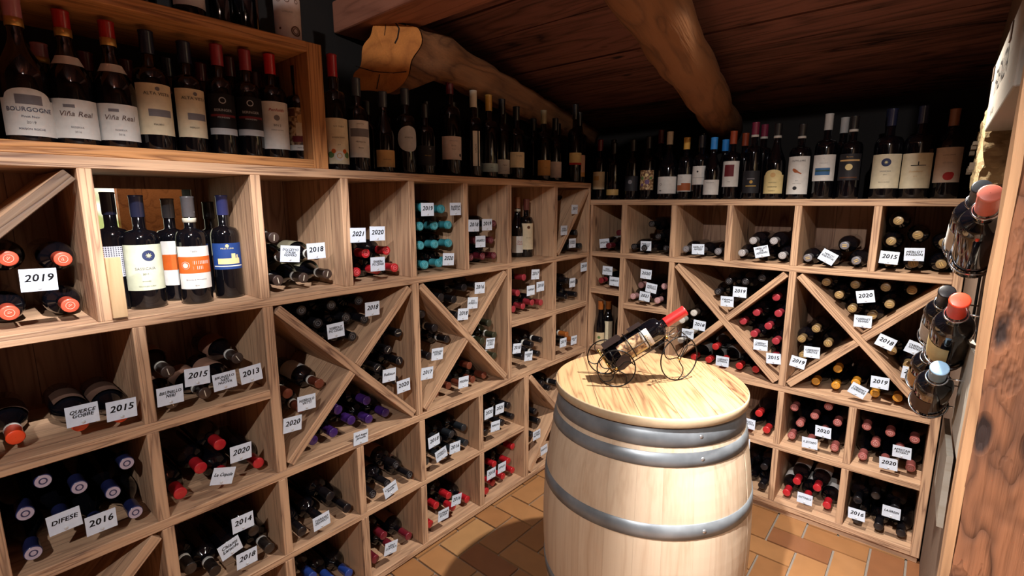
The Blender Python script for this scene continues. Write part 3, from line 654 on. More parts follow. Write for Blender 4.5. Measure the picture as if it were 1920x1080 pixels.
# ------------------------------------------------------------------ bottle carriage on the tabletop
def build_carriage():
    O = Vector((.8674, -1.0658, .93)); e = Vector((.7606, .6492, 0)); nrm = Vector((.6492, -.7606, 0)); up = ZUP
    def P(s, n, h): return O + e * s + nrm * n + up * h
    base = P(-.118, 0, .070); tip = P(.124, 0, .232); ax = (tip - base).normalized()
    # bottle
    z = ax; x = nrm.copy(); x = (x - z * x.dot(z)).normalized(); y = z.cross(x)
    root = empty('wine_bottle', M=Matrix.Translation(base) @ Matrix((x, y, z)).transposed().to_4x4() @ Matrix.Rotation(.30, 4, 'Z')); tag(root, 'red-capped bottle tilted in the black wire carriage on the barrel', 'bottle')
    H = (tip - base).length; link('bottle_body', body_mesh('bord', H, .037, 0, GLASS), None, root); link('capsule', cap_mesh('redseal', H, .075), None, root)
    lb = label_part(root, .037, .045, .155, 'white', width=.088, tx=[('ANGHELI', .86, .013, 'gold', 0)], art=[])
    # the label reads across the bottle; artwork below
    bm = bmesh.new(); patch_bm(bm, .037, -.044, .044, .045, .128, off=.0008); link('label_print', bm_mesh(bm, 'label_print', True), picture_mat(), lb)
    bm = bmesh.new(); patch_bm(bm, .037, .012, .044, .045, .128, off=.0010); link('label_print', bm_mesh(bm, 'label_print', True), paper('creamyellow'), lb)
    # carriage
    c = empty('bottle_carriage', O); tag(c, 'black wire carriage with scrolled wheels holding the tilted bottle', 'bottle holder')
    T = Matrix.Translation(-O)
    def part(name, tubes, m=WIRE, par=None):
        bm = bmesh.new()
        for t in tubes: tube_bm(bm, t[0], t[1], 8, t[2] if len(t) > 2 else False)
        bmesh.ops.transform(bm, matrix=T, verts=bm.verts); return link(name, bm_mesh(bm, name, True), m, par or c)
    side = nrm; dn = ax.cross(side).normalized()
    if dn.z > 0: dn = -dn
    def Q(t, s, d): return base + ax * t + side * s + dn * d   # along bottle, sideways, below
    rails = []
    for s in (-.030, .030): rails.append(([Q(-.006, s, .0405), Q(.19, s, .0405), Q(.21, s * .6, .030)], .0016))
    rails.append(([Q(-.006, 0, .0415), Q(.205, 0, .0415)], .0016))
    for s in (-.0415, .0415): rails.append(([Q(-.004, s, .0), Q(.135, s, .0)], .0012))
    part('rails', rails)
    def hoop(t, r=.0415): return [base + ax * t + (side * math.cos(q) + dn * math.sin(q)) * r for q in [2 * math.pi * i / 36 for i in range(36)]]
    part('retaining_ring', [(hoop(.085), .0019, True)]); part('retaining_ring', [(hoop(.135), .0019, True)]); part('retaining_ring', [(hoop(.020), .0019, True)])
    part('base_bar', [([Q(-.007, .0, -.040), Q(-.007, .0, .046)], .0034)], BRASS); part('base_bar', [([Q(-.007, -.038, 0.0), Q(-.007, .038, 0.0)], .0022)], BRASS)
    part('base_knob', [([Q(-.007, 0, -.044), Q(-.007, 0, -.040)], .005)], BRASS)
    # leaf shaped plates beside the bottle foot
    for n in (.044,):
        bm = bmesh.new(); vs = [bm.verts.new(Q(t, n, d) - O) for t, d in ((.005, .035), (.03, .040), (.06, .034), (.066, .012), (.05, -.004), (.025, .004), (.008, .012))]; f = bm.faces.new(vs); r = bmesh.ops.extrude_face_region(bm, geom=[f]); bmesh.ops.translate(bm, vec=side * .0012, verts=[v for v in r['geom'] if isinstance(v, bmesh.types.BMVert)])
        link('side_plate', bm_mesh(bm, 'side_plate'), mat('smoked_plate', '#3b3030', .35, .4), c)
    bm = bmesh.new(); vs = [bm.verts.new(Q(t, n, -.043) - O) for t, n in ((.01, -.03), (.07, -.03), (.075, .0), (.07, .03), (.01, .03))]; f = bm.faces.new(vs); r = bmesh.ops.extrude_face_region(bm, geom=[f]); bmesh.ops.translate(bm, vec=-dn * .0012, verts=[v for v in r['geom'] if isinstance(v, bmesh.types.BMVert)]); link('side_plate', bm_mesh(bm, 'side_plate'), mat('smoked_plate', '#3b3030', .35, .4), c)
    bm = bmesh.new(); vs = [bm.verts.new(Q(t, n, -.043) - O) for t, n in ((.105, -.02), (.15, -.02), (.15, .02), (.105, .02))]; f = bm.faces.new(vs); r = bmesh.ops.extrude_face_region(bm, geom=[f]); bmesh.ops.translate(bm, vec=-dn * .0012, verts=[v for v in r['geom'] if isinstance(v, bmesh.types.BMVert)]); link('side_plate', bm_mesh(bm, 'side_plate'), mat('smoked_plate', '#3b3030', .35, .4), c)
    def wheel(cen, u, r=.072, rot=0.0, k=5):
        u = u.normalized(); tubes = [([cen + (u * math.cos(q) + up * math.sin(q)) * r for q in [2 * math.pi * i / 44 for i in range(44)]], .0021, True)]
        for j in range(k):
            a = rot + 2 * math.pi * j / k; sp = []
            for i in range(9):
                t = i / 8; rr = r * t; aa = a + .9 * math.sin(t * math.pi) * .55; sp.append(cen + (u * math.cos(aa) + up * math.sin(aa)) * max(rr, .002))
            tubes.append((sp, .0017))
        w = part('wheel', tubes)
        ww = u.cross(up); part('wheel_hub', [([cen - ww * .005, cen + ww * .005], .0045)], BRASS, w).matrix_parent_inverse = Matrix.Identity(4)
        return w
    uf = (e * .93 + nrm * -.37)
    wheel(P(.114, 0, .0736), uf, .072, .5, 3)
    ub = (e * .88 + nrm * .1)
    cA = P(-.100, .058, .0602); cB = P(-.112, -.058, .0602)
    wheel(cA, ub, .0585, .2, 5); wheel(cB, ub, .0585, .9, 5)
    part('axle', [([cA, P(-.108, .03, .060), P(-.112, -.03, .060), cB], .0018), ([P(-.108, .03, .060), Q(-.004, .02, .042)], .0016), ([P(-.112, -.03, .060), Q(-.004, -.02, .042)], .0016)])
    part('fork', [([Q(.19, 0, .042), P(.085, 0, .125), P(.112, .0, .080)], .0018), ([Q(.20, .02, .034), P(.085, .03, .15), P(.105, .022, .172), P(.130, .016, .150), P(.132, .014, .11), P(.114, .008, .0736)], .0014), ([Q(.20, -.02, .034), P(.085, -.03, .15), P(.105, -.022, .172), P(.130, -.016, .150), P(.132, -.014, .11), P(.114, -.008, .0736)], .0014)])
    part('handlebar', [([P(.052, .055, .160), P(.095, .03, .172), P(.105, 0, .176), P(.095, -.03, .172), P(.052, -.055, .160)], .0016)], CHROME)
    part('grip_ball', [([P(.049, .055, .158), P(.055, .055, .162)], .0055)], BRASS); part('grip_ball', [([P(.049, -.055, .158), P(.055, -.055, .162)], .0055)], BRASS)

# ------------------------------------------------------------------ right side: post, wall holder, crate parts
def build_right():
    bm = bmesh.new(); bmesh.ops.create_grid(bm, x_segments=90, y_segments=30, size=.5); me0 = None; bm.free()
    bm = bmesh.new(); W, D, Hh = .42, .07, 2.3; box_bm(bm, (0, 0, 0), (Hh, D, W)); bmesh.ops.subdivide_edges(bm, edges=bm.edges[:], cuts=26, use_grid_fill=True); me = bm_mesh(bm, 'timber_post', True); lumpy(me, .004, 9, 2); lumpy(me, .0022, 40, 7)
    for q in me.polygons: q.use_smooth = True
    # local X up, local Y depth, local Z width
    M = Matrix(((0, 0, 1, 1.606 + W / 2), (0, 1, 0, -1.60 + D / 2), (1, 0, 0, Hh / 2), (0, 0, 0, 1)))
    M = Matrix(((0, 0, 1, 1.606 + W / 2), (0, -1, 0, -1.60 + D / 2), (1, 0, 0, Hh / 2), (0, 0, 0, 1)))
    me.name = 'post_body'; o = empty('timber_post', (1.8, -1.54, 0)); link('post_body', me, POST, o, Matrix.Translation((-1.8, 1.54, 0)) @ M)
    bm = bmesh.new(); box_bm(bm, (0, 0, 0), (2.25, .042, .010)); bmesh.ops.subdivide_edges(bm, edges=bm.edges[:], cuts=30, use_grid_fill=True); me = bm_mesh(bm, 'worn_edge', True); lumpy(me, .004, 7, 6); lumpy(me, .0015, 30, 8)
    link('worn_edge', me, wood('worn_edge_wood', '#a37b58', '#5d3f2b', plank=3, rings=6), o, Matrix.Translation((-1.8, 1.54, 0)) @ Matrix(((0, 0, 1, 1.6015), (0, -1, 0, -1.580), (1, 0, 0, 1.14), (0, 0, 0, 1))))
    tag(o, 'rough knotty brown timber post at the right edge of the view', 'post')
    bm = bmesh.new(); box_bm(bm, (0, 0, 0), (1.45, .08, .028)); me = bm_mesh(bm, 'wall_batten')
    # pale worn board running beside the post
    o = box('wall_crate', (0, 0, 0), (.56, .045, .132), PALE, bevel=.003, M=Matrix.Translation((1.6138, -1.265, 1.715)) @ Matrix.Rotation(math.radians(-90), 4, 'Z')); tag(o, 'white wooden wine crate end with burned letters hanging high on the right wall', 'crate')
    def on_side(s, size, y, z, x, nm, m=None, shear=0.0):
        V, F = text_geo(s, size, shear); B = bmesh.new(); vs = [B.verts.new((0, -q, w)) for q, w in V]
        for f in F:
            try: B.faces.new([vs[i] for i in f])
            except ValueError: pass
        return link(nm, bm_mesh(B, nm), m or mat('burned_ink', '#30261e', .8), None, Matrix.Translation((x, y, z)))
    for s, sz, z, y in (('FAENZA', .068, 1.722, -1.25), ('vini rossi', .022, 1.672, -1.15)):
        t = on_side(s, sz, y, z, 1.5906, 'lettering'); mw = t.matrix_world.copy(); t.parent = o; t.matrix_parent_inverse = o.matrix_world.inverted()
    for y in (-1.02, -1.36):
        t = box('handle_slot', (1.5915, y, 1.762), (.004, .030, .026), mat('slot_brown', '#5a4638', .8)); t.parent = o; t.matrix_parent_inverse = o.matrix_world.inverted()
    # pale boards
    def board(name, pts, th, label, m=PALE):
        bm = bmesh.new(); a = [bm.verts.new(p) for p in pts]; b = [bm.verts.new((p[0] + th, p[1], p[2])) for p in pts]
        bm.faces.new(a); bm.faces.new(b[::-1])
        for i in range(4): bm.faces.new((a[i], b[i], b[(i + 1) % 4], a[(i + 1) % 4]))
        o = link(name, bm_mesh(bm, name), m); tag(o, label, 'board', 'pale crate boards on the right wall'); return o
    board('crate_board', [(1.620, -.88, .945), (1.620, -.93, 1.178), (1.620, -1.42, 1.225), (1.620, -1.42, 1.0)], .012, 'pale crate board on the right wall directly beside the post edge')
    board('crate_board', [(1.612, -.75, .72), (1.610, -.75, .912), (1.612, -1.05, .925), (1.614, -1.05, .745)], .012, 'lower pale crate board with faint writing, beside the back rack end')
    # rough stone at the corner above the rack
    bm = bmesh.new(); box_bm(bm, (0, 0, 0), (.05, .85, .19)); bmesh.ops.subdivide_edges(bm, edges=bm.edges[:], cuts=22, use_grid_fill=True); me = bm_mesh(bm, 'trim_1'); lumpy(me, .010, 14, 3); lumpy(me, .004, 60, 4)
    structure(link('trim_1', me, mat('rough_stone', '#8c7858', .9, 0, .2, 0, 1.0, 60), None, Matrix.Translation((1.628, -.56, 1.635)) @ Matrix.Rotation(-.02, 4, 'Z')))
    bm = bmesh.new()
    for y, z, w, h in ((-.25, 1.655, .05, .012), (-.33, 1.668, .06, .014), (-.42, 1.672, .05, .010), (-.2, 1.60, .010, .02), (-.3, 1.603, .010, .02), (-.42, 1.606, .010, .022)): box_bm(bm, (1.597, y, z), (.012, w, h), None)
    o = structure(link('trim_2', bm_mesh(bm, 'trim_2'), mat('burned_mark', '#3a2c1c', .8)))
    # wire wall holder with six tilted bottles
    B6 = [((1.600, -1.30, 1.515), (1.602, -1.03, 1.365), 'salmon', '', 'upper tier, nearer column, salmon capsule top'),
          ((1.598, -1.08, 1.53), (1.591, -.80, 1.376), 'slate', 'white', 'upper tier, farther column'),
          ((1.587, -1.20, 1.309), (1.586, -.92, 1.120), 'vermilion', 'creamyellow', 'middle tier, vermilion capsule'),
          ((1.572, -.95, 1.290), (1.568, -.68, 1.110), 'black', 'white', 'middle tier, farther column'),
          ((1.5756, -1.10, 1.140), (1.569, -.84, .965), 'iceblue', 'dark', 'lowest tier, ice-blue capsule'),
          ((1.562, -.88, 1.129), (1.5545, -.62, .960), 'black', 'tan', 'lowest tier, farther column')]
    hold = empty('wall_bottle_holder', (1.63, -1.0, 1.2)); tag(hold, 'black and chrome wire bottle holder fixed to the right wall', 'bottle holder')
    T = Matrix.Translation((-1.63, 1.0, -1.2))
    bm = bmesh.new()
    for y in (-.78, -.98): tube_bm(bm, [(1.634, y, 1.45), (1.634, y, .92)], .003, 8)
    for z in (1.42, 1.2, .98): tube_bm(bm, [(1.634, -.78, z), (1.634, -.98, z)], .0025, 8)
    bmesh.ops.transform(bm, matrix=T, verts=bm.verts); link('holder_frame', bm_mesh(bm, 'holder_frame', True), WIRE, hold)
    for tip, base, cap, lab, dsc in B6:
        tip, base = Vector(tip), Vector(base); H = (tip - base).length; M = axis_matrix(base, tip, math.pi / 2 + .5)
        root = empty('wine_bottle', M=M); tag(root, 'tilted bottle in the wall wire holder, ' + dsc, 'bottle', 'bottles in the wall holder')
        link('bottle_body', body_mesh('bord', H, .0365, 0, GLASS), None, root); link('capsule', cap_mesh(cap, H), None, root)
        if lab: label_part(root, .0365, .05, .15, lab, half=1.1)
        az = (tip - base).normalized(); u = az.orthogonal().normalized(); v = az.cross(u)
        for t, rr in ((.035, .0395), (H * .80, .0195)):
            bm = bmesh.new(); cen = base + az * t; tube_bm(bm, [cen + (u * math.cos(q) + v * math.sin(q)) * rr for q in [2 * math.pi * i / 30 for i in range(30)]], .0022, 8, True)
            tube_bm(bm, [cen + Vector((rr * .9, 0, 0)), Vector((1.634, cen.y, cen.z))], .002, 6)
            bmesh.ops.transform(bm, matrix=T, verts=bm.verts); link('holder_ring', bm_mesh(bm, 'holder_ring', True), CHROME, hold)

LYING=[
('L1a', 'orangered', 'disc', 0, '', [-0.05, -2.3938, 1.3732], [-0.345, -2.3938, 1.3732], "red-orange-capped bottle, top level, leftmost, left rack's top row, first cubby"),
('L1a', 'orangered', 'disc', 0, '', [-0.05, -2.302, 1.3639], [-0.345, -2.302, 1.3639], "red-orange-capped bottle, top level, rightmost, left rack's top row, first cubby"),
('L1a', 'orangered', 'disc', 0, '', [-0.05, -2.4074, 1.2497], [-0.345, -2.4074, 1.2497], "red-orange-capped bottle, lowest level, leftmost, left rack's top row, first cubby"),
('L1a', 'orangered', 'disc', 0, '', [-0.05, -2.3023, 1.2502], [-0.345, -2.3023, 1.2502], "red-orange-capped bottle, lowest level, rightmost, left rack's top row, first cubby"),
('L1c', 'brownblack', 'dash', 1, 'olivedust', [-0.05, -1.7992, 1.3878], [-0.345, -1.7992, 1.3878], "dark brown-capped bottle, top level, left rack's top row, third cubby"),
('L1c', 'brownblack', 'dash', 1, 'olivedust', [-0.05, -1.7972, 1.2509], [-0.345, -1.7972, 1.2509], "dark brown-capped bottle, lowest level, leftmost, left rack's top row, third cubby"),
('L1c', 'brownblack', 'dash', 1, 'olivedust', [-0.05, -1.7122, 1.2496], [-0.345, -1.7122, 1.2496], "dark brown-capped bottle, lowest level, second from left, left rack's top row, third cubby"),
('L1c', 'brownblack', 'dash', 1, 'olivedust', [-0.05, -1.627, 1.2533], [-0.345, -1.627, 1.2533], "dark brown-capped bottle, lowest level, rightmost, left rack's top row, third cubby"),
('L1c', 'brownblack', 'dash', 1, 'olivedust', [-0.05, -1.7597, 1.3211], [-0.345, -1.7597, 1.3211], "dark brown-capped bottle, second level down, leftmost, left rack's top row, third cubby"),
('L1c', 'brownblack', 'dash', 1, 'olivedust', [-0.05, -1.6615, 1.3227], [-0.345, -1.6615, 1.3227], "dark brown-capped bottle, second level down, rightmost, left rack's top row, third cubby"),
('L1d', 'red', 'disc', 0, '', [-0.05, -1.5125, 1.2472], [-0.345, -1.5125, 1.2472], "red-capped bottle, lowest level, leftmost, left rack's top row, fourth cubby"),
('L1d', 'red', 'disc', 0, '', [-0.05, -1.4702, 1.3121], [-0.345, -1.4702, 1.3121], "red-capped bottle, top level, leftmost, left rack's top row, fourth cubby"),
('L1d', 'red', 'disc', 0, '', [-0.05, -1.3795, 1.3159], [-0.345, -1.3795, 1.3159], "red-capped bottle, top level, rightmost, left rack's top row, fourth cubby"),
('L1d', 'red', 'disc', 0, '', [-0.05, -1.345, 1.2465], [-0.345, -1.345, 1.2465], "red-capped bottle, lowest level, rightmost, left rack's top row, fourth cubby"),
('L1d', 'red', 'disc', 0, '', [-0.05, -1.4264, 1.2466], [-0.345, -1.4264, 1.2466], "red-capped bottle, lowest level, second from left, left rack's top row, fourth cubby"),
('L1e', 'turquoise', 'ring', 0, '', [-0.05, -1.212, 1.4015], [-0.345, -1.212, 1.4015], "turquoise-capped bottle, second level down, leftmost, left rack's top row, fifth cubby"),
('L1e', 'turquoise', 'ring', 0, '', [-0.05, -1.1345, 1.4015], [-0.345, -1.1345, 1.4015], "turquoise-capped bottle, second level down, second from left, left rack's top row, fifth cubby"),
('L1e', 'turquoise', 'ring', 0, '', [-0.05, -1.057, 1.4015], [-0.345, -1.057, 1.4015], "turquoise-capped bottle, second level down, rightmost, left rack's top row, fifth cubby"),
('L1e', 'turquoise', 'ring', 0, '', [-0.05, -1.212, 1.324], [-0.345, -1.212, 1.324], "turquoise-capped bottle, third level down, leftmost, left rack's top row, fifth cubby"),
('L1e', 'turquoise', 'ring', 0, '', [-0.05, -1.1345, 1.324], [-0.345, -1.1345, 1.324], "turquoise-capped bottle, third level down, second from left, left rack's top row, fifth cubby"),
('L1e', 'turquoise', 'ring', 0, '', [-0.05, -1.057, 1.324], [-0.345, -1.057, 1.324], "turquoise-capped bottle, third level down, rightmost, left rack's top row, fifth cubby"),
('L1e', 'turquoise', 'ring', 0, '', [-0.0263, -1.212, 1.2465], [-0.3213, -1.212, 1.2465], "turquoise-capped bottle, lowest level, leftmost, left rack's top row, fifth cubby"),
('L1e', 'turquoise', 'ring', 0, '', [-0.0255, -1.1345, 1.2465], [-0.3205, -1.1345, 1.2465], "turquoise-capped bottle, lowest level, second from left, left rack's top row, fifth cubby"),
('L1e', 'turquoise', 'ring', 0, '', [-0.05, -1.057, 1.2465], [-0.345, -1.057, 1.2465], "turquoise-capped bottle, lowest level, rightmost, left rack's top row, fifth cubby"),
('L1e', 'turquoise', 'ring', 0, '', [-0.05, -1.1943, 1.477], [-0.345, -1.1942, 1.4769], "turquoise-capped bottle, top level, leftmost, left rack's top row, fifth cubby"),
('L1e', 'turquoise', 'ring', 0, '', [-0.05, -1.0945, 1.4693], [-0.345, -1.0947, 1.4692], "turquoise-capped bottle, top level, rightmost, left rack's top row, fifth cubby"),
('L1f', 'maroon', 'disc', 0, '', [-0.05, -0.774, 1.397], [-0.345, -0.774, 1.397], "maroon-capped bottle, top level, left rack's top row, sixth cubby"),
('L1f', 'maroon', 'disc', 0, '', [-0.05, -0.7926, 1.3217], [-0.345, -0.7926, 1.3217], "maroon-capped bottle, second level down, rightmost, left rack's top row, sixth cubby"),
('L1f', 'maroon', 'disc', 0, '', [-0.05, -0.9289, 1.2524], [-0.345, -0.9289, 1.2524], "maroon-capped bottle, lowest level, leftmost, left rack's top row, sixth cubby"),
('L1f', 'maroon', 'disc', 0, '', [-0.05, -0.8514, 1.2501], [-0.345, -0.8514, 1.25], "maroon-capped bottle, lowest level, second from left, left rack's top row, sixth cubby"),
('L1f', 'maroon', 'disc', 0, '', [-0.05, -0.774, 1.2465], [-0.345, -0.774, 1.2465], "maroon-capped bottle, lowest level, rightmost, left rack's top row, sixth cubby"),
('L1f', 'maroon', 'disc', 0, '', [-0.05, -0.8933, 1.328], [-0.345, -0.8933, 1.328], "maroon-capped bottle, second level down, leftmost, left rack's top row, sixth cubby"),
('L1h', 'slate', '', 0, '', [-0.05, -0.0584, 1.5009], [-0.345, -0.0584, 1.5009], "slate-grey-capped bottle, top level, left rack's top row, corner cubby"),
('L1h', 'slate', '', 0, '', [-0.05, -0.0899, 1.4301], [-0.345, -0.0899, 1.4301], "slate-grey-capped bottle, second level down, left rack's top row, corner cubby"),
('L1h', 'slate', '', 0, '', [-0.05, -0.1501, 1.3812], [-0.345, -0.1501, 1.3812], "slate-grey-capped bottle, third level down, left rack's top row, corner cubby"),
('L1h', 'slate', '', 0, '', [-0.05, -0.0712, 1.3235], [-0.345, -0.0712, 1.3235], "slate-grey-capped bottle, fourth level down, left rack's top row, corner cubby"),
('L1h', 'slate', '', 0, '', [-0.05, -0.1375, 1.2465], [-0.345, -0.1375, 1.2465], "slate-grey-capped bottle, lowest level, leftmost, left rack's top row, corner cubby"),
('L1h', 'slate', '', 0, '', [-0.0238, -0.06, 1.2465], [-0.3188, -0.06, 1.2465], "slate-grey-capped bottle, lowest level, rightmost, left rack's top row, corner cubby"),
('L2a', 'orange', '', 1, 'dark', [-0.05, -2.4338, 0.9555], [-0.345, -2.4338, 0.9555], "bright orange-capped bottle, leftmost, left rack's second row, first cubby"),
('L2a', 'orange', '', 1, 'dark', [-0.0239, -2.3219, 0.9555], [-0.3189, -2.3219, 0.9555], "bright orange-capped bottle, second from left, left rack's second row, first cubby"),
('L2a', 'orange', '', 1, 'dark', [-0.0095, -2.2444, 0.9555], [-0.3045, -2.2444, 0.9555], "bright orange-capped bottle, rightmost, left rack's second row, first cubby"),
('L2b', 'brownblack', 'dash', 1, 'dust', [-0.05, -2.1213, 1.0325], [-0.345, -2.1213, 1.0325], "dark brown-capped bottle, top level, leftmost, left rack's second row, second cubby"),
('L2b', 'brownblack', 'dash', 1, 'dust', [-0.05, -1.9396, 1.0268], [-0.345, -1.9396, 1.0268], "dark brown-capped bottle, top level, rightmost, left rack's second row, second cubby"),
('L2b', 'brownblack', 'dash', 1, 'dust', [-0.0083, -2.131, 0.9555], [-0.3033, -2.131, 0.9555], "dark brown-capped bottle, lowest level, leftmost, left rack's second row, second cubby"),
('L2b', 'brownblack', 'dash', 1, 'dust', [-0.0146, -2.0474, 0.9555], [-0.3096, -2.0474, 0.9555], "dark brown-capped bottle, lowest level, second from left, left rack's second row, second cubby"),
('L2b', 'brownblack', 'dash', 1, 'dust', [-0.0317, -1.9699, 0.9555], [-0.3267, -1.9699, 0.9555], "dark brown-capped bottle, lowest level, rightmost, left rack's second row, second cubby"),
('XAt', 'black', 'disc', 0, '', [-0.05, -1.7281, 1.141], [-0.345, -1.7281, 1.141], "black-capped bottle, top level, leftmost, top triangle of left rack's first cross"),
('XAt', 'black', 'disc', 0, '', [-0.05, -1.6196, 1.141], [-0.345, -1.6196, 1.141], "black-capped bottle, top level, second from left, top triangle of left rack's first cross"),
('XAt', 'black', 'disc', 0, '', [-0.05, -1.5105, 1.141], [-0.345, -1.5105, 1.141], "black-capped bottle, top level, rightmost, top triangle of left rack's first cross"),
('XAt', 'black', 'disc', 0, '', [-0.05, -1.6738, 1.0862], [-0.345, -1.6738, 1.0862], "black-capped bottle, second level down, leftmost, top triangle of left rack's first cross"),
('XAt', 'black', 'disc', 0, '', [-0.05, -1.5652, 1.0863], [-0.345, -1.5652, 1.0863], "black-capped bottle, second level down, rightmost, top triangle of left rack's first cross"),
('XAt', 'black', 'disc', 0, '', [-0.05, -1.4905, 1.0667], [-0.345, -1.4905, 1.0667], "black-capped bottle, third level down, rightmost, top triangle of left rack's first cross"),
('XAt', 'black', 'disc', 0, '', [-0.05, -1.5449, 1.0116], [-0.345, -1.5449, 1.0116], "black-capped bottle, lowest level, top triangle of left rack's first cross"),
('XAt', 'black', 'disc', 0, '', [-0.05, -1.6195, 1.0312], [-0.345, -1.6195, 1.0312], "black-capped bottle, third level down, leftmost, top triangle of left rack's first cross"),
('XAl', 'brown', '', 1, 'white', [-0.05, -1.684, 0.8706], [-0.345, -1.684, 0.8706], "brown-capped bottle, top level, rightmost, left triangle of left rack's first cross"),
('XAl', 'brown', '', 1, 'white', [-0.05, -1.796, 0.8679], [-0.345, -1.796, 0.8679], "brown-capped bottle, top level, leftmost, left triangle of left rack's first cross"),
('XAl', 'brown', '', 1, 'white', [-0.05, -1.7544, 0.8026], [-0.345, -1.7544, 0.8026], "brown-capped bottle, lowest level, left triangle of left rack's first cross"),
('XAr', 'black', 'dash', 0, '', [-0.05, -1.341, 0.9835], [-0.345, -1.341, 0.9835], "black-capped bottle, top level, right triangle of left rack's first cross"),
('XAr', 'black', 'dash', 0, '', [-0.05, -1.3921, 0.9252], [-0.345, -1.3921, 0.9252], "black-capped bottle, second level down, right triangle of left rack's first cross"),
('XAr', 'black', 'dash', 0, '', [-0.05, -1.341, 0.867], [-0.345, -1.341, 0.867], "black-capped bottle, third level down, rightmost, right triangle of left rack's first cross"),
('XAr', 'black', 'dash', 0, '', [-0.05, -1.444, 0.8648], [-0.345, -1.444, 0.8648], "black-capped bottle, third level down, leftmost, right triangle of left rack's first cross"),
('XAr', 'black', 'dash', 0, '', [-0.05, -1.3662, 0.7937], [-0.345, -1.3662, 0.7937], "black-capped bottle, lowest level, right triangle of left rack's first cross"),
('XAb', 'purple', '', 0, '', [-0.05, -1.4989, 0.7478], [-0.345, -1.4989, 0.7478], "ridged purple-capped bottle, top level, rightmost, bottom triangle of left rack's first cross"),
('XAb', 'purple', '', 0, '', [-0.05, -1.6192, 0.7507], [-0.345, -1.6192, 0.7507], "ridged purple-capped bottle, top level, leftmost, bottom triangle of left rack's first cross"),
('XAb', 'purple', '', 0, '', [-0.05, -1.5685, 0.692], [-0.345, -1.5685, 0.6921], "ridged purple-capped bottle, lowest level, third from left, bottom triangle of left rack's first cross"),
('XAb', 'purple', '', 0, '', [-0.05, -1.4941, 0.6705], [-0.345, -1.4941, 0.6705], "ridged purple-capped bottle, lowest level, fourth from left, bottom triangle of left rack's first cross"),
('XAb', 'purple', '', 0, '', [-0.05, -1.4166, 0.6705], [-0.345, -1.4166, 0.6705], "ridged purple-capped bottle, lowest level, rightmost, bottom triangle of left rack's first cross"),
('XAb', 'purple', '', 0, '', [-0.05, -1.643, 0.6705], [-0.345, -1.643, 0.6705], "ridged purple-capped bottle, lowest level, second from left, bottom triangle of left rack's first cross"),
('XAb', 'purple', '', 0, '', [-0.05, -1.7205, 0.6705], [-0.345, -1.7205, 0.6705], "ridged purple-capped bottle, lowest level, leftmost, bottom triangle of left rack's first cross"),
('XBt', 'black', '', 0, '', [-0.05, -1.1109, 1.095], [-0.345, -1.1109, 1.095], "black-capped bottle, top level, leftmost, top triangle of left rack's second cross"),
('XBt', 'black', '', 0, '', [-0.05, -0.9732, 1.1183], [-0.345, -0.9732, 1.1183], "black-capped bottle, top level, second from left, top triangle of left rack's second cross"),
('XBt', 'black', '', 0, '', [-0.05, -1.0364, 1.0735], [-0.345, -1.0364, 1.0735], "black-capped bottle, second level down, top triangle of left rack's second cross"),
('XBt', 'black', '', 0, '', [-0.05, -1.0167, 0.9986], [-0.345, -1.0167, 0.9986], "black-capped bottle, lowest level, top triangle of left rack's second cross"),
('XBt', 'black', '', 0, '', [-0.05, -0.8957, 1.1193], [-0.345, -0.8957, 1.1193], "black-capped bottle, top level, rightmost, top triangle of left rack's second cross"),
('XBl', 'black', '', 1, '', [-0.05, -1.1509, 0.967], [-0.345, -1.1509, 0.967], "black-capped bottle, second level down, left triangle of left rack's second cross"),
('XBl', 'black', '', 1, '', [-0.05, -1.0829, 0.9017], [-0.345, -1.0829, 0.9017], "black-capped bottle, third level down, left triangle of left rack's second cross"),
('XBl', 'black', '', 1, '', [-0.05, -1.1868, 0.8493], [-0.345, -1.1868, 0.8493], "black-capped bottle, lowest level, left triangle of left rack's second cross"),
('XBl', 'black', '', 1, '', [-0.05, -1.217, 1.039], [-0.345, -1.217, 1.039], "black-capped bottle, top level, left triangle of left rack's second cross"),
('XBr', 'olive', '', 1, '', [-0.05, -0.774, 0.8552], [-0.345, -0.774, 0.8552], "olive-capped bottle, second level down, rightmost, right triangle of left rack's second cross"),
('XBr', 'olive', '', 1, '', [-0.05, -0.8109, 0.9234], [-0.345, -0.8109, 0.9234], "olive-capped bottle, top level, right triangle of left rack's second cross"),
('XBr', 'olive', '', 1, '', [-0.05, -0.8585, 0.8433], [-0.345, -0.8585, 0.8433], "olive-capped bottle, second level down, leftmost, right triangle of left rack's second cross"),
('XBr', 'olive', '', 1, '', [-0.05, -0.774, 0.75], [-0.345, -0.774, 0.75], "olive-capped bottle, lowest level, right triangle of left rack's second cross"),
('XBb', 'brown', '', 0, '', [-0.05, -0.9476, 0.745], [-0.345, -0.9476, 0.745], "brown-capped bottle, top level, bottom triangle of left rack's second cross"),
('XBb', 'brown', '', 0, '', [-0.05, -0.8488, 0.6705], [-0.345, -0.8488, 0.6705], "brown-capped bottle, lowest level, rightmost, bottom triangle of left rack's second cross"),
('XBb', 'brown', '', 0, '', [-0.05, -0.9263, 0.6705], [-0.345, -0.9263, 0.6705], "brown-capped bottle, lowest level, fourth from left, bottom triangle of left rack's second cross"),
('XBb', 'brown', '', 0, '', [-0.05, -1.08, 0.6844], [-0.345, -1.08, 0.6844], "brown-capped bottle, lowest level, second from left, bottom triangle of left rack's second cross"),
('XBb', 'brown', '', 0, '', [-0.05, -1.0037, 0.6705], [-0.345, -1.0038, 0.6705], "brown-capped bottle, lowest level, third from left, bottom triangle of left rack's second cross"),
('XBb', 'brown', '', 0, '', [-0.05, -1.1562, 0.6705], [-0.345, -1.1562, 0.6705], "brown-capped bottle, lowest level, leftmost, bottom triangle of left rack's second cross"),
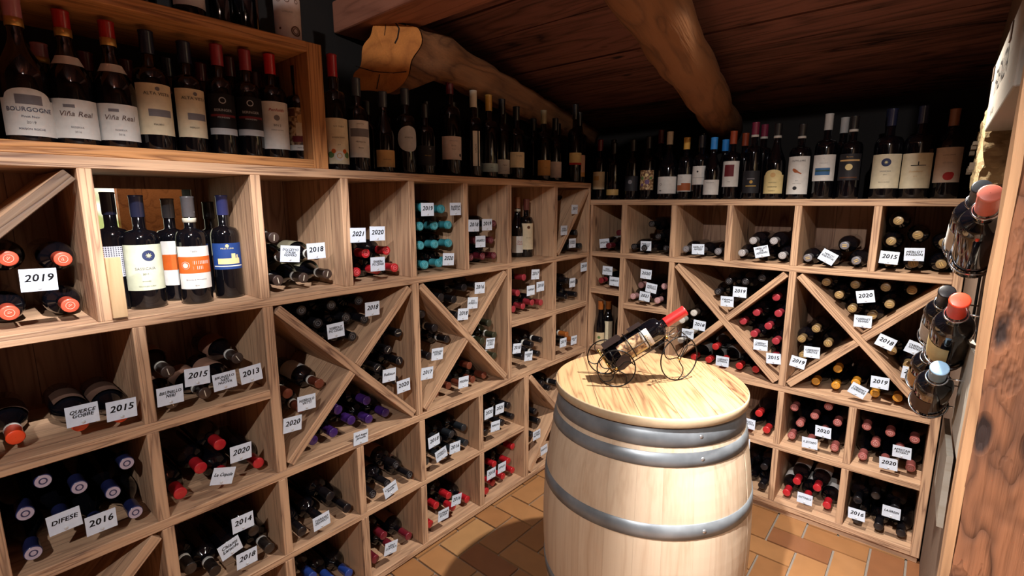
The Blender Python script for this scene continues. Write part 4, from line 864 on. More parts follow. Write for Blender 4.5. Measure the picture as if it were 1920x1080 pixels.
('L2g', 'pinkred', '', 0, '', [-0.05, -0.5455, 1.1153], [-0.345, -0.5455, 1.1153], 'pinkish red-capped bottle, top level, second-row cubby below the standing pair'),
('L2g', 'pinkred', '', 0, '', [-0.05, -0.5955, 1.0405], [-0.345, -0.5955, 1.0405], 'pinkish red-capped bottle, second level down, second-row cubby below the standing pair'),
('L2g', 'pinkred', '', 0, '', [-0.05, -0.5525, 0.9653], [-0.345, -0.5525, 0.9653], 'pinkish red-capped bottle, lowest level, second from left, second-row cubby below the standing pair'),
('L2g', 'pinkred', '', 0, '', [-0.05, -0.4754, 0.9731], [-0.345, -0.4754, 0.9731], 'pinkish red-capped bottle, lowest level, third from left, second-row cubby below the standing pair'),
('L2g', 'pinkred', '', 0, '', [-0.05, -0.399, 0.9602], [-0.345, -0.399, 0.9602], 'pinkish red-capped bottle, lowest level, rightmost, second-row cubby below the standing pair'),
('L2g', 'pinkred', '', 0, '', [-0.05, -0.6304, 0.9619], [-0.345, -0.6304, 0.9619], 'pinkish red-capped bottle, lowest level, leftmost, second-row cubby below the standing pair'),
('L2h', 'black', '', 0, '', [-0.05, -0.056, 1.0335], [-0.345, -0.056, 1.0335], "black-capped bottle, top level, rightmost, left rack's second row, corner cubby"),
('L2h', 'black', '', 0, '', [-0.05, -0.056, 0.956], [-0.345, -0.056, 0.956], "black-capped bottle, lowest level, rightmost, left rack's second row, corner cubby"),
('L2h', 'black', '', 0, '', [-0.05, -0.1572, 0.9582], [-0.345, -0.1572, 0.9582], "black-capped bottle, lowest level, leftmost, left rack's second row, corner cubby"),
('L2h', 'black', '', 0, '', [-0.05, -0.1495, 1.0511], [-0.345, -0.1495, 1.0511], "black-capped bottle, top level, leftmost, left rack's second row, corner cubby"),
('L3g', 'black', '', 1, '', [-0.05, -0.399, 0.7513], [-0.345, -0.399, 0.7513], 'black-capped bottle, top level, rightmost, third-row cubby left of the left-rack corner'),
('L3g', 'black', '', 1, '', [-0.05, -0.4757, 0.7403], [-0.345, -0.4757, 0.7403], 'black-capped bottle, top level, second from left, third-row cubby left of the left-rack corner'),
('L3g', 'black', '', 1, '', [-0.05, -0.4173, 0.676], [-0.345, -0.4173, 0.676], 'black-capped bottle, lowest level, rightmost, third-row cubby left of the left-rack corner'),
('L3g', 'black', '', 1, '', [-0.05, -0.5528, 0.6903], [-0.345, -0.5528, 0.6903], 'black-capped bottle, lowest level, leftmost, third-row cubby left of the left-rack corner'),
('L3g', 'black', '', 1, '', [-0.05, -0.5948, 0.7554], [-0.345, -0.5948, 0.7554], 'black-capped bottle, top level, leftmost, third-row cubby left of the left-rack corner'),
('L3h', 'copper', '', 1, '', [-0.05, -0.1417, 0.7275], [-0.345, -0.1417, 0.7275], "copper-capped bottle, top level, left rack's third row, corner cubby"),
('L3h', 'copper', '', 1, '', [-0.05, -0.056, 0.6746], [-0.345, -0.056, 0.6746], "copper-capped bottle, lowest level, left rack's third row, corner cubby"),
('L3a', 'blue', 'sail', 0, '', [-0.05, -2.4019, 0.8297], [-0.345, -2.4018, 0.8297], "navy-capped bottle, top level, second from left, left rack's third row, first cubby"),
('L3a', 'blue', 'sail', 0, '', [-0.05, -2.3394, 0.7834], [-0.345, -2.3394, 0.7835], "navy-capped bottle, top level, third from left, left rack's third row, first cubby"),
('L3a', 'blue', 'sail', 0, '', [-0.05, -2.2761, 0.7385], [-0.345, -2.2763, 0.7384], "navy-capped bottle, top level, fourth from left, left rack's third row, first cubby"),
('L3a', 'blue', 'sail', 0, '', [-0.05, -2.239, 0.8066], [-0.345, -2.239, 0.8063], "navy-capped bottle, top level, rightmost, left rack's third row, first cubby"),
('L3a', 'blue', 'sail', 0, '', [-0.05, -2.441, 0.7628], [-0.345, -2.441, 0.7628], "navy-capped bottle, top level, leftmost, left rack's third row, first cubby"),
('L3a', 'blue', 'sail', 0, '', [-0.029, -2.239, 0.6705], [-0.324, -2.239, 0.6705], "navy-capped bottle, lowest level, rightmost, left rack's third row, first cubby"),
('L3a', 'blue', 'sail', 0, '', [-0.0228, -2.441, 0.6705], [-0.3178, -2.441, 0.6705], "navy-capped bottle, lowest level, leftmost, left rack's third row, first cubby"),
('L3a', 'blue', 'sail', 0, '', [-0.05, -2.3787, 0.7167], [-0.345, -2.3787, 0.7167], "navy-capped bottle, lowest level, second from left, left rack's third row, first cubby"),
('L3a', 'blue', 'sail', 0, '', [-0.0348, -2.3165, 0.6705], [-0.3298, -2.3165, 0.6705], "navy-capped bottle, lowest level, third from left, left rack's third row, first cubby"),
('L3b', 'red', '', 0, '', [-0.05, -2.0127, 0.7704], [-0.345, -2.0127, 0.7704], "red-capped bottle, top level, left rack's third row, second cubby"),
('L3b', 'red', '', 0, '', [-0.05, -2.0696, 0.7178], [-0.345, -2.0696, 0.7178], "red-capped bottle, second level down, left rack's third row, second cubby"),
('L3b', 'red', '', 0, '', [-0.0367, -2.131, 0.6705], [-0.3317, -2.131, 0.6705], "red-capped bottle, lowest level, leftmost, left rack's third row, second cubby"),
('L3b', 'red', '', 0, '', [-0.0381, -1.912, 0.6705], [-0.3331, -1.912, 0.6705], "red-capped bottle, lowest level, rightmost, left rack's third row, second cubby"),
('L3b', 'red', '', 0, '', [-0.0325, -2.0081, 0.6705], [-0.3275, -2.0081, 0.6705], "red-capped bottle, lowest level, second from left, left rack's third row, second cubby"),
('L4b', 'blackbrown', '', 1, '', [-0.05, -2.126, 0.416], [-0.345, -2.126, 0.416], "blackish-capped bottle, top level, leftmost, left rack's fourth row, first cubby"),
('L4b', 'blackbrown', '', 1, '', [-0.0481, -2.064, 0.3695], [-0.3431, -2.064, 0.3695], "blackish-capped bottle, lowest level, leftmost, left rack's fourth row, first cubby"),
('L4b', 'blackbrown', '', 1, '', [-0.05, -1.9427, 0.4393], [-0.345, -1.9427, 0.4393], "blackish-capped bottle, top level, rightmost, left rack's fourth row, first cubby"),
('L4b', 'blackbrown', '', 1, '', [-0.0236, -1.909, 0.3695], [-0.3186, -1.909, 0.3695], "blackish-capped bottle, lowest level, rightmost, left rack's fourth row, first cubby"),
('L4b', 'blackbrown', '', 1, '', [-0.0334, -1.9865, 0.3695], [-0.3284, -1.9865, 0.3695], "blackish-capped bottle, lowest level, second from left, left rack's fourth row, first cubby"),
('L4c', 'black', '', 0, '', [-0.0216, -1.624, 0.3695], [-0.3166, -1.624, 0.3695], "black-capped bottle, lowest level, rightmost, left rack's fourth row, second cubby"),
('L4c', 'black', '', 0, '', [-0.05, -1.6723, 0.4301], [-0.345, -1.6723, 0.4301], "black-capped bottle, top level, left rack's fourth row, second cubby"),
('L4c', 'black', '', 0, '', [-0.0221, -1.7984, 0.3695], [-0.3171, -1.7984, 0.3695], "black-capped bottle, lowest level, leftmost, left rack's fourth row, second cubby"),
('L4c', 'black', '', 0, '', [-0.0325, -1.7207, 0.3695], [-0.3275, -1.7207, 0.3695], "black-capped bottle, lowest level, second from left, left rack's fourth row, second cubby"),
('L4d', 'black', 'disc', 0, 'dust', [-0.029, -1.329, 0.3695], [-0.324, -1.329, 0.3695], "black-capped bottle, lowest level, rightmost, left rack's fourth row, third cubby"),
('L4d', 'black', 'disc', 0, 'dust', [-0.05, -1.3791, 0.4287], [-0.345, -1.3791, 0.4287], "black-capped bottle, top level, left rack's fourth row, third cubby"),
('L4d', 'black', 'disc', 0, 'dust', [-0.0262, -1.51, 0.3695], [-0.3212, -1.51, 0.3695], "black-capped bottle, lowest level, leftmost, left rack's fourth row, third cubby"),
('L4d', 'black', 'disc', 0, 'dust', [-0.0439, -1.4292, 0.3695], [-0.3389, -1.4291, 0.3695], "black-capped bottle, lowest level, second from left, left rack's fourth row, third cubby"),
('L4e', 'slate', '', 0, '', [-0.0484, -0.981, 0.3695], [-0.3434, -0.981, 0.3695], "slate-grey-capped bottle, lowest level, rightmost, left rack's fourth row, fourth cubby"),
('L4e', 'slate', '', 0, '', [-0.05, -0.991, 0.4508], [-0.345, -0.991, 0.4508], "slate-grey-capped bottle, top level, rightmost, left rack's fourth row, fourth cubby"),
('L4e', 'slate', '', 0, '', [-0.05, -1.2218, 0.3762], [-0.345, -1.2218, 0.3762], "slate-grey-capped bottle, lowest level, leftmost, left rack's fourth row, fourth cubby"),
('L4e', 'slate', '', 0, '', [-0.05, -1.0684, 0.447], [-0.345, -1.0684, 0.447], "slate-grey-capped bottle, top level, second from left, left rack's fourth row, fourth cubby"),
('L4e', 'slate', '', 0, '', [-0.05, -1.1443, 0.3746], [-0.345, -1.1443, 0.3746], "slate-grey-capped bottle, lowest level, second from left, left rack's fourth row, fourth cubby"),
('L4e', 'slate', '', 0, '', [-0.05, -1.067, 0.3695], [-0.345, -1.067, 0.3695], "slate-grey-capped bottle, lowest level, third from left, left rack's fourth row, fourth cubby"),
('L4e', 'slate', '', 0, '', [-0.05, -1.1457, 0.4521], [-0.345, -1.1457, 0.4521], "slate-grey-capped bottle, top level, leftmost, left rack's fourth row, fourth cubby"),
('L4f', 'black', '', 0, '', [-0.05, -0.6685, 0.4562], [-0.345, -0.6685, 0.4562], "black-capped bottle, top level, rightmost, left rack's fourth row, fifth cubby"),
('L4f', 'black', '', 0, '', [-0.05, -0.639, 0.3839], [-0.345, -0.639, 0.3839], "black-capped bottle, lowest level, rightmost, left rack's fourth row, fifth cubby"),
('L4f', 'black', '', 0, '', [-0.05, -0.7163, 0.3779], [-0.345, -0.7163, 0.3779], "black-capped bottle, lowest level, second from left, left rack's fourth row, fifth cubby"),
('L4f', 'black', '', 0, '', [-0.05, -0.8412, 0.3695], [-0.345, -0.8412, 0.3695], "black-capped bottle, lowest level, leftmost, left rack's fourth row, fifth cubby"),
('L4f', 'black', '', 0, '', [-0.05, -0.7562, 0.4444], [-0.345, -0.7562, 0.4444], "black-capped bottle, top level, second from left, left rack's fourth row, fifth cubby"),
('L4f', 'black', '', 0, '', [-0.05, -0.8336, 0.4466], [-0.345, -0.8336, 0.4466], "black-capped bottle, top level, leftmost, left rack's fourth row, fifth cubby"),
('L5c', 'royal', '', 0, '', [-0.0485, -1.619, 0.0755], [-0.3435, -1.619, 0.0755], "royal blue-capped bottle, lowest level, rightmost, left rack's bottom row, leftmost cubby"),
('L5c', 'royal', '', 0, '', [-0.05, -1.7619, 0.1531], [-0.345, -1.7619, 0.1531], "royal blue-capped bottle, top level, left rack's bottom row, leftmost cubby"),
('L5c', 'royal', '', 0, '', [-0.05, -1.6944, 0.096], [-0.345, -1.6944, 0.096], "royal blue-capped bottle, lowest level, leftmost, left rack's bottom row, leftmost cubby"),
('L5d', 'maroonred', '', 0, 'dust', [-0.05, -1.4537, 0.1458], [-0.345, -1.4537, 0.1458], "wine-red-capped bottle, top level, left rack's bottom row, second cubby"),
('L5d', 'maroonred', '', 0, 'dust', [-0.0472, -1.332, 0.0755], [-0.3422, -1.332, 0.0755], "wine-red-capped bottle, lowest level, rightmost, left rack's bottom row, second cubby"),
('L5d', 'maroonred', '', 0, 'dust', [-0.0377, -1.5059, 0.0755], [-0.3327, -1.5059, 0.0755], "wine-red-capped bottle, lowest level, leftmost, left rack's bottom row, second cubby"),
('L5d', 'maroonred', '', 0, 'dust', [-0.0396, -1.4173, 0.0755], [-0.3346, -1.4173, 0.0755], "wine-red-capped bottle, lowest level, second from left, left rack's bottom row, second cubby"),
('L5e', 'red', '', 0, '', [-0.05, -1.1708, 0.1387], [-0.345, -1.1708, 0.1387], "red-capped bottle, top level, leftmost, left rack's bottom row, third cubby"),
('L5e', 'red', '', 0, '', [-0.047, -0.979, 0.0755], [-0.342, -0.979, 0.0755], "red-capped bottle, lowest level, rightmost, left rack's bottom row, third cubby"),
('L5e', 'red', '', 0, '', [-0.05, -1.0942, 0.1507], [-0.345, -1.0942, 0.1507], "red-capped bottle, top level, rightmost, left rack's bottom row, third cubby"),
('L5e', 'red', '', 0, '', [-0.0402, -1.2178, 0.0755], [-0.3352, -1.2178, 0.0755], "red-capped bottle, lowest level, leftmost, left rack's bottom row, third cubby"),
('L5e', 'red', '', 0, '', [-0.05, -1.0694, 0.077], [-0.345, -1.0694, 0.077], "red-capped bottle, lowest level, second from left, left rack's bottom row, third cubby"),
('L5f', 'red', '', 0, '', [-0.05, -0.636, 0.2143], [-0.345, -0.636, 0.2143], "red-capped bottle, top level, left rack's bottom row, fourth cubby"),
('L5f', 'red', '', 0, '', [-0.05, -0.6705, 0.1449], [-0.345, -0.6705, 0.1449], "red-capped bottle, third level down, left rack's bottom row, fourth cubby"),
('L5f', 'red', '', 0, '', [-0.05, -0.7809, 0.1744], [-0.345, -0.7809, 0.1744], "red-capped bottle, second level down, left rack's bottom row, fourth cubby"),
('L5f', 'red', '', 0, '', [-0.05, -0.636, 0.0755], [-0.345, -0.636, 0.0755], "red-capped bottle, lowest level, rightmost, left rack's bottom row, fourth cubby"),
('L5f', 'red', '', 0, '', [-0.05, -0.7133, 0.0755], [-0.345, -0.7133, 0.0755], "red-capped bottle, lowest level, third from left, left rack's bottom row, fourth cubby"),
('L5f', 'red', '', 0, '', [-0.05, -0.7906, 0.0755], [-0.345, -0.7906, 0.0755], "red-capped bottle, lowest level, second from left, left rack's bottom row, fourth cubby"),
('L5f', 'red', '', 0, '', [-0.0236, -0.868, 0.0755], [-0.3186, -0.868, 0.0755], "red-capped bottle, lowest level, leftmost, left rack's bottom row, fourth cubby"),
('XCl', 'black', '', 0, '', [-0.05, -0.4414, 0.3461], [-0.345, -0.4414, 0.3461], 'black-capped bottle, top level, left triangle of the low cross beside the barrel'),
('XCl', 'black', '', 0, '', [-0.05, -0.408, 0.2762], [-0.345, -0.408, 0.2762], 'black-capped bottle, second level down, left triangle of the low cross beside the barrel'),
('XCl', 'black', '', 0, '', [-0.05, -0.4687, 0.2189], [-0.345, -0.4687, 0.2189], 'black-capped bottle, lowest level, left triangle of the low cross beside the barrel'),
('XCt', 'black', '', 1, '', [-0.05, -0.3767, 0.4923], [-0.345, -0.3767, 0.4923], 'black-capped bottle, top level, top triangle of the low cross beside the barrel'),
('XCt', 'black', '', 1, '', [-0.05, -0.3143, 0.4465], [-0.345, -0.3142, 0.4465], 'black-capped bottle, second level down, top triangle of the low cross beside the barrel'),
('XCt', 'black', '', 1, '', [-0.05, -0.2371, 0.4534], [-0.345, -0.2371, 0.4534], 'black-capped bottle, lowest level, top triangle of the low cross beside the barrel'),
('B1a', 'maroon', '', 0, 'white', [0.054, 0.05, 1.2545], [0.054, 0.345, 1.2545], "maroon-capped bottle, leftmost, back rack's top row, corner cubby"),
('B1a', 'maroon', '', 0, 'white', [0.161, 0.05, 1.3252], [0.161, 0.345, 1.3252], "maroon-capped bottle, rightmost, back rack's top row, corner cubby"),
('B1a', 'maroon', '', 0, 'white', [0.1315, -0.012, 1.2535], [0.1315, 0.283, 1.2535], "maroon-capped bottle, second from left, back rack's top row, corner cubby"),
('B1b', 'black', 'disc', 0, '', [0.396, 0.05, 1.314], [0.396, 0.345, 1.314], "black-capped bottle, second level down, back rack's top row, second cubby"),
('B1b', 'black', 'disc', 0, '', [0.4444, 0.05, 1.2535], [0.4444, 0.345, 1.2535], "black-capped bottle, lowest level, rightmost, back rack's top row, second cubby"),
('B1b', 'black', 'disc', 0, '', [0.27, 0.0236, 1.2535], [0.27, 0.3186, 1.2535], "black-capped bottle, lowest level, leftmost, back rack's top row, second cubby"),
('B1b', 'black', 'disc', 0, '', [0.3476, -0.0077, 1.2535], [0.3476, 0.2873, 1.2535], "black-capped bottle, lowest level, second from left, back rack's top row, second cubby"),
('B1b', 'black', 'disc', 0, '', [0.3555, 0.05, 1.3801], [0.3555, 0.345, 1.3801], "black-capped bottle, top level, back rack's top row, second cubby"),
('B1c', 'grey', 'disc', 0, '', [0.7156, 0.05, 1.2535], [0.7156, 0.345, 1.2535], "grey-capped bottle, rightmost, back rack's top row, third cubby"),
('B1c', 'grey', 'disc', 0, '', [0.552, 0.05, 1.2554], [0.552, 0.345, 1.2554], "grey-capped bottle, leftmost, back rack's top row, third cubby"),
('B1c', 'grey', 'disc', 0, '', [0.6309, 0.05, 1.2535], [0.6309, 0.345, 1.2535], "grey-capped bottle, second from left, back rack's top row, third cubby"),
('B1d', 'silver', 'disc', 0, '', [0.8753, 0.05, 1.3156], [0.8753, 0.345, 1.3156], "silver-capped bottle, top level, leftmost, back rack's top row, fourth cubby"),
('B1d', 'silver', 'disc', 0, '', [0.9652, 0.05, 1.3189], [0.9652, 0.345, 1.3189], "silver-capped bottle, top level, rightmost, back rack's top row, fourth cubby"),
('B1d', 'silver', 'disc', 0, '', [0.829, 0.05, 1.2535], [0.829, 0.345, 1.2535], "silver-capped bottle, lowest level, leftmost, back rack's top row, fourth cubby"),
('B1d', 'silver', 'disc', 0, '', [1.0067, 0.0485, 1.2535], [1.0067, 0.3435, 1.2535], "silver-capped bottle, lowest level, rightmost, back rack's top row, fourth cubby"),
('B1d', 'silver', 'disc', 0, '', [0.9217, 0.0421, 1.2535], [0.9217, 0.3371, 1.2535], "silver-capped bottle, lowest level, second from left, back rack's top row, fourth cubby"),
('B1e', 'grey', 'slot', 0, '', [1.2432, 0.05, 1.313], [1.2432, 0.345, 1.313], "grey-capped bottle, top level, back rack's top row, fifth cubby"),
('B1e', 'grey', 'slot', 0, '', [1.116, 0.0156, 1.2535], [1.116, 0.3106, 1.2535], "grey-capped bottle, lowest level, leftmost, back rack's top row, fifth cubby"),
('B1e', 'grey', 'slot', 0, '', [1.2929, 0.0301, 1.2535], [1.2929, 0.3251, 1.2535], "grey-capped bottle, lowest level, rightmost, back rack's top row, fifth cubby"),
('B1e', 'grey', 'slot', 0, '', [1.1935, 0.0004, 1.2535], [1.1935, 0.2954, 1.2535], "grey-capped bottle, lowest level, second from left, back rack's top row, fifth cubby"),
('B1f', 'goldslot', 'slot', 0, '', [1.4158, 0.05, 1.4237], [1.4158, 0.345, 1.4237], "dull gold-capped bottle, top level, back rack's top row, last cubby"),
('B1f', 'goldslot', 'slot', 0, '', [1.4829, 0.05, 1.3683], [1.4829, 0.345, 1.3683], "dull gold-capped bottle, second level down, second from left, back rack's top row, last cubby"),
('B1f', 'goldslot', 'slot', 0, '', [1.401, 0.05, 1.3401], [1.401, 0.345, 1.3401], "dull gold-capped bottle, second level down, leftmost, back rack's top row, last cubby"),
('B1f', 'goldslot', 'slot', 0, '', [1.566, 0.05, 1.3422], [1.566, 0.345, 1.3422], "dull gold-capped bottle, second level down, rightmost, back rack's top row, last cubby"),
('B1f', 'goldslot', 'slot', 0, '', [1.566, 0.05, 1.2581], [1.566, 0.345, 1.2581], "dull gold-capped bottle, lowest level, rightmost, back rack's top row, last cubby"),
('B1f', 'goldslot', 'slot', 0, '', [1.401, 0.05, 1.2568], [1.401, 0.345, 1.2568], "dull gold-capped bottle, lowest level, leftmost, back rack's top row, last cubby"),
('B1f', 'goldslot', 'slot', 0, '', [1.4807, 0.05, 1.2549], [1.4807, 0.345, 1.2549], "dull gold-capped bottle, lowest level, second from left, back rack's top row, last cubby"),
('B2a', 'pinkred', '', 0, '', [0.054, 0.05, 1.0385], [0.054, 0.345, 1.0385], "pinkish red-capped bottle, leftmost, back rack's small middle cubby in the corner"),
('B2a', 'pinkred', '', 0, '', [0.1438, 0.0373, 1.0385], [0.1438, 0.3323, 1.0385], "pinkish red-capped bottle, rightmost, back rack's small middle cubby in the corner"),
('B2b', 'pinksilver', 'disc', 0, '', [0.3097, 0.05, 1.0377], [0.3097, 0.345, 1.0377], "pale pink-capped bottle, top level, leftmost, back rack's second row, second cubby"),
('B2b', 'pinksilver', 'disc', 0, '', [0.271, 0.0344, 0.9705], [0.271, 0.3294, 0.9705], "pale pink-capped bottle, lowest level, leftmost, back rack's second row, second cubby"),
('B2b', 'pinksilver', 'disc', 0, '', [0.446, 0.05, 1.0456], [0.446, 0.345, 1.0456], "pale pink-capped bottle, top level, rightmost, back rack's second row, second cubby"),
('B2b', 'pinksilver', 'disc', 0, '', [0.4268, 0.012, 0.9705], [0.4268, 0.307, 0.9705], "pale pink-capped bottle, lowest level, rightmost, back rack's second row, second cubby"),
('B2b', 'pinksilver', 'disc', 0, '', [0.3493, 0.0192, 0.9705], [0.3493, 0.3142, 0.9705], "pale pink-capped bottle, lowest level, second from left, back rack's second row, second cubby"),
('B3b', 'black', '', 0, '', [0.2743, 0.05, 0.7048], [0.2743, 0.345, 0.7048], "black-capped bottle, leftmost, back rack's cubby behind the bottle carriage"),
('B3b', 'black', '', 0, '', [0.369, 0.05, 0.7163], [0.369, 0.345, 0.7163], "black-capped bottle, second from left, back rack's cubby behind the bottle carriage"),
('B3b', 'black', '', 0, '', [0.446, 0.05, 0.725], [0.446, 0.345, 0.725], "black-capped bottle, rightmost, back rack's cubby behind the bottle carriage"),
('YAt', 'black', 'disc', 0, '', [0.7785, 0.05, 1.1088], [0.7785, 0.345, 1.1088], "black-capped bottle, top level, leftmost, top triangle of back rack's first cross"),
('YAt', 'black', 'disc', 0, '', [0.8558, 0.05, 1.1139], [0.8558, 0.345, 1.1139], "black-capped bottle, top level, second from left, top triangle of back rack's first cross"),
('YAt', 'black', 'disc', 0, '', [0.9287, 0.05, 1.1403], [0.9287, 0.345, 1.1403], "black-capped bottle, top level, rightmost, top triangle of back rack's first cross"),
('YAt', 'black', 'disc', 0, '', [0.729, 0.05, 1.0491], [0.729, 0.345, 1.0491], "black-capped bottle, second level down, top triangle of back rack's first cross"),
('YAt', 'black', 'disc', 0, '', [0.8167, 0.05, 1.0277], [0.8167, 0.345, 1.0277], "black-capped bottle, lowest level, top triangle of back rack's first cross"),
('YAl', 'whitegold', 'disc', 0, '', [0.6145, 0.05, 0.9219], [0.6145, 0.345, 0.9218], "white-capped bottle, top level, left triangle of back rack's first cross"),
('YAl', 'whitegold', 'disc', 0, '', [0.554, 0.05, 0.8734], [0.554, 0.345, 0.8734], "white-capped bottle, second level down, left triangle of back rack's first cross"),
('YAl', 'whitegold', 'disc', 0, '', [0.554, 0.05, 0.7635], [0.554, 0.345, 0.7635], "white-capped bottle, lowest level, left triangle of back rack's first cross"),
('YAl', 'whitegold', 'disc', 0, '', [0.6086, 0.05, 0.8185], [0.6086, 0.345, 0.8185], "white-capped bottle, third level down, left triangle of back rack's first cross"),
('YAr', 'pinkred', '', 0, '', [0.9971, 0.05, 1.0545], [0.997, 0.345, 1.0544], "pinkish red-capped bottle, top level, right triangle of back rack's first cross"),
('YAr', 'pinkred', '', 0, '', [0.9177, 0.05, 0.9691], [0.9177, 0.345, 0.9691], "pinkish red-capped bottle, second level down, leftmost, right triangle of back rack's first cross"),
('YAr', 'pinkred', '', 0, '', [0.8604, 0.05, 0.917], [0.8604, 0.345, 0.917], "pinkish red-capped bottle, third level down, leftmost, right triangle of back rack's first cross"),
('YAr', 'pinkred', '', 0, '', [1.013, 0.05, 0.9786], [1.013, 0.345, 0.9786], "pinkish red-capped bottle, second level down, rightmost, right triangle of back rack's first cross"),
('YAr', 'pinkred', '', 0, '', [0.975, 0.05, 0.9111], [0.9751, 0.345, 0.9109], "pinkish red-capped bottle, third level down, rightmost, right triangle of back rack's first cross"),
('YAr', 'pinkred', '', 0, '', [0.915, 0.05, 0.862], [0.915, 0.345, 0.862], "pinkish red-capped bottle, fourth level down, leftmost, right triangle of back rack's first cross"),
('YAr', 'pinkred', '', 0, '', [1.013, 0.05, 0.8435], [1.013, 0.345, 0.8433], "pinkish red-capped bottle, fourth level down, rightmost, right triangle of back rack's first cross"),
('YAr', 'pinkred', '', 0, '', [1.0104, 0.05, 0.7661], [1.0107, 0.345, 0.7658], "pinkish red-capped bottle, lowest level, right triangle of back rack's first cross"),
('YAb', 'crimson', '', 0, 'white', [0.7372, 0.05, 0.7621], [0.7368, 0.345, 0.7624], "crimson-capped bottle, top level, bottom triangle of back rack's first cross"),
('YAb', 'crimson', '', 0, 'white', [0.7074, 0.05, 0.6855], [0.7075, 0.345, 0.6855], "crimson-capped bottle, lowest level, second from left, bottom triangle of back rack's first cross"),
('YAb', 'crimson', '', 0, 'white', [0.8596, 0.05, 0.6855], [0.8595, 0.345, 0.6855], "crimson-capped bottle, lowest level, fourth from left, bottom triangle of back rack's first cross"),
('YAb', 'crimson', '', 0, 'white', [0.9369, 0.05, 0.6855], [0.9369, 0.345, 0.6855], "crimson-capped bottle, lowest level, rightmost, bottom triangle of back rack's first cross"),
('YAb', 'crimson', '', 0, 'white', [0.6301, 0.05, 0.6855], [0.6301, 0.345, 0.6855], "crimson-capped bottle, lowest level, leftmost, bottom triangle of back rack's first cross"),
('YAb', 'crimson', '', 0, 'white', [0.7835, 0.05, 0.7], [0.7835, 0.345, 0.7005], "crimson-capped bottle, lowest level, third from left, bottom triangle of back rack's first cross"),
('YBt', 'goldslot', 'slot', 0, '', [1.1914, 0.05, 1.148], [1.1914, 0.345, 1.148], "dull gold-capped bottle, top level, leftmost, top triangle of back rack's second cross"),
('YBt', 'goldslot', 'slot', 0, '', [1.2978, 0.05, 1.148], [1.2978, 0.345, 1.148], "dull gold-capped bottle, top level, second from left, top triangle of back rack's second cross"),
('YBt', 'goldslot', 'slot', 0, '', [1.403, 0.05, 1.148], [1.403, 0.345, 1.148], "dull gold-capped bottle, top level, third from left, top triangle of back rack's second cross"),
('YBt', 'goldslot', 'slot', 0, '', [1.4888, 0.05, 1.1457], [1.4888, 0.345, 1.1457], "dull gold-capped bottle, top level, rightmost, top triangle of back rack's second cross"),
('YBt', 'goldslot', 'slot', 0, '', [1.2441, 0.05, 1.0964], [1.2441, 0.345, 1.0964], "dull gold-capped bottle, second level down, leftmost, top triangle of back rack's second cross"),
('YBt', 'goldslot', 'slot', 0, '', [1.4232, 0.05, 1.0781], [1.4232, 0.345, 1.0781], "dull gold-capped bottle, second level down, rightmost, top triangle of back rack's second cross"),
('YBt', 'goldslot', 'slot', 0, '', [1.2968, 0.05, 1.0422], [1.2968, 0.345, 1.0422], "dull gold-capped bottle, lowest level, leftmost, top triangle of back rack's second cross"),
('YBt', 'goldslot', 'slot', 0, '', [1.3692, 0.05, 1.0227], [1.3692, 0.345, 1.0227], "dull gold-capped bottle, lowest level, rightmost, top triangle of back rack's second cross"),
('YBt', 'goldslot', 'slot', 0, '', [1.3505, 0.05, 1.0955], [1.3505, 0.345, 1.0955], "dull gold-capped bottle, second level down, second from left, top triangle of back rack's second cross"),
('YBl', 'goldslot', 'slot', 0, '', [1.1715, 0.05, 0.9309], [1.1715, 0.345, 0.9309], "dull gold-capped bottle, top level, left triangle of back rack's second cross"),
('YBl', 'goldslot', 'slot', 0, '', [1.119, 0.05, 0.8738], [1.119, 0.345, 0.8738], "dull gold-capped bottle, second level down, leftmost, left triangle of back rack's second cross"),
('YBl', 'goldslot', 'slot', 0, '', [1.2231, 0.05, 0.8724], [1.2231, 0.345, 0.8724], "dull gold-capped bottle, second level down, rightmost, left triangle of back rack's second cross"),
('YBl', 'goldslot', 'slot', 0, '', [1.1312, 0.05, 0.7973], [1.1312, 0.345, 0.7973], "dull gold-capped bottle, lowest level, left triangle of back rack's second cross"),
('YBr', 'goldslot', 'slot', 0, '', [1.4516, 0.05, 0.883], [1.4516, 0.345, 0.883], "dull gold-capped bottle, third level down, leftmost, right triangle of back rack's second cross"),
('YBr', 'goldslot', 'slot', 0, '', [1.566, 0.05, 0.9648], [1.566, 0.345, 0.9648], "dull gold-capped bottle, top level, right triangle of back rack's second cross"),
('YBr', 'goldslot', 'slot', 0, '', [1.5107, 0.05, 0.8329], [1.5107, 0.345, 0.8329], "dull gold-capped bottle, third level down, rightmost, right triangle of back rack's second cross"),
('YBr', 'goldslot', 'slot', 0, '', [1.566, 0.05, 0.8873], [1.566, 0.345, 0.8873], "dull gold-capped bottle, second level down, right triangle of back rack's second cross"),
('YBr', 'goldslot', 'slot', 0, '', [1.566, 0.05, 0.7786], [1.566, 0.345, 0.7786], "dull gold-capped bottle, lowest level, right triangle of back rack's second cross"),
('YBb', 'gold', 'disc', 0, '', [1.2713, 0.05, 0.763], [1.2713, 0.345, 0.763], "bright gold-capped bottle, top level, bottom triangle of back rack's second cross"),
('YBb', 'gold', 'disc', 0, '', [1.1934, 0.05, 0.6855], [1.1934, 0.345, 0.6855], "bright gold-capped bottle, lowest level, leftmost, bottom triangle of back rack's second cross"),
('YBb', 'gold', 'disc', 0, '', [1.2709, 0.05, 0.6855], [1.2709, 0.345, 0.6855], "bright gold-capped bottle, lowest level, second from left, bottom triangle of back rack's second cross"),
('YBb', 'gold', 'disc', 0, '', [1.4916, 0.05, 0.6855], [1.4916, 0.345, 0.6855], "bright gold-capped bottle, lowest level, rightmost, bottom triangle of back rack's second cross"),
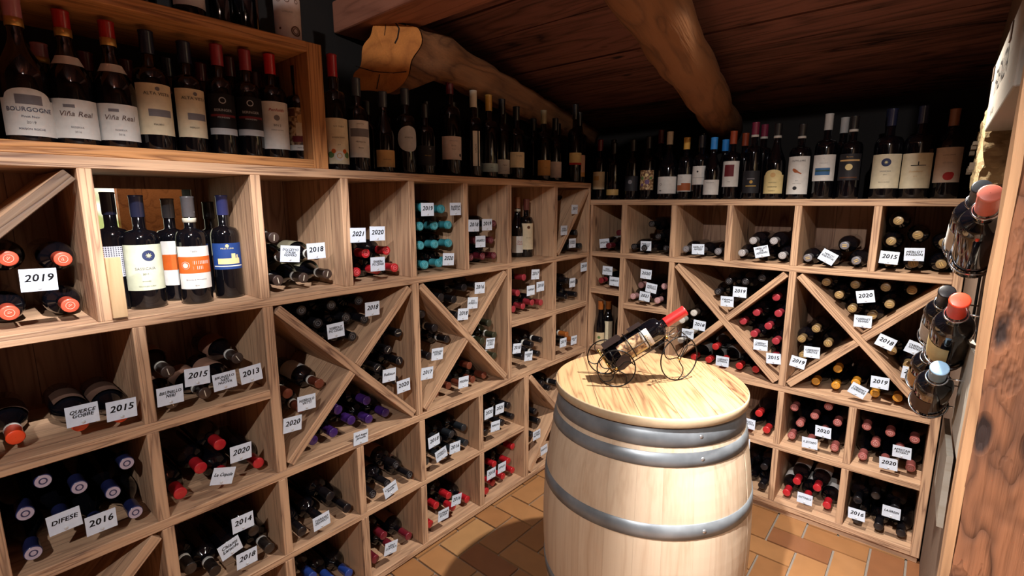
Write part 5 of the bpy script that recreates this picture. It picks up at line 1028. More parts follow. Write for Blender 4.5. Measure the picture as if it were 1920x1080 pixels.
('YBb', 'gold', 'disc', 0, '', [1.3425, 0.05, 0.7153], [1.3425, 0.345, 0.7153], "bright gold-capped bottle, lowest level, third from left, bottom triangle of back rack's second cross"),
('YBb', 'gold', 'disc', 0, '', [1.4141, 0.05, 0.6855], [1.4141, 0.345, 0.6855], "bright gold-capped bottle, lowest level, fourth from left, bottom triangle of back rack's second cross"),
('B4c', 'crimson', '', 0, '', [0.9689, 0.05, 0.4634], [0.9689, 0.345, 0.4634], "crimson-capped bottle, top level, back rack's cubby right beside the barrel rim"),
('B4c', 'crimson', '', 0, '', [1.0113, 0.0396, 0.3935], [1.0113, 0.3346, 0.3935], "crimson-capped bottle, lowest level, rightmost, back rack's cubby right beside the barrel rim"),
('B4c', 'crimson', '', 0, '', [0.9337, 0.0294, 0.3935], [0.9337, 0.3244, 0.3935], "crimson-capped bottle, lowest level, leftmost, back rack's cubby right beside the barrel rim"),
('B4d', 'dustypink', 'disc', 0, '', [1.119, 0.05, 0.5367], [1.119, 0.345, 0.5369], "dusty pink-capped bottle, second level down, leftmost, back rack's fourth row, middle cubby"),
('B4d', 'dustypink', 'disc', 0, '', [1.2531, 0.05, 0.579], [1.2529, 0.345, 0.579], "dusty pink-capped bottle, top level, back rack's fourth row, middle cubby"),
('B4d', 'dustypink', 'disc', 0, '', [1.2036, 0.05, 0.5195], [1.2037, 0.345, 0.5193], "dusty pink-capped bottle, second level down, second from left, back rack's fourth row, middle cubby"),
('B4d', 'dustypink', 'disc', 0, '', [1.1486, 0.05, 0.4651], [1.1483, 0.345, 0.4652], "dusty pink-capped bottle, third level down, back rack's fourth row, middle cubby"),
('B4d', 'dustypink', 'disc', 0, '', [1.294, 0.05, 0.5135], [1.294, 0.345, 0.5135], "dusty pink-capped bottle, second level down, rightmost, back rack's fourth row, middle cubby"),
('B4d', 'dustypink', 'disc', 0, '', [1.119, 0.05, 0.3935], [1.119, 0.345, 0.3935], "dusty pink-capped bottle, lowest level, leftmost, back rack's fourth row, middle cubby"),
('B4d', 'dustypink', 'disc', 0, '', [1.294, 0.0442, 0.3935], [1.294, 0.3392, 0.3935], "dusty pink-capped bottle, lowest level, rightmost, back rack's fourth row, middle cubby"),
('B4d', 'dustypink', 'disc', 0, '', [1.1963, 0.047, 0.3935], [1.1963, 0.342, 0.3935], "dusty pink-capped bottle, lowest level, second from left, back rack's fourth row, middle cubby"),
('B4d', 'dustypink', 'disc', 0, '', [1.2448, 0.05, 0.4539], [1.245, 0.345, 0.4537], "dusty pink-capped bottle, lowest level, third from left, back rack's fourth row, middle cubby"),
('B4e', 'dustypink', 'disc', 0, '', [1.401, 0.05, 0.5282], [1.401, 0.345, 0.5279], "dusty pink-capped bottle, top level, leftmost, back rack's fourth row, right cubby"),
('B4e', 'dustypink', 'disc', 0, '', [1.4841, 0.05, 0.5252], [1.4838, 0.345, 0.5248], "dusty pink-capped bottle, top level, second from left, back rack's fourth row, right cubby"),
('B4e', 'dustypink', 'disc', 0, '', [1.566, 0.05, 0.5214], [1.566, 0.345, 0.5214], "dusty pink-capped bottle, top level, rightmost, back rack's fourth row, right cubby"),
('B4e', 'dustypink', 'disc', 0, '', [1.4395, 0.05, 0.4609], [1.4396, 0.345, 0.4607], "dusty pink-capped bottle, second level down, back rack's fourth row, right cubby"),
('B4e', 'dustypink', 'disc', 0, '', [1.401, 0.0362, 0.3935], [1.401, 0.3312, 0.3935], "dusty pink-capped bottle, lowest level, leftmost, back rack's fourth row, right cubby"),
('B4e', 'dustypink', 'disc', 0, '', [1.566, 0.05, 0.3935], [1.566, 0.345, 0.3935], "dusty pink-capped bottle, lowest level, rightmost, back rack's fourth row, right cubby"),
('B4e', 'dustypink', 'disc', 0, '', [1.4785, 0.0438, 0.3935], [1.4785, 0.3388, 0.3935], "dusty pink-capped bottle, lowest level, second from left, back rack's fourth row, right cubby"),
('B4e', 'dustypink', 'disc', 0, '', [1.522, 0.05, 0.4576], [1.5222, 0.345, 0.4575], "dusty pink-capped bottle, lowest level, third from left, back rack's fourth row, right cubby"),
('B5c', 'black', '', 0, '', [1.015, 0.05, 0.1933], [1.015, 0.345, 0.1932], "black-capped bottle, top level, back rack's bottom row, cubby by the barrel"),
('B5c', 'black', '', 0, '', [1.015, 0.0336, 0.0985], [1.015, 0.3286, 0.0985], "black-capped bottle, lowest level, rightmost, back rack's bottom row, cubby by the barrel"),
('B5c', 'black', '', 0, '', [0.9395, 0.05, 0.176], [0.9394, 0.345, 0.176], "black-capped bottle, second level down, back rack's bottom row, cubby by the barrel"),
('B5c', 'black', '', 0, '', [0.9375, 0.02, 0.0985], [0.9375, 0.315, 0.0985], "black-capped bottle, lowest level, leftmost, back rack's bottom row, cubby by the barrel"),
('B5d', 'red', '', 0, 'white', [1.161, 0.05, 0.1717], [1.161, 0.345, 0.1717], "red-capped bottle, top level, leftmost, back rack's bottom row, middle cubby"),
('B5d', 'red', '', 0, 'white', [1.2456, 0.05, 0.1718], [1.2456, 0.345, 0.1718], "red-capped bottle, top level, rightmost, back rack's bottom row, middle cubby"),
('B5d', 'red', '', 0, 'white', [1.1237, 0.0468, 0.0985], [1.1237, 0.3418, 0.0985], "red-capped bottle, lowest level, leftmost, back rack's bottom row, middle cubby"),
('B5d', 'red', '', 0, 'white', [1.2914, 0.05, 0.1011], [1.2914, 0.345, 0.1011], "red-capped bottle, lowest level, rightmost, back rack's bottom row, middle cubby"),
('B5d', 'red', '', 0, 'white', [1.208, 0.05, 0.104], [1.208, 0.345, 0.104], "red-capped bottle, lowest level, second from left, back rack's bottom row, middle cubby"),
('B5e', 'black', '', 0, '', [1.4641, 0.05, 0.2233], [1.4641, 0.345, 0.2233], "black-capped bottle, top level, second from left, back rack's bottom row, right cubby"),
('B5e', 'black', '', 0, '', [1.4885, 0.0219, 0.0985], [1.4885, 0.3169, 0.0985], "black-capped bottle, lowest level, second from left, back rack's bottom row, right cubby"),
('B5e', 'black', '', 0, '', [1.566, 0.0312, 0.0985], [1.566, 0.3262, 0.0985], "black-capped bottle, lowest level, rightmost, back rack's bottom row, right cubby"),
('B5e', 'black', '', 0, '', [1.411, 0.0164, 0.0985], [1.411, 0.3114, 0.0985], "black-capped bottle, lowest level, leftmost, back rack's bottom row, right cubby"),
('B5e', 'black', '', 0, '', [1.535, 0.05, 0.1921], [1.535, 0.345, 0.1921], "black-capped bottle, top level, rightmost, back rack's bottom row, right cubby"),
('B5e', 'black', '', 0, '', [1.403, 0.05, 0.1756], [1.403, 0.345, 0.1756], "black-capped bottle, top level, leftmost, back rack's bottom row, right cubby")]
CARDS=[
('L', -2.3552, 1.3254, -0.026, '2019', "white card reading 2019 on left rack's top row, first cubby"),
('L', -2.318, 0.9883, -0.009, 'QUERCE\nGOBBE', "white card with a handwritten maker's name, left rack's second row, first cubby"),
('L', -2.2422, 0.9764, -0.037, '2015', "white card reading 2015 on left rack's second row, first cubby"),
('L', -2.1351, 0.9811, -0.034, 'BRUNELLO\nNERI', "white card reading BRUNELLO on left rack's second row, second cubby"),
('L', -2.0663, 1.0163, -0.046, '2015', "white card reading 2015 on left rack's second row, second cubby"),
('L', -1.9984, 0.9838, 0.041, 'BRUNELLO\nNERI\nNUOVA', "white card reading BRUNELLO NUOVA on left rack's second row, second cubby"),
('L', -1.9245, 0.9849, 0.071, '2013', "white card reading 2013 on left rack's second row, second cubby"),
('L', -2.3807, 0.7345, 0.039, 'DIFESE', "white card with a handwritten maker's name, left rack's third row, first cubby"),
('L', -2.3146, 0.6967, -0.007, '2016', "white card reading 2016 on left rack's third row, first cubby"),
('L', -1.9749, 0.7481, -0.058, '2020', "white card reading 2020 on left rack's third row, second cubby"),
('L', -2.0299, 0.6951, -0.337, 'Le Cupole', "white card with a handwritten maker's name, left rack's third row, second cubby"),
('L', -1.9892, 0.52, 0.004, '2014', "white card reading 2014 on left rack's fourth row, first cubby"),
('L', -2.0317, 0.4561, 0.223, 'Chianti\nLamole', "white card reading CHIANTI on left rack's fourth row, first cubby"),
('L', -1.9882, 0.3955, -0.027, '2018', "white card reading 2018 on left rack's fourth row, first cubby"),
('L', -1.7763, 1.3386, -0.114, "DOLCETTO\nD'ALBA\nODDERO", "white card reading DOLCETTO on left rack's top row, third cubby"),
('L', -1.6898, 1.3415, 0.012, '2018', "white card reading 2018 on left rack's top row, third cubby"),
('L', -1.5324, 1.3845, -0.029, '2021', "white card reading 2021 on left rack's top row, fourth cubby"),
('L', -1.453, 1.3864, -0.028, '2020', "white card reading 2020 on left rack's top row, fourth cubby"),
('L', -1.4573, 1.2758, -0.033, 'BARBERA\nPIO CESARE', "white card reading BARBERA on left rack's top row, fourth cubby"),
('L', -1.217, 1.4694, 0.004, '2019', "white card reading 2019 on left rack's top row, fifth cubby"),
('L', -1.067, 1.4698, 0.011, 'BARBERA\nFIBIACAL', "white card reading BARBERA on left rack's top row, fifth cubby"),
('L', -1.1127, 1.2633, -0.078, '2020', "white card reading 2020 on left rack's top row, fifth cubby"),
('L', -0.9601, 1.3971, -0.027, '2018', "white card reading 2018 on left rack's top row, sixth cubby"),
('L', -0.8762, 1.3983, -0.007, '2019', "white card reading 2019 on left rack's top row, sixth cubby"),
('L', -0.9195, 1.3254, -0.013, 'BARBARESCO', "white card reading BARBARESCO on left rack's top row, sixth cubby"),
('L', -0.1699, 1.4572, -0.005, '2017', "white card reading 2017 on left rack's top row, corner cubby"),
('L', -0.2692, 1.3465, -0.006, 'ROSSO\nCONERO', "white card reading ROSSO on left rack's top row, corner cubby"),
('L', -0.1851, 1.272, -0.013, 'CONERO\nCUMARO', "white card with a handwritten maker's name, left rack's top row, corner cubby"),
('L', -0.5198, 1.1335, -0.069, '2017', 'white card reading 2017 on second-row cubby below the standing pair'),
('L', -0.5568, 1.0552, -0.003, 'CANNONAU', 'white card reading CANNONAU on second-row cubby below the standing pair'),
('L', -0.4768, 1.0649, 0.006, '2018', 'white card reading 2018 on second-row cubby below the standing pair'),
('L', -0.0603, 1.1259, 0.027, '2018', "white card reading 2018 on left rack's second row, corner cubby"),
('L', -0.1767, 1.0478, -0.035, 'ISARO', "white card with a handwritten maker's name, left rack's second row, corner cubby"),
('L', -0.9272, 1.1173, -0.072, '2016', "white card reading 2016 on top triangle of left rack's second cross"),
('L', -0.9739, 1.0554, -0.105, 'SITO\nMORESCO', "white card with a handwritten maker's name, top triangle of left rack's second cross"),
('L', -1.0337, 1.0143, -0.108, '2018', "white card reading 2018 on top triangle of left rack's second cross"),
('L', -0.8609, 0.8438, -0.142, "BARBERA\nD'ASTI\nCOPPO", "white card reading BARBERA on right triangle of left rack's second cross"),
('L', -1.1866, 0.8701, -0.104, 'MORELLINO\nPUCCINI', "white card reading MORELLINO on left triangle of left rack's second cross"),
('L', -1.2446, 0.801, -0.113, '2017', "white card reading 2017 on left triangle of left rack's second cross"),
('L', -1.0382, 0.7035, -0.09, 'PERDERA', "white card with a handwritten maker's name, bottom triangle of left rack's second cross"),
('L', -0.6651, 0.774, -0.138, '2018', 'white card reading 2018 on third-row cubby left of the left-rack corner'),
('L', -0.5722, 0.7119, -0.119, 'NEGROAMARO\nQUERCI', 'white card reading NEGROAMARO on third-row cubby left of the left-rack corner'),
('L', -0.2577, 0.7141, -0.055, '2019', "white card reading 2019 on left rack's third row, corner cubby"),
('L', -0.1487, 0.7049, -0.056, 'PRIMITIVO\nSUD', "white card reading PRIMITIVO on left rack's third row, corner cubby"),
('L', -1.4896, 1.1148, -0.035, '2018', "white card reading 2018 on top triangle of left rack's first cross"),
('L', -1.6387, 1.0634, 0.035, 'NEBBIOLO\nPIO CESARE', "white card reading NEBBIOLO on top triangle of left rack's first cross"),
('L', -1.4295, 0.844, -0.093, 'Refosco', "white card reading REFOSCO on right triangle of left rack's first cross"),
('L', -1.3647, 0.7824, 0.021, '2020', "white card reading 2020 on right triangle of left rack's first cross"),
('L', -1.7598, 0.8396, -0.046, 'NEBBIOLO\nVIETTI', "white card reading NEBBIOLO on left triangle of left rack's first cross"),
('L', -1.8122, 0.7815, -0.095, '2020', "white card reading 2020 on left triangle of left rack's first cross"),
('L', -1.5656, 0.6405, -0.067, 'Red Angel\nJermann', "white card with a handwritten maker's name, bottom triangle of left rack's first cross"),
('L', -1.218, 0.4907, 0.082, '2018', "white card reading 2018 on left rack's fourth row, fourth cubby"),
('L', -1.1796, 0.4139, 0.206, 'CHIANTI\nCLASSICO', "white card reading CHIANTI on left rack's fourth row, fourth cubby"),
('L', -1.0987, 0.4128, -0.082, '2016', "white card reading 2016 on left rack's fourth row, fourth cubby"),
('L', -1.4474, 0.3735, 0.219, 'Cusumano\nInsolia', "white card reading INSOLIA on left rack's fourth row, third cubby"),
('L', -1.7384, 0.3902, 0.055, 'TERRANO\nZIDARICH', "white card reading TERRANO on left rack's fourth row, second cubby"),
('L', -1.4584, 0.1208, -0.195, "NERO\nD'AVOLA", "white card reading NERO D'AVOLA on left rack's bottom row, second cubby"),
('L', -1.0961, 0.1538, -0.201, '2016', "white card reading 2016 on left rack's bottom row, third cubby"),
('L', -1.176, 0.121, -0.085, 'DONNA\nROSSA', "white card with a handwritten maker's name, left rack's bottom row, third cubby"),
('L', -0.8749, 0.4995, -0.041, '2020', "white card reading 2020 on left rack's fourth row, fifth cubby"),
('L', -0.7967, 0.4969, -0.072, '2021', "white card reading 2021 on left rack's fourth row, fifth cubby"),
('L', -0.8288, 0.4174, -0.093, 'PRIMITIVO', "white card reading PRIMITIVO on left rack's fourth row, fifth cubby"),
('L', -0.8604, 0.1783, -0.037, '2018', "white card reading 2018 on left rack's bottom row, fourth cubby"),
('L', -0.7823, 0.1771, -0.099, 'RIPASSO', "white card reading RIPASSO on left rack's bottom row, fourth cubby"),
('L', -0.4964, 0.2455, 0.016, 'CUVEE\nALPINA', "white card with a handwritten maker's name, left triangle of the low cross beside the barrel"),
('L', -0.4271, 0.13, 0.055, 'BIANCO', 'white card reading one faint word on left triangle of the low cross beside the barrel'),
('B', 0.0996, 1.2651, 0.12, 'SANGIOVESE', "white card reading SANGIOVESE on back rack's top row, corner cubby"),
('B', 0.3538, 1.2642, 0.027, 'MERLOT\nRUSSIZ', "white card reading MERLOT on back rack's top row, second cubby"),
('B', 0.635, 1.2638, 0.033, 'MERLOT\nNOSIO', "white card reading MERLOT on back rack's top row, third cubby"),
('B', 0.9298, 1.2709, 0.253, 'MERLOT\nDE\nFERRARI', "white card reading MERLOT on back rack's top row, fourth cubby"),
('B', 1.1944, 1.2648, -0.471, 'MERLOT\nBARANTAL', "white card reading MERLOT on back rack's top row, fifth cubby"),
('B', 1.4043, 1.2772, -0.059, '2015', "white card reading 2015 on back rack's top row, last cubby"),
('B', 1.4813, 1.2953, 0.043, 'MERLOT\nPASSION', "white card reading MERLOT PASSION on back rack's top row, last cubby"),
('B', 0.1249, 1.1092, -0.026, 'ROSSO\nVALPOLICELLA', "white card reading VALPOLICELLA on back rack's small middle cubby in the corner"),
('B', 0.1703, 1.0512, -0.013, 'LAMBRUSCO', "white card reading LAMBRUSCO on back rack's small middle cubby in the corner"),
('B', 0.3621, 1.111, -0.046, '2020', "white card reading 2020 on back rack's second row, second cubby"),
('B', 0.3963, 1.0381, -0.128, 'MERLOT\nSIEMENA', "white card reading MERLOT on back rack's second row, second cubby"),
('B', 0.3603, 0.9867, -0.078, '2021', "white card reading 2021 on back rack's second row, second cubby"),
('B', 0.8487, 1.0699, 0.001, '2019', "white card reading 2019 on top triangle of back rack's first cross"),
('B', 0.7937, 1.0165, 0.043, 'Cabernet\nAnna', "white card reading CABERNET on top triangle of back rack's first cross"),
('B', 0.6667, 0.8742, -0.061, '2018', "white card reading 2018 on left triangle of back rack's first cross"),
('B', 0.6099, 0.8198, -0.005, 'CABERNET\nSTAMPE', "white card reading CABERNET on left triangle of back rack's first cross"),
('B', 0.961, 0.826, 0.036, 'CABERNET\nSAUVIGNON', "white card reading CABERNET on right triangle of back rack's first cross"),
('B', 1.0216, 0.7721, 0.09, '2015', "white card reading 2015 on right triangle of back rack's first cross"),
('B', 0.7928, 0.7091, 0.001, 'CABERNET\nLEMARGAL', "white card reading CABERNET on bottom triangle of back rack's first cross"),
('B', 1.3429, 1.1091, 0.203, '2020', "white card reading 2020 on top triangle of back rack's second cross"),
('B', 1.3444, 1.0035, 0.022, 'CABERNET\nTRAMIN', "white card reading CABERNET on top triangle of back rack's second cross"),
('B', 1.1731, 0.8337, 0.038, 'CABERNET\nGRATIUS', "white card reading CABERNET on left triangle of back rack's second cross"),
('B', 1.123, 0.7757, -0.152, '2019', "white card reading 2019 on left triangle of back rack's second cross"),
('B', 1.4299, 0.9287, -0.347, '2018', "white card reading 2018 on right triangle of back rack's second cross"),
('B', 1.5265, 0.9206, -0.302, 'CABERNET\nSANDREA', "white card reading CABERNET on right triangle of back rack's second cross"),
('B', 1.5248, 0.8151, -0.052, '2019', "white card reading 2019 on right triangle of back rack's second cross"),
('B', 1.4282, 0.7526, 0.014, '2019', "white card reading 2019 on bottom triangle of back rack's second cross"),
('B', 1.358, 0.7002, -0.373, 'CABERNET\nCAMPANER', "white card reading CABERNET on bottom triangle of back rack's second cross"),
('B', 0.9383, 0.4205, -0.01, 'REFOSCO\nDEL CONTE', "white card reading REFOSCO on back rack's cubby right beside the barrel rim"),
('B', 0.9223, 0.3145, 0.031, 'LE\nCARTE', "white card with a handwritten maker's name, back rack's bottom row, cubby by the barrel"),
('B', 1.2502, 0.4752, 0.047, '2020', "white card reading 2020 on back rack's fourth row, middle cubby"),
('B', 1.2035, 0.4053, 0.065, 'IL SECONDO', "white card with a handwritten maker's name, back rack's fourth row, middle cubby"),
('B', 1.5312, 0.4748, 0.046, 'AMISTAR\nROSSO', "white card reading ROSSO on back rack's fourth row, right cubby"),
('B', 1.493, 0.4095, 0.087, '2020', "white card reading 2020 on back rack's fourth row, right cubby"),
('B', 1.2084, 0.1265, -0.012, 'ANTYCHELLO', "white card with a handwritten maker's name, back rack's bottom row, middle cubby"),
('B', 1.4089, 0.1355, 0.052, '2016', "white card reading 2016 on back rack's bottom row, right cubby"),
('B', 1.5254, 0.1968, 0.025, 'LAGREIN', "white card reading LAGREIN on back rack's bottom row, right cubby")]
STANDING=[
{'st': 'burg', 'cap': 'pinkgold', 'lab': 'white', 'arch': 1, 'tx': [('BOURGOGNE', 0.55, 0.013, 'navy', 0), ('Pinot Noir', 0.4, 0.007, 'navy', 0), ('2019', 0.28, 0.008, 'grey', 0), ('MAISON ROCHE', 0.14, 0.006, 'navy', 0)], 'art': [('rect', 0.3, 0.66, 0.72, 0.86, 'grey')], 'desc': 'burgundy bottle with arched white BOURGOGNE label, leftmost in the framed box', 'grp': 'bottles standing in the framed box on the left rack', 'loc': [-0.1, -2.3167, 1.632], 'r': 0.046, 'H': 0.317, 'l0': 0.0158, 'l1': 0.1197, 'rz': -0.039},
{'st': 'burg', 'cap': 'redgold', 'lab': 'white', 'collar': 1, 'tx': [('Viña Real', 0.62, 0.017, 'brownink', 0), ('RESERVA', 0.28, 0.006, 'grey', 0), ('2016', 0.16, 0.006, 'grey', 0)], 'art': [('rect', 0.3, 0.78, 0.5, 0.86, 'grey')], 'desc': 'red-and-gold capped bottle with script label, standing beside the arched BOURGOGNE label', 'grp': 'bottles standing in the framed box on the left rack', 'loc': [-0.1, -2.2333, 1.632], 'r': 0.0451, 'H': 0.3136, 'l0': 0.0177, 'l1': 0.1077, 'rz': -0.113},
{'st': 'burg', 'cap': 'redgold', 'lab': 'white', 'collar': 1, 'tx': [('Viña Real', 0.62, 0.017, 'brownink', 0), ('RESERVA', 0.28, 0.006, 'grey', 0), ('2016', 0.16, 0.006, 'grey', 0)], 'art': [('rect', 0.3, 0.78, 0.5, 0.86, 'grey')], 'desc': 'red-and-gold capped script-label bottle just left of the two tall cream labels', 'grp': 'bottles standing in the framed box on the left rack', 'loc': [-0.1, -2.1483, 1.632], 'r': 0.0439, 'H': 0.3115, 'l0': 0.0204, 'l1': 0.1087, 'rz': -0.127},
{'st': 'bord', 'cap': 'darkblue', 'lab': 'cream', 'tx': [('ALTA VISTA', 0.8, 0.0115, 'ink', 0.004), ('MALBEC', 0.2, 0.006, 'ink', 0)], 'art': [('rect', 0.3, 0.36, 0.85, 0.5, 'grey'), ('disc', 0.55, 0.9, 0.04, 'grey')], 'desc': 'tall bottle with cream label, left one of the two with navy capsules', 'grp': 'bottles standing in the framed box on the left rack', 'loc': [-0.1, -2.0666, 1.632], 'r': 0.0409, 'H': 0.3095, 'l0': 0.0427, 'l1': 0.1723, 'rz': -0.091},
{'st': 'bord', 'cap': 'darkblue', 'lab': 'cream', 'tx': [('ALTA VISTA', 0.8, 0.0115, 'ink', 0.006), ('MERLOT', 0.2, 0.006, 'ink', 0)], 'art': [('rect', 0.35, 0.36, 0.9, 0.5, 'grey'), ('disc', 0.6, 0.9, 0.04, 'grey')], 'desc': 'tall bottle with cream label, right one of the two with navy capsules', 'grp': 'bottles standing in the framed box on the left rack', 'loc': [-0.1, -1.9812, 1.632], 'r': 0.0372, 'H': 0.302, 'l0': 0.0444, 'l1': 0.1734, 'rz': -0.108},
{'st': 'bord', 'cap': 'dullred', 'lab': 'black', 'tx': [('BERINGER', 0.6, 0.01, 'silver', 0), ('FOUNDERS', 0.42, 0.006, 'silver', 0)], 'art': [('ring', 0.5, 0.84, 0.009, 'silver'), ('rect', 0, 0.0, 1, 0.16, 'silver'), ('rect', 0.08, 0.44, 0.92, 0.5, 'maroon')], 'desc': 'black-label bottle with silver band, left one of the matching pair', 'grp': 'bottles standing in the framed box on the left rack', 'loc': [-0.1, -1.8981, 1.632], 'r': 0.036, 'H': 0.3131, 'l0': 0.0597, 'l1': 0.1722, 'rz': -0.247},
{'st': 'bord', 'cap': 'dullred', 'lab': 'black', 'tx': [('BERINGER', 0.6, 0.01, 'silver', 0), ('FOUNDERS', 0.42, 0.006, 'silver', 0)], 'art': [('ring', 0.5, 0.84, 0.009, 'silver'), ('rect', 0, 0.0, 1, 0.16, 'silver'), ('rect', 0.08, 0.44, 0.92, 0.5, 'maroon')], 'desc': 'black-label bottle with silver band, right one of the matching pair', 'grp': 'bottles standing in the framed box on the left rack', 'loc': [-0.1, -1.8206, 1.632], 'r': 0.036, 'H': 0.3149, 'l0': 0.0642, 'l1': 0.175, 'rz': -0.276},
{'st': 'bord', 'cap': 'brightred', 'lab': 'white', 'tx': [('Penfolds', 0.82, 0.013, 'redink', 0), ('BIN 2', 0.5, 0.009, 'ink', 0), ('SHIRAZ MATARO', 0.4, 0.0045, 'ink', 0)], 'art': [('disc', 0.5, 0.66, 0.06, 'grey')], 'desc': 'bright red capped bottle with a white label and red script', 'grp': 'bottles standing in the framed box on the left rack', 'loc': [-0.1, -1.7473, 1.632], 'r': 0.0416, 'H': 0.3181, 'l0': 0.0305, 'l1': 0.1725, 'rz': -0.216},
{'st': 'bord', 'cap': 'black', 'lab': 'picture', 'tx': [('SAINT EMILION', 0.06, 0.005, 'ink', 0)], 'art': [('rect', 0, 0, 1, 0.13, 'white'), ('disc', 0.5, 0.75, 0.1, 'tan'), ('rect', 0.3, 0.35, 0.7, 0.65, 'cream'), ('rect', 0.15, 0.2, 0.85, 0.34, 'maroon'), ('rect', 0.05, 0.8, 0.3, 0.98, 'brown'), ('rect', 0.7, 0.75, 0.95, 0.95, 'brown')], 'desc': 'bottle with a painted saint label beside the box end post', 'grp': 'bottles standing in the framed box on the left rack', 'loc': [-0.1, -1.6624, 1.632], 'r': 0.0383, 'H': 0.2996, 'l0': 0.0323, 'l1': 0.1655, 'rz': -0.331},
{'st': 'bord', 'cap': 'pinkgold', 'lab': '', 'desc': 'bottle behind the front row of the framed box, far left', 'grp': 'unlabelled bottles in the back row of the framed box', 'loc': [-0.21, -2.2655, 1.632], 'r': 0.037, 'H': 0.2548, 'l0': 0.0356, 'l1': 0.0999, 'rz': -0.047},
{'st': 'bord', 'cap': 'maroon', 'lab': '', 'desc': 'bottle glimpsed behind the front row of the framed box, second from left', 'grp': 'unlabelled bottles in the back row of the framed box', 'loc': [-0.21, -2.1781, 1.632], 'r': 0.037, 'H': 0.2526, 'l0': 0.0442, 'l1': 0.1117, 'rz': -0.064},
{'st': 'bord', 'cap': 'maroon', 'lab': '', 'desc': 'bottle behind the front row of the framed box, third from left', 'grp': 'unlabelled bottles in the back row of the framed box', 'loc': [-0.21, -2.0924, 1.632], 'r': 0.037, 'H': 0.2508, 'l0': 0.0527, 'l1': 0.1233, 'rz': -0.08},
{'st': 'bord', 'cap': 'darkblue', 'lab': '', 'desc': 'bottle glimpsed behind the front row of the framed box, fourth from left', 'grp': 'unlabelled bottles in the back row of the framed box', 'loc': [-0.21, -1.9928, 1.632], 'r': 0.037, 'H': 0.2765, 'l0': 0.0625, 'l1': 0.1368, 'rz': -0.099},
{'st': 'bord', 'cap': 'maroon', 'lab': '', 'desc': 'bottle behind the front row of the framed box, fifth from left', 'grp': 'unlabelled bottles in the back row of the framed box', 'loc': [-0.21, -1.9062, 1.632], 'r': 0.037, 'H': 0.2786, 'l0': 0.0711, 'l1': 0.1485, 'rz': -0.115},
{'st': 'bord', 'cap': 'maroon', 'lab': '', 'desc': 'bottle glimpsed behind the front row of the framed box, sixth from left', 'grp': 'unlabelled bottles in the back row of the framed box', 'loc': [-0.21, -1.823, 1.632], 'r': 0.037, 'H': 0.3139, 'l0': 0.0793, 'l1': 0.1598, 'rz': -0.13},
{'st': 'bord', 'cap': 'maroon', 'lab': '', 'desc': 'bottle behind the front row of the framed box, seventh from left', 'grp': 'unlabelled bottles in the back row of the framed box', 'loc': [-0.21, -1.7483, 1.632], 'r': 0.037, 'H': 0.2829, 'l0': 0.0867, 'l1': 0.17, 'rz': -0.142},
{'st': 'bord', 'cap': 'black', 'lab': '', 'desc': 'bottle glimpsed behind the front row of the framed box, far right', 'grp': 'unlabelled bottles in the back row of the framed box', 'loc': [-0.21, -1.6647, 1.632], 'r': 0.037, 'H': 0.2811, 'l0': 0.095, 'l1': 0.1814, 'rz': -0.156},
{'st': 'bord', 'cap': 'black', 'lab': 'white', 'desc': 'bottle on the framed box top, cropped pale label, nearer the camera', 'grp': 'bottles standing on top of the framed box', 'loc': [-0.08, -1.9643, 1.985], 'r': 0.04, 'H': 0.2548, 'l0': 0.03, 'l1': 0.121, 'rz': -0.112},
{'st': 'bord', 'cap': 'black', 'lab': 'pinkwhite', 'tx': [('OVERLAND', 0.62, 0.006, 'grey', 0)], 'art': [('ring', 0.72, 0.18, 0.015, 'brown'), ('ring', 0.72, 0.18, 0.009, 'brown'), ('ring', 0.25, 0.9, 0.006, 'brown'), ('ring', 0.5, 0.9, 0.007, 'brown'), ('ring', 0.78, 0.9, 0.006, 'brown'), ('disc', 0.25, 0.22, 0.03, 'brown')], 'desc': 'bottle with curl-patterned pale label at the right end of the box top', 'grp': 'bottles standing on top of the framed box', 'loc': [-0.07, -1.6944, 1.985], 'r': 0.04, 'H': 0.2199, 'l0': 0.0089, 'l1': 0.127, 'rz': -0.419},
{'st': 'bord', 'cap': 'black', 'lab': '', 'desc': 'dark bottle on the framed box top, left of the cropped label', 'grp': 'bottles standing on top of the framed box', 'loc': [-0.15, -2.0558, 1.985], 'r': 0.037, 'H': 0.205, 'l0': 0.0084, 'l1': 0.0347, 'rz': -0.09},
{'st': 'bord', 'cap': 'black', 'lab': '', 'desc': 'dark bottle on the framed box top, second', 'grp': 'bottles standing on top of the framed box', 'loc': [-0.15, -1.8586, 1.985], 'r': 0.037, 'H': 0.2756, 'l0': 0.0605, 'l1': 0.0894, 'rz': -0.127},
{'st': 'bord', 'cap': 'black', 'lab': '', 'desc': 'dark bottle on the framed box top, between the two labelled ones', 'grp': 'bottles standing on top of the framed box', 'loc': [-0.15, -1.7849, 1.985], 'r': 0.037, 'H': 0.3019, 'l0': 0.08, 'l1': 0.1099, 'rz': -0.14},
{'st': 'bord', 'cap': 'redcap', 'lab': 'cream', 'tx': [('G.D. VAJRA', 0.82, 0.007, 'ink', 0.002), ("BARBERA D'ALBA", 0.58, 0.0055, 'ink', 0), ('2019', 0.42, 0.005, 'ink', 0)], 'art': [('disc', 0.5, 0.18, 0.11, 'white'), ('ring', 0.5, 0.18, 0.009, 'tan'), ('disc', 0.2, 0.2, 0.07, 'green'), ('disc', 0.8, 0.2, 0.07, 'green'), ('disc', 0.3, 0.28, 0.05, 'orange'), ('disc', 0.7, 0.28, 0.05, 'orange')], 'desc': "cream-labelled Barbera bottle right beside the framed box's end post", 'grp': 'bottles standing along the left rack top shelf', 'loc': [-0.09, -1.5399, 1.605], 'r': 0.0396, 'H': 0.3863, 'l0': 0.0233, 'l1': 0.1748, 'rz': -0.32},
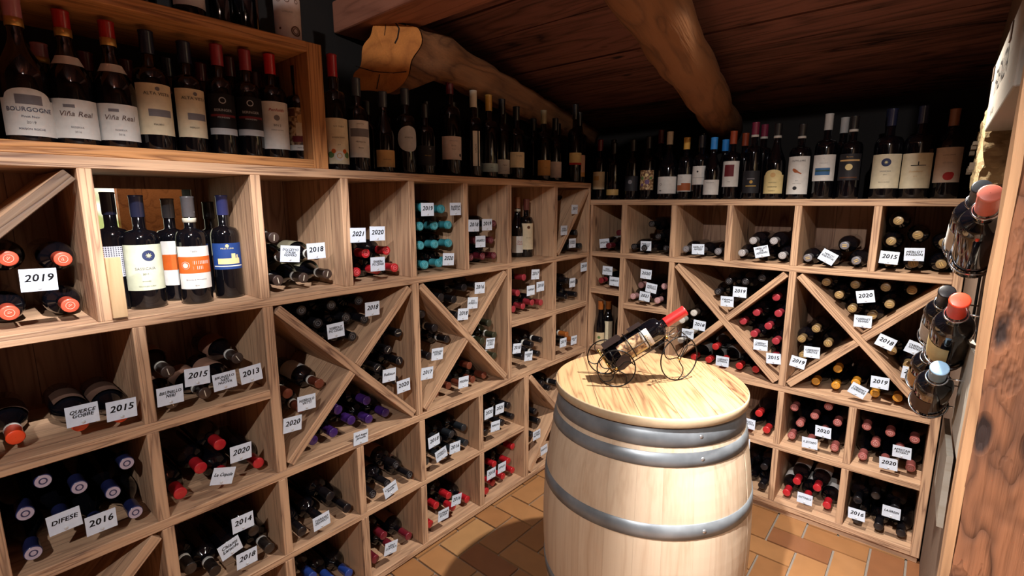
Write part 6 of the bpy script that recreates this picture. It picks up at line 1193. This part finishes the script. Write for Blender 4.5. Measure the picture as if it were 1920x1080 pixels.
{'st': 'bord', 'cap': 'steel', 'lab': 'white', 'tx': [('CERETTO', 0.9, 0.006, 'ink', 0), ('Monsordo', 0.42, 0.008, 'ink', 0), ('Rosso', 0.26, 0.007, 'ink', 0)], 'art': [('rect', 0.1, 0.56, 0.95, 0.78, 'grey')], 'desc': 'white-labelled bottle below the cut end of the ceiling log, left side', 'grp': 'bottles standing along the left rack top shelf', 'loc': [-0.09, -1.4519, 1.605], 'r': 0.037, 'H': 0.3259, 'l0': 0.0507, 'l1': 0.1786, 'rz': -0.344},
{'st': 'burg', 'cap': 'steel', 'lab': 'tan', 'tx': [('Sedimento', 0.45, 0.007, 'brownink', 0)], 'desc': 'bottle with a low tan label on the left rack top shelf', 'grp': 'bottles standing along the left rack top shelf', 'loc': [-0.09, -1.3409, 1.605], 'r': 0.0364, 'H': 0.2984, 'l0': 0.023, 'l1': 0.085, 'rz': -0.372},
{'st': 'bord', 'cap': 'steel', 'lab': 'silverdisc', 'tx': [('AMRESSIS', 0.55, 0.008, 'ink', 0)], 'art': [], 'desc': 'bottle with a round silver label below the log end', 'grp': 'bottles standing along the left rack top shelf', 'loc': [-0.09, -1.2378, 1.605], 'r': 0.038, 'H': 0.3263, 'l0': 0.0866, 'l1': 0.182, 'rz': -0.363},
{'st': 'bord', 'cap': 'black', 'lab': 'charcoal', 'tx': [('PALAZZO', 0.5, 0.006, 'gold', 0)], 'art': [('disc', 0.6, 0.85, 0.05, 'grey')], 'desc': 'bottle with a charcoal label and small gold print', 'grp': 'bottles standing along the left rack top shelf', 'loc': [-0.09, -1.1417, 1.605], 'r': 0.0388, 'H': 0.2807, 'l0': 0.0394, 'l1': 0.1164, 'rz': -0.418},
{'st': 'bord', 'cap': 'maroon', 'lab': 'pinkwhite', 'tx': [('SERRALUNGA', 0.8, 0.006, 'grey', 0), ('Barolo', 0.6, 0.008, 'grey', 0), ('Riserva', 0.45, 0.006, 'grey', 0)], 'art': [('disc', 0.8, 0.2, 0.07, 'charcoal')], 'desc': 'tallest bottle on the left shelf, maroon capsule and pale label', 'grp': 'bottles standing along the left rack top shelf', 'loc': [-0.12, -0.9739, 1.605], 'r': 0.046, 'H': 0.43, 'l0': 0.0738, 'l1': 0.1711, 'rz': -0.447},
{'st': 'bord', 'cap': 'whitecap', 'lab': 'strip', 'tx': [('|LACUS', 0.5, 0.012, 'ink', -0.004, 90)], 'art': [('rect', 0.62, 0, 0.82, 1, 'ink')], 'desc': 'bottle with a narrow white label printed vertically', 'grp': 'bottles standing along the left rack top shelf', 'loc': [-0.1, -0.8508, 1.605], 'r': 0.0398, 'H': 0.3814, 'l0': 0.053, 'l1': 0.2048, 'rz': -0.474},
{'st': 'bord', 'cap': 'goldcap', 'lab': 'paleblue', 'tx': [('Adine', 0.5, 0.005, 'ink', 0)], 'desc': 'dark bottle with a tiny pale blue label near the shelf', 'grp': 'bottles standing along the left rack top shelf', 'loc': [-0.09, -0.7615, 1.605], 'r': 0.0424, 'H': 0.3758, 'l0': 0.0308, 'l1': 0.069, 'rz': -0.491},
{'st': 'bord', 'cap': 'black', 'lab': 'white', 'tx': [('Sogno', 0.62, 0.009, 'ink', 0), ('TOSCANA', 0.25, 0.004, 'ink', 0)], 'desc': 'bottle with a low white script label', 'grp': 'bottles standing along the left rack top shelf', 'loc': [-0.12, -0.6355, 1.605], 'r': 0.037, 'H': 0.3796, 'l0': 0.0277, 'l1': 0.0955, 'rz': -0.507},
{'st': 'bord', 'cap': 'black', 'lab': 'cream', 'tx': [('TOLENI', 0.75, 0.009, 'grey', 0)], 'desc': 'cream-labelled bottle touching the low white script label', 'grp': 'bottles standing along the left rack top shelf', 'loc': [-0.08, -0.5753, 1.605], 'r': 0.0395, 'H': 0.349, 'l0': 0.0591, 'l1': 0.1321, 'rz': -0.524},
{'st': 'bord', 'cap': 'beigecap', 'lab': 'orangetan', 'tx': [('riserva', 0.5, 0.005, 'ink', 0)], 'desc': 'bottle with an orange-tan label and beige capsule', 'grp': 'bottles standing along the left rack top shelf', 'loc': [-0.1, -0.3271, 1.605], 'r': 0.0385, 'H': 0.3667, 'l0': 0.0313, 'l1': 0.1108, 'rz': -0.555},
{'st': 'bord', 'cap': 'black', 'lab': 'pinkwhite', 'tx': [], 'desc': 'bottle with a plain greyish label next to the orange-tan one', 'grp': 'bottles standing along the left rack top shelf', 'loc': [-0.1, -0.222, 1.605], 'r': 0.036, 'H': 0.3393, 'l0': 0.0241, 'l1': 0.109, 'rz': -0.569},
{'st': 'bord', 'cap': 'black', 'lab': 'creamyellow', 'art': [('rect', 0, 0, 1, 0.18, 'redink')], 'tx': [('A', 0.85, 0.006, 'ink', 0.01)], 'desc': 'bottle with a cream-yellow label edged red at the bottom', 'grp': 'bottles standing along the left rack top shelf', 'loc': [-0.045, -0.1117, 1.605], 'r': 0.0384, 'H': 0.4199, 'l0': 0.0954, 'l1': 0.161, 'rz': -0.592},
{'st': 'bord', 'cap': 'black', 'lab': 'pinkbeige', 'art': [('rect', 0, 0, 1, 0.2, 'orangetan')], 'tx': [('v', 0.85, 0.01, 'ink', 0)], 'desc': 'pinkish-beige labelled bottle at the corner end of the left shelf', 'grp': 'bottles standing along the left rack top shelf', 'loc': [-0.06, -0.045, 1.605], 'r': 0.036, 'H': 0.388, 'l0': 0.0346, 'l1': 0.154, 'rz': -0.604},
{'st': 'bord', 'cap': 'steel', 'lab': '', 'desc': 'dark bottle in the back row of the left shelf, by the framed box', 'grp': 'dark bottles in the back row of the left shelf', 'loc': [-0.2, -1.4713, 1.605], 'r': 0.037, 'H': 0.34, 'l0': 0.103, 'l1': 0.1407, 'rz': -0.187},
{'st': 'bord', 'cap': 'black', 'lab': '', 'desc': 'dark bottle in the back row of the left shelf, second from the box', 'grp': 'dark bottles in the back row of the left shelf', 'loc': [-0.2, -1.3378, 1.605], 'r': 0.037, 'H': 0.2783, 'l0': 0.1142, 'l1': 0.1539, 'rz': -0.207},
{'st': 'bord', 'cap': 'black', 'lab': '', 'desc': 'dark bottle in the back row of the left shelf, third from the box', 'grp': 'dark bottles in the back row of the left shelf', 'loc': [-0.2, -1.2578, 1.605], 'r': 0.037, 'H': 0.3344, 'l0': 0.1209, 'l1': 0.1619, 'rz': -0.217},
{'st': 'bord', 'cap': 'black', 'lab': '', 'desc': 'dark bottle in the back row of the left shelf, fourth from the box', 'grp': 'dark bottles in the back row of the left shelf', 'loc': [-0.2, -1.041, 1.605], 'r': 0.037, 'H': 0.3211, 'l0': 0.1392, 'l1': 0.1834, 'rz': -0.245},
{'st': 'bord', 'cap': 'black', 'lab': '', 'desc': 'dark bottle in the back row of the left shelf, fifth from the box', 'grp': 'dark bottles in the back row of the left shelf', 'loc': [-0.2, -0.8829, 1.605], 'r': 0.037, 'H': 0.34, 'l0': 0.1525, 'l1': 0.1991, 'rz': -0.263},
{'st': 'bord', 'cap': 'black', 'lab': '', 'desc': 'dark bottle in the back row of the left shelf, sixth from the box', 'grp': 'dark bottles in the back row of the left shelf', 'loc': [-0.2, -0.7326, 1.605], 'r': 0.037, 'H': 0.34, 'l0': 0.1652, 'l1': 0.2141, 'rz': -0.278},
{'st': 'bord', 'cap': 'black', 'lab': '', 'desc': 'dark bottle in the back row of the left shelf, seventh from the box', 'grp': 'dark bottles in the back row of the left shelf', 'loc': [-0.2, -0.5303, 1.605], 'r': 0.037, 'H': 0.34, 'l0': 0.1823, 'l1': 0.2342, 'rz': -0.297},
{'st': 'bord', 'cap': 'black', 'lab': '', 'desc': 'dark bottle in the back row of the left shelf, eighth from the box', 'grp': 'dark bottles in the back row of the left shelf', 'loc': [-0.2, -0.2869, 1.605], 'r': 0.037, 'H': 0.34, 'l0': 0.2028, 'l1': 0.2585, 'rz': -0.317},
{'st': 'bord', 'cap': 'black', 'lab': '', 'desc': 'dark bottle in the back row of the left shelf, nearest the corner', 'grp': 'dark bottles in the back row of the left shelf', 'loc': [-0.2, -0.0553, 1.605], 'r': 0.037, 'H': 0.34, 'l0': 0.2224, 'l1': 0.2816, 'rz': -0.334},
{'st': 'bord', 'cap': 'darkblue', 'lab': 'check', 'tx': [], 'art': [], 'desc': 'bottle with a checked label half hidden by the pale wood offcut', 'grp': 'standing bottles in the left rack second cubby', 'loc': [-0.17, -2.1801, 1.208], 'r': 0.04, 'H': 0.3176, 'l0': 0.0915, 'l1': 0.1742, 'rz': -0.13},
{'st': 'bord', 'cap': 'darkblue', 'lab': 'palegreen', 'tx': [('SASSICAIA', 0.48, 0.01, 'grey', 0), ('2011', 0.36, 0.007, 'ink', 0), ('BOLGHERI', 0.2, 0.004, 'ink', 0), ('TENUTA SAN GUIDO', 0.09, 0.004, 'ink', 0)], 'art': [('disc', 0.6, 0.76, 0.12, 'navy'), ('star', 0.6, 0.76, 0.008, 'starcream')], 'desc': 'pale green labelled bottle with a star roundel', 'grp': 'standing bottles in the left rack second cubby', 'loc': [-0.13, -2.1266, 1.208], 'r': 0.0447, 'H': 0.3094, 'l0': 0.0529, 'l1': 0.1772, 'rz': -0.177},
{'st': 'bord', 'cap': 'greycap', 'lab': 'white', 'tx': [], 'art': [('rect', 0.0, 0.35, 1, 0.7, 'orange')], 'desc': 'orange-banded bottle standing behind the orange and white labelled front bottle', 'grp': 'standing bottles in the left rack second cubby', 'loc': [-0.2, -2.0358, 1.208], 'r': 0.039, 'H': 0.3014, 'l0': 0.0477, 'l1': 0.1781, 'rz': -0.235},
{'st': 'bord', 'cap': 'greycap', 'lab': 'white', 'collar2': 1, 'tx': [('TASSI', 0.88, 0.007, 'ink', 0), ('Brunello di Montalcino', 0.22, 0.0055, 'navy', 0), ('2016', 0.08, 0.005, 'ink', 0)], 'art': [('rect', 0, 0.37, 1, 0.76, 'orange'), ('disc', 0.25, 0.56, 0.09, 'pinkwhite'), ('ring', 0.25, 0.56, 0.01, 'orange'), ('rect', 0.45, 0.58, 0.9, 0.66, 'pinkwhite'), ('rect', 0.45, 0.46, 0.7, 0.54, 'pinkwhite')], 'desc': 'orange and white labelled bottle standing in front in the second cubby', 'grp': 'standing bottles in the left rack second cubby', 'loc': [-0.1, -2.0132, 1.208], 'r': 0.04, 'H': 0.3072, 'l0': 0.045, 'l1': 0.1668, 'rz': -0.231},
{'st': 'bord', 'cap': 'bluecap', 'lab': 'deepblue', 'tx': [('MILLE E UNA', 0.8, 0.006, 'starcream', 0)], 'art': [('rect', 0.2, 0.2, 0.85, 0.42, 'creamyellow'), ('rect', 0.6, 0.42, 0.72, 0.6, 'creamyellow'), ('rect', 0.75, 0.42, 0.8, 0.55, 'creamyellow'), ('disc', 0.5, 0.9, 0.06, 'creamyellow'), ('rect', 0.05, 0.1, 0.95, 0.14, 'white')], 'desc': 'bottle with a deep blue night castle label', 'grp': 'standing bottles in the left rack second cubby', 'loc': [-0.12, -1.9162, 1.208], 'r': 0.0394, 'H': 0.3113, 'l0': 0.0899, 'l1': 0.1687, 'rz': -0.271},
{'st': 'bord', 'cap': 'black', 'lab': '', 'desc': 'dark unlabelled bottle behind the blue castle label', 'grp': 'standing bottles in the left rack second cubby', 'loc': [-0.26, -1.9085, 1.208], 'r': 0.038, 'H': 0.2921, 'l0': 0.0249, 'l1': 0.1676, 'rz': -0.111},
{'st': 'burg', 'cap': 'browncap', 'lab': 'white', 'collar2': 1, 'tx': [('Due\nCecci', 0.6, 0.014, 'redink', 0)], 'desc': 'bottle with a white label in red print, left of the standing pair', 'grp': 'pair standing in the left rack seventh cubby', 'loc': [-0.16, -0.4701, 1.208], 'r': 0.037, 'H': 0.317, 'l0': 0.0252, 'l1': 0.1124, 'rz': -0.525},
{'st': 'bord', 'cap': 'redbrown', 'lab': 'cream', 'tx': [('Due Vie', 0.45, 0.007, 'ink', 0)], 'art': [('disc', 0.5, 0.85, 0.06, 'brown')], 'desc': 'bottle with a tall cream label, right of the standing pair', 'grp': 'pair standing in the left rack seventh cubby', 'loc': [-0.13, -0.4324, 1.208], 'r': 0.037, 'H': 0.306, 'l0': 0.0413, 'l1': 0.1789, 'rz': -0.536},
{'st': 'hock', 'cap': 'copper', 'lab': 'tanlab', 'tx': [], 'art': [('disc', 0.5, 0.6, 0.12, 'green')], 'desc': 'slim bottle with tan label and copper capsule in the low corner cubby', 'grp': 'bottles standing in the back rack corner cubby', 'loc': [0.055, 0.055, 0.647], 'r': 0.03, 'H': 0.2667, 'l0': 0.004, 'l1': 0.0774, 'rz': -1.205},
{'st': 'hock', 'cap': 'copper', 'lab': 'cream', 'desc': 'slim bottle hugging the left side of the low corner cubby', 'grp': 'bottles standing in the back rack corner cubby', 'loc': [0.06, 0.14, 0.647], 'r': 0.03, 'H': 0.2531, 'l0': 0.004, 'l1': 0.1326, 'rz': -1.187},
{'st': 'hock', 'cap': 'black', 'lab': '', 'desc': 'dark slim bottle at the right side of the low corner cubby', 'grp': 'bottles standing in the back rack corner cubby', 'loc': [0.128, 0.17, 0.647], 'r': 0.03, 'H': 0.2391, 'l0': 0.0146, 'l1': 0.1478, 'rz': -1.396},
{'st': 'bord', 'cap': 'maroon', 'lab': 'cream', 'art': [('rect', 0.25, 0.5, 0.6, 0.75, 'tan')], 'tx': [], 'desc': 'cream-labelled bottle at the corner end of the back shelf', 'grp': 'bottles standing along the back rack top shelf', 'loc': [0.0, 0.09, 1.511], 'r': 0.038, 'H': 0.3436, 'l0': 0.0597, 'l1': 0.1599, 'rz': -1.382},
{'st': 'bord', 'cap': 'black', 'lab': 'golddull', 'tx': [], 'desc': 'dark bottle with a low dull gold band', 'grp': 'bottles standing along the back rack top shelf', 'loc': [0.0922, 0.09, 1.511], 'r': 0.038, 'H': 0.3178, 'l0': 0.0252, 'l1': 0.058, 'rz': -1.393},
{'st': 'bord', 'cap': 'black', 'lab': 'charcoal', 'art': [('disc', 0.5, 0.6, 0.14, 'grey')], 'tx': [], 'desc': 'dark bottle with a grey heart mark, left of the floral label', 'grp': 'bottles standing along the back rack top shelf', 'loc': [0.2098, 0.09, 1.511], 'r': 0.038, 'H': 0.3263, 'l0': 0.0475, 'l1': 0.1285, 'rz': -1.405},
{'st': 'bord', 'cap': 'black', 'lab': 'floral', 'art': [('disc', 0.3, 0.6, 0.09, 'green'), ('disc', 0.6, 0.4, 0.12, 'purple'), ('disc', 0.55, 0.75, 0.08, 'creamyellow'), ('disc', 0.8, 0.6, 0.07, 'green'), ('disc', 0.3, 0.25, 0.08, 'purple')], 'tx': [], 'desc': 'bottle with a floral painted label on the back shelf', 'grp': 'bottles standing along the back rack top shelf', 'loc': [0.3016, 0.09, 1.511], 'r': 0.039, 'H': 0.336, 'l0': 0.0519, 'l1': 0.1564, 'rz': -1.415},
{'st': 'burg', 'cap': 'whitecap', 'lab': 'white', 'art': [('ring', 0.3, 0.55, 0.006, 'ink'), ('rect', 0.22, 0.15, 0.34, 0.2, 'ink')], 'tx': [('.....', 0.55, 0.005, 'grey', 0.012)], 'desc': 'bottle with a wide low white label, small black ring on it', 'grp': 'bottles standing along the back rack top shelf', 'loc': [0.4187, 0.09, 1.511], 'r': 0.0517, 'H': 0.3509, 'l0': 0.0306, 'l1': 0.1183, 'rz': -1.428},
{'st': 'bord', 'cap': 'goldcap', 'lab': 'white', 'art': [('rect', 0.05, 0.05, 0.95, 0.38, 'hill'), ('rect', 0.4, 0.38, 0.95, 0.5, 'hill')], 'tx': [('Rive', 0.85, 0.005, 'grey', -0.01)], 'desc': 'bottle with a brown hillside on its white label', 'grp': 'bottles standing along the back rack top shelf', 'loc': [0.5108, 0.09, 1.511], 'r': 0.037, 'H': 0.3139, 'l0': 0.0407, 'l1': 0.1268, 'rz': -1.439},
{'st': 'bord', 'cap': 'black', 'lab': 'white', 'art': [('rect', 0.1, 0.36, 0.95, 0.38, 'grey'), ('disc', 0.45, 0.7, 0.05, 'ink')], 'tx': [], 'desc': 'bottle with a small upright white label left of the blue capsules', 'grp': 'bottles standing along the back rack top shelf', 'loc': [0.5877, 0.09, 1.511], 'r': 0.037, 'H': 0.3181, 'l0': 0.0741, 'l1': 0.1661, 'rz': -1.448},
{'st': 'burg', 'cap': 'skyblue', 'lab': 'white', 'art': [], 'tx': [('VIGNA DORATA', 0.8, 0.005, 'ink', 0)], 'desc': 'front bottle with a sky blue capsule and low white label', 'grp': 'bottles standing along the back rack top shelf', 'loc': [0.6558, 0.07, 1.511], 'r': 0.039, 'H': 0.3006, 'l0': 0.023, 'l1': 0.0953, 'rz': -1.455},
{'st': 'burg', 'cap': 'skyblue', 'lab': '', 'desc': 'rear bottle of the two with sky blue capsules', 'grp': 'bottles standing along the back rack top shelf', 'loc': [0.6813, 0.16, 1.511], 'r': 0.038, 'H': 0.2966, 'l0': 0.0237, 'l1': 0.095, 'rz': -1.462},
{'st': 'bord', 'cap': 'rust', 'lab': 'white', 'art': [('rect', 0.22, 0.4, 0.7, 0.86, 'maroon')], 'tx': [('Rosso', 0.2, 0.005, 'ink', 0)], 'desc': 'bottle with a dark red picture on its white label, rust capsule', 'grp': 'bottles standing along the back rack top shelf', 'loc': [0.7398, 0.09, 1.511], 'r': 0.039, 'H': 0.3257, 'l0': 0.0606, 'l1': 0.1817, 'rz': -1.467},
{'st': 'bord', 'cap': 'maroonband', 'lab': 'charcoal', 'art': [('disc', 0.55, 0.5, 0.07, 'gold'), ('rect', 0.3, 0.3, 0.8, 0.34, 'gold'), ('rect', 0.35, 0.62, 0.7, 0.66, 'grey')], 'tx': [], 'desc': 'dark-labelled bottle with gold ornaments, maroon capsule with white band', 'grp': 'bottles standing along the back rack top shelf', 'loc': [0.836, 0.09, 1.511], 'r': 0.039, 'H': 0.3564, 'l0': 0.029, 'l1': 0.1329, 'rz': -1.479},
{'st': 'bord', 'cap': 'maroonband', 'lab': '', 'desc': 'rear maroon-capped bottle with white band on the back shelf', 'grp': 'bottles standing along the back rack top shelf', 'loc': [0.8559, 0.17, 1.511], 'r': 0.038, 'H': 0.3539, 'l0': 0.0299, 'l1': 0.1358, 'rz': -1.484},
{'st': 'burg', 'cap': 'blackband', 'lab': 'creamyellow', 'arch': 1, 'art': [('disc', 0.5, 0.78, 0.1, 'tan')], 'tx': [('VALPOLICELLA', 0.46, 0.005, 'ink', 0), ('AMARONE', 0.28, 0.008, 'ink', 0), ('CLASSICO', 0.12, 0.006, 'ink', 0)], 'desc': 'bottle with an arched cream AMARONE label', 'grp': 'bottles standing along the back rack top shelf', 'loc': [0.934, 0.09, 1.511], 'r': 0.0421, 'H': 0.3422, 'l0': 0.0255, 'l1': 0.1337, 'rz': -1.491},
{'st': 'bord', 'cap': 'blackband', 'lab': 'white', 'art': [('bird', 0.45, 0.6, 0.016, 'hill'), ('disc', 0.45, 0.16, 0.05, 'charcoal')], 'tx': [('CASTELLARE', 0.88, 0.01, 'ink', 0), ('2017', 0.36, 0.005, 'ink', 0), ('CHIANTI CLASSICO', 0.28, 0.004, 'ink', 0)], 'desc': 'bottle with a russet bird on its white label', 'grp': 'bottles standing along the back rack top shelf', 'loc': [1.0335, 0.09, 1.511], 'r': 0.044, 'H': 0.3303, 'l0': 0.0221, 'l1': 0.1874, 'rz': -1.504},
{'st': 'bord', 'cap': 'silvercap', 'lab': 'white', 'art': [('rect', 0.18, 0.22, 0.76, 0.5, 'seablue'), ('rect', 0.18, 0.36, 0.76, 0.42, 'green')], 'tx': [('DONA LUCIA', 0.68, 0.005, 'grey', 0), ('v', 0.86, 0.006, 'ink', 0)], 'desc': 'silver-capped bottle with a blue landscape on its label', 'grp': 'bottles standing along the back rack top shelf', 'loc': [1.1313, 0.09, 1.511], 'r': 0.043, 'H': 0.3634, 'l0': 0.0781, 'l1': 0.1886, 'rz': -1.517},
{'st': 'bord', 'cap': 'silvercap', 'lab': '', 'desc': 'rear silver-capped bottle on the back shelf', 'grp': 'bottles standing along the back rack top shelf', 'loc': [1.178, 0.18, 1.511], 'r': 0.038, 'H': 0.354, 'l0': 0.0798, 'l1': 0.1925, 'rz': -1.524},
{'st': 'bord', 'cap': 'blackband', 'lab': 'charcoal', 'art': [('disc', 0.5, 0.5, 0.12, 'creamyellow'), ('rect', 0.1, 0.72, 0.9, 0.78, 'tan'), ('rect', 0.15, 0.08, 0.85, 0.13, 'brown')], 'tx': [('Barone', 0.88, 0.008, 'tan', 0)], 'desc': 'dark ornate-labelled bottle right of the blue landscape label', 'grp': 'bottles standing along the back rack top shelf', 'loc': [1.2248, 0.09, 1.511], 'r': 0.041, 'H': 0.3447, 'l0': 0.0779, 'l1': 0.1877, 'rz': -1.529},
{'st': 'bord', 'cap': 'darkblue', 'lab': 'palecream', 'art': [('disc', 0.5, 0.76, 0.12, 'navy'), ('star', 0.5, 0.76, 0.008, 'starcream')], 'tx': [('SASSICAIA', 0.5, 0.008, 'grey', 0), ('2017', 0.4, 0.006, 'ink', 0), ('TENUTA SAN GUIDO', 0.18, 0.004, 'ink', 0)], 'desc': 'large cream label with a navy star roundel on the back shelf', 'grp': 'bottles standing along the back rack top shelf', 'loc': [1.3508, 0.1, 1.511], 'r': 0.05, 'H': 0.3604, 'l0': 0.0427, 'l1': 0.1783, 'rz': -1.546},
{'st': 'bord', 'cap': 'darkblue', 'lab': 'palecream', 'art': [('rect', 0.35, 0.64, 0.75, 0.66, 'ink'), ('rect', 0.53, 0.66, 0.56, 0.76, 'ink')], 'tx': [('Guidalberto', 0.48, 0.009, 'tan', 0), ('2019', 0.34, 0.006, 'tan', 0)], 'desc': 'large cream label with a tiny rider drawing, right of the star roundel', 'grp': 'bottles standing along the back rack top shelf', 'loc': [1.4486, 0.1, 1.511], 'r': 0.05, 'H': 0.3596, 'l0': 0.041, 'l1': 0.1767, 'rz': -1.559},
{'st': 'burg', 'cap': 'browncap', 'lab': 'beigelab', 'art': [('disc', 0.55, 0.18, 0.12, 'redink'), ('disc', 0.62, 0.22, 0.08, 'redink')], 'tx': [('CHATEAU MAYNE', 0.78, 0.0045, 'ink', 0), ('Saint Emilion', 0.56, 0.006, 'grey', 0)], 'desc': 'bottle with a beige label and red wax seal, rightmost on the back shelf', 'grp': 'bottles standing along the back rack top shelf', 'loc': [1.5424, 0.1, 1.511], 'r': 0.042, 'H': 0.3385, 'l0': 0.0617, 'l1': 0.1933, 'rz': -1.572},
{'st': 'bord', 'cap': 'black', 'lab': '', 'desc': 'dark bottle in the back row of the back shelf, nearest the corner', 'grp': 'dark bottles in the back row of the back shelf', 'loc': [0.0142, 0.22, 1.511], 'r': 0.037, 'H': 0.353, 'l0': 0.1397, 'l1': 0.2939, 'rz': -1.392},
{'st': 'bord', 'cap': 'black', 'lab': '', 'desc': 'dark bottle in the back row of the back shelf, second from the corner', 'grp': 'dark bottles in the back row of the back shelf', 'loc': [0.2306, 0.22, 1.511], 'r': 0.037, 'H': 0.3305, 'l0': 0.1327, 'l1': 0.2797, 'rz': -1.414},
{'st': 'bord', 'cap': 'maroon', 'lab': '', 'desc': 'dark bottle in the back row of the back shelf, third from the corner', 'grp': 'dark bottles in the back row of the back shelf', 'loc': [0.3111, 0.22, 1.511], 'r': 0.037, 'H': 0.3819, 'l0': 0.1301, 'l1': 0.2745, 'rz': -1.423},
{'st': 'bord', 'cap': 'black', 'lab': '', 'desc': 'dark bottle in the back row of the back shelf, fourth from the corner', 'grp': 'dark bottles in the back row of the back shelf', 'loc': [0.5447, 0.22, 1.511], 'r': 0.037, 'H': 0.3449, 'l0': 0.1225, 'l1': 0.2593, 'rz': -1.449},
{'st': 'bord', 'cap': 'rust', 'lab': '', 'desc': 'dark bottle in the back row of the back shelf, fifth from the corner', 'grp': 'dark bottles in the back row of the back shelf', 'loc': [0.7573, 0.22, 1.511], 'r': 0.037, 'H': 0.327, 'l0': 0.1157, 'l1': 0.2455, 'rz': -1.473},
{'st': 'bord', 'cap': 'black', 'lab': '', 'desc': 'dark bottle in the back row of the back shelf, sixth from the corner', 'grp': 'dark bottles in the back row of the back shelf', 'loc': [1.0085, 0.22, 1.511], 'r': 0.037, 'H': 0.3179, 'l0': 0.1076, 'l1': 0.2293, 'rz': -1.504},
{'st': 'bord', 'cap': 'darkblue', 'lab': '', 'desc': 'dark bottle in the back row of the back shelf, seventh from the corner', 'grp': 'dark bottles in the back row of the back shelf', 'loc': [1.3354, 0.22, 1.511], 'r': 0.037, 'H': 0.3777, 'l0': 0.097, 'l1': 0.2082, 'rz': -1.545},
{'st': 'bord', 'cap': 'darkblue', 'lab': '', 'desc': 'dark bottle in the back row of the back shelf, farthest right', 'grp': 'dark bottles in the back row of the back shelf', 'loc': [1.4437, 0.22, 1.511], 'r': 0.037, 'H': 0.3677, 'l0': 0.0936, 'l1': 0.2012, 'rz': -1.559}]


build_room(); build_beams(); build_racks(); build_barrel(); build_carriage(); build_right()
for a in LYING: lying(*a)
for a in STANDING: standing(**a)
for a in CARDS: card(*a)
for o in sc.objects:
    if 'used' in o: del o['used']
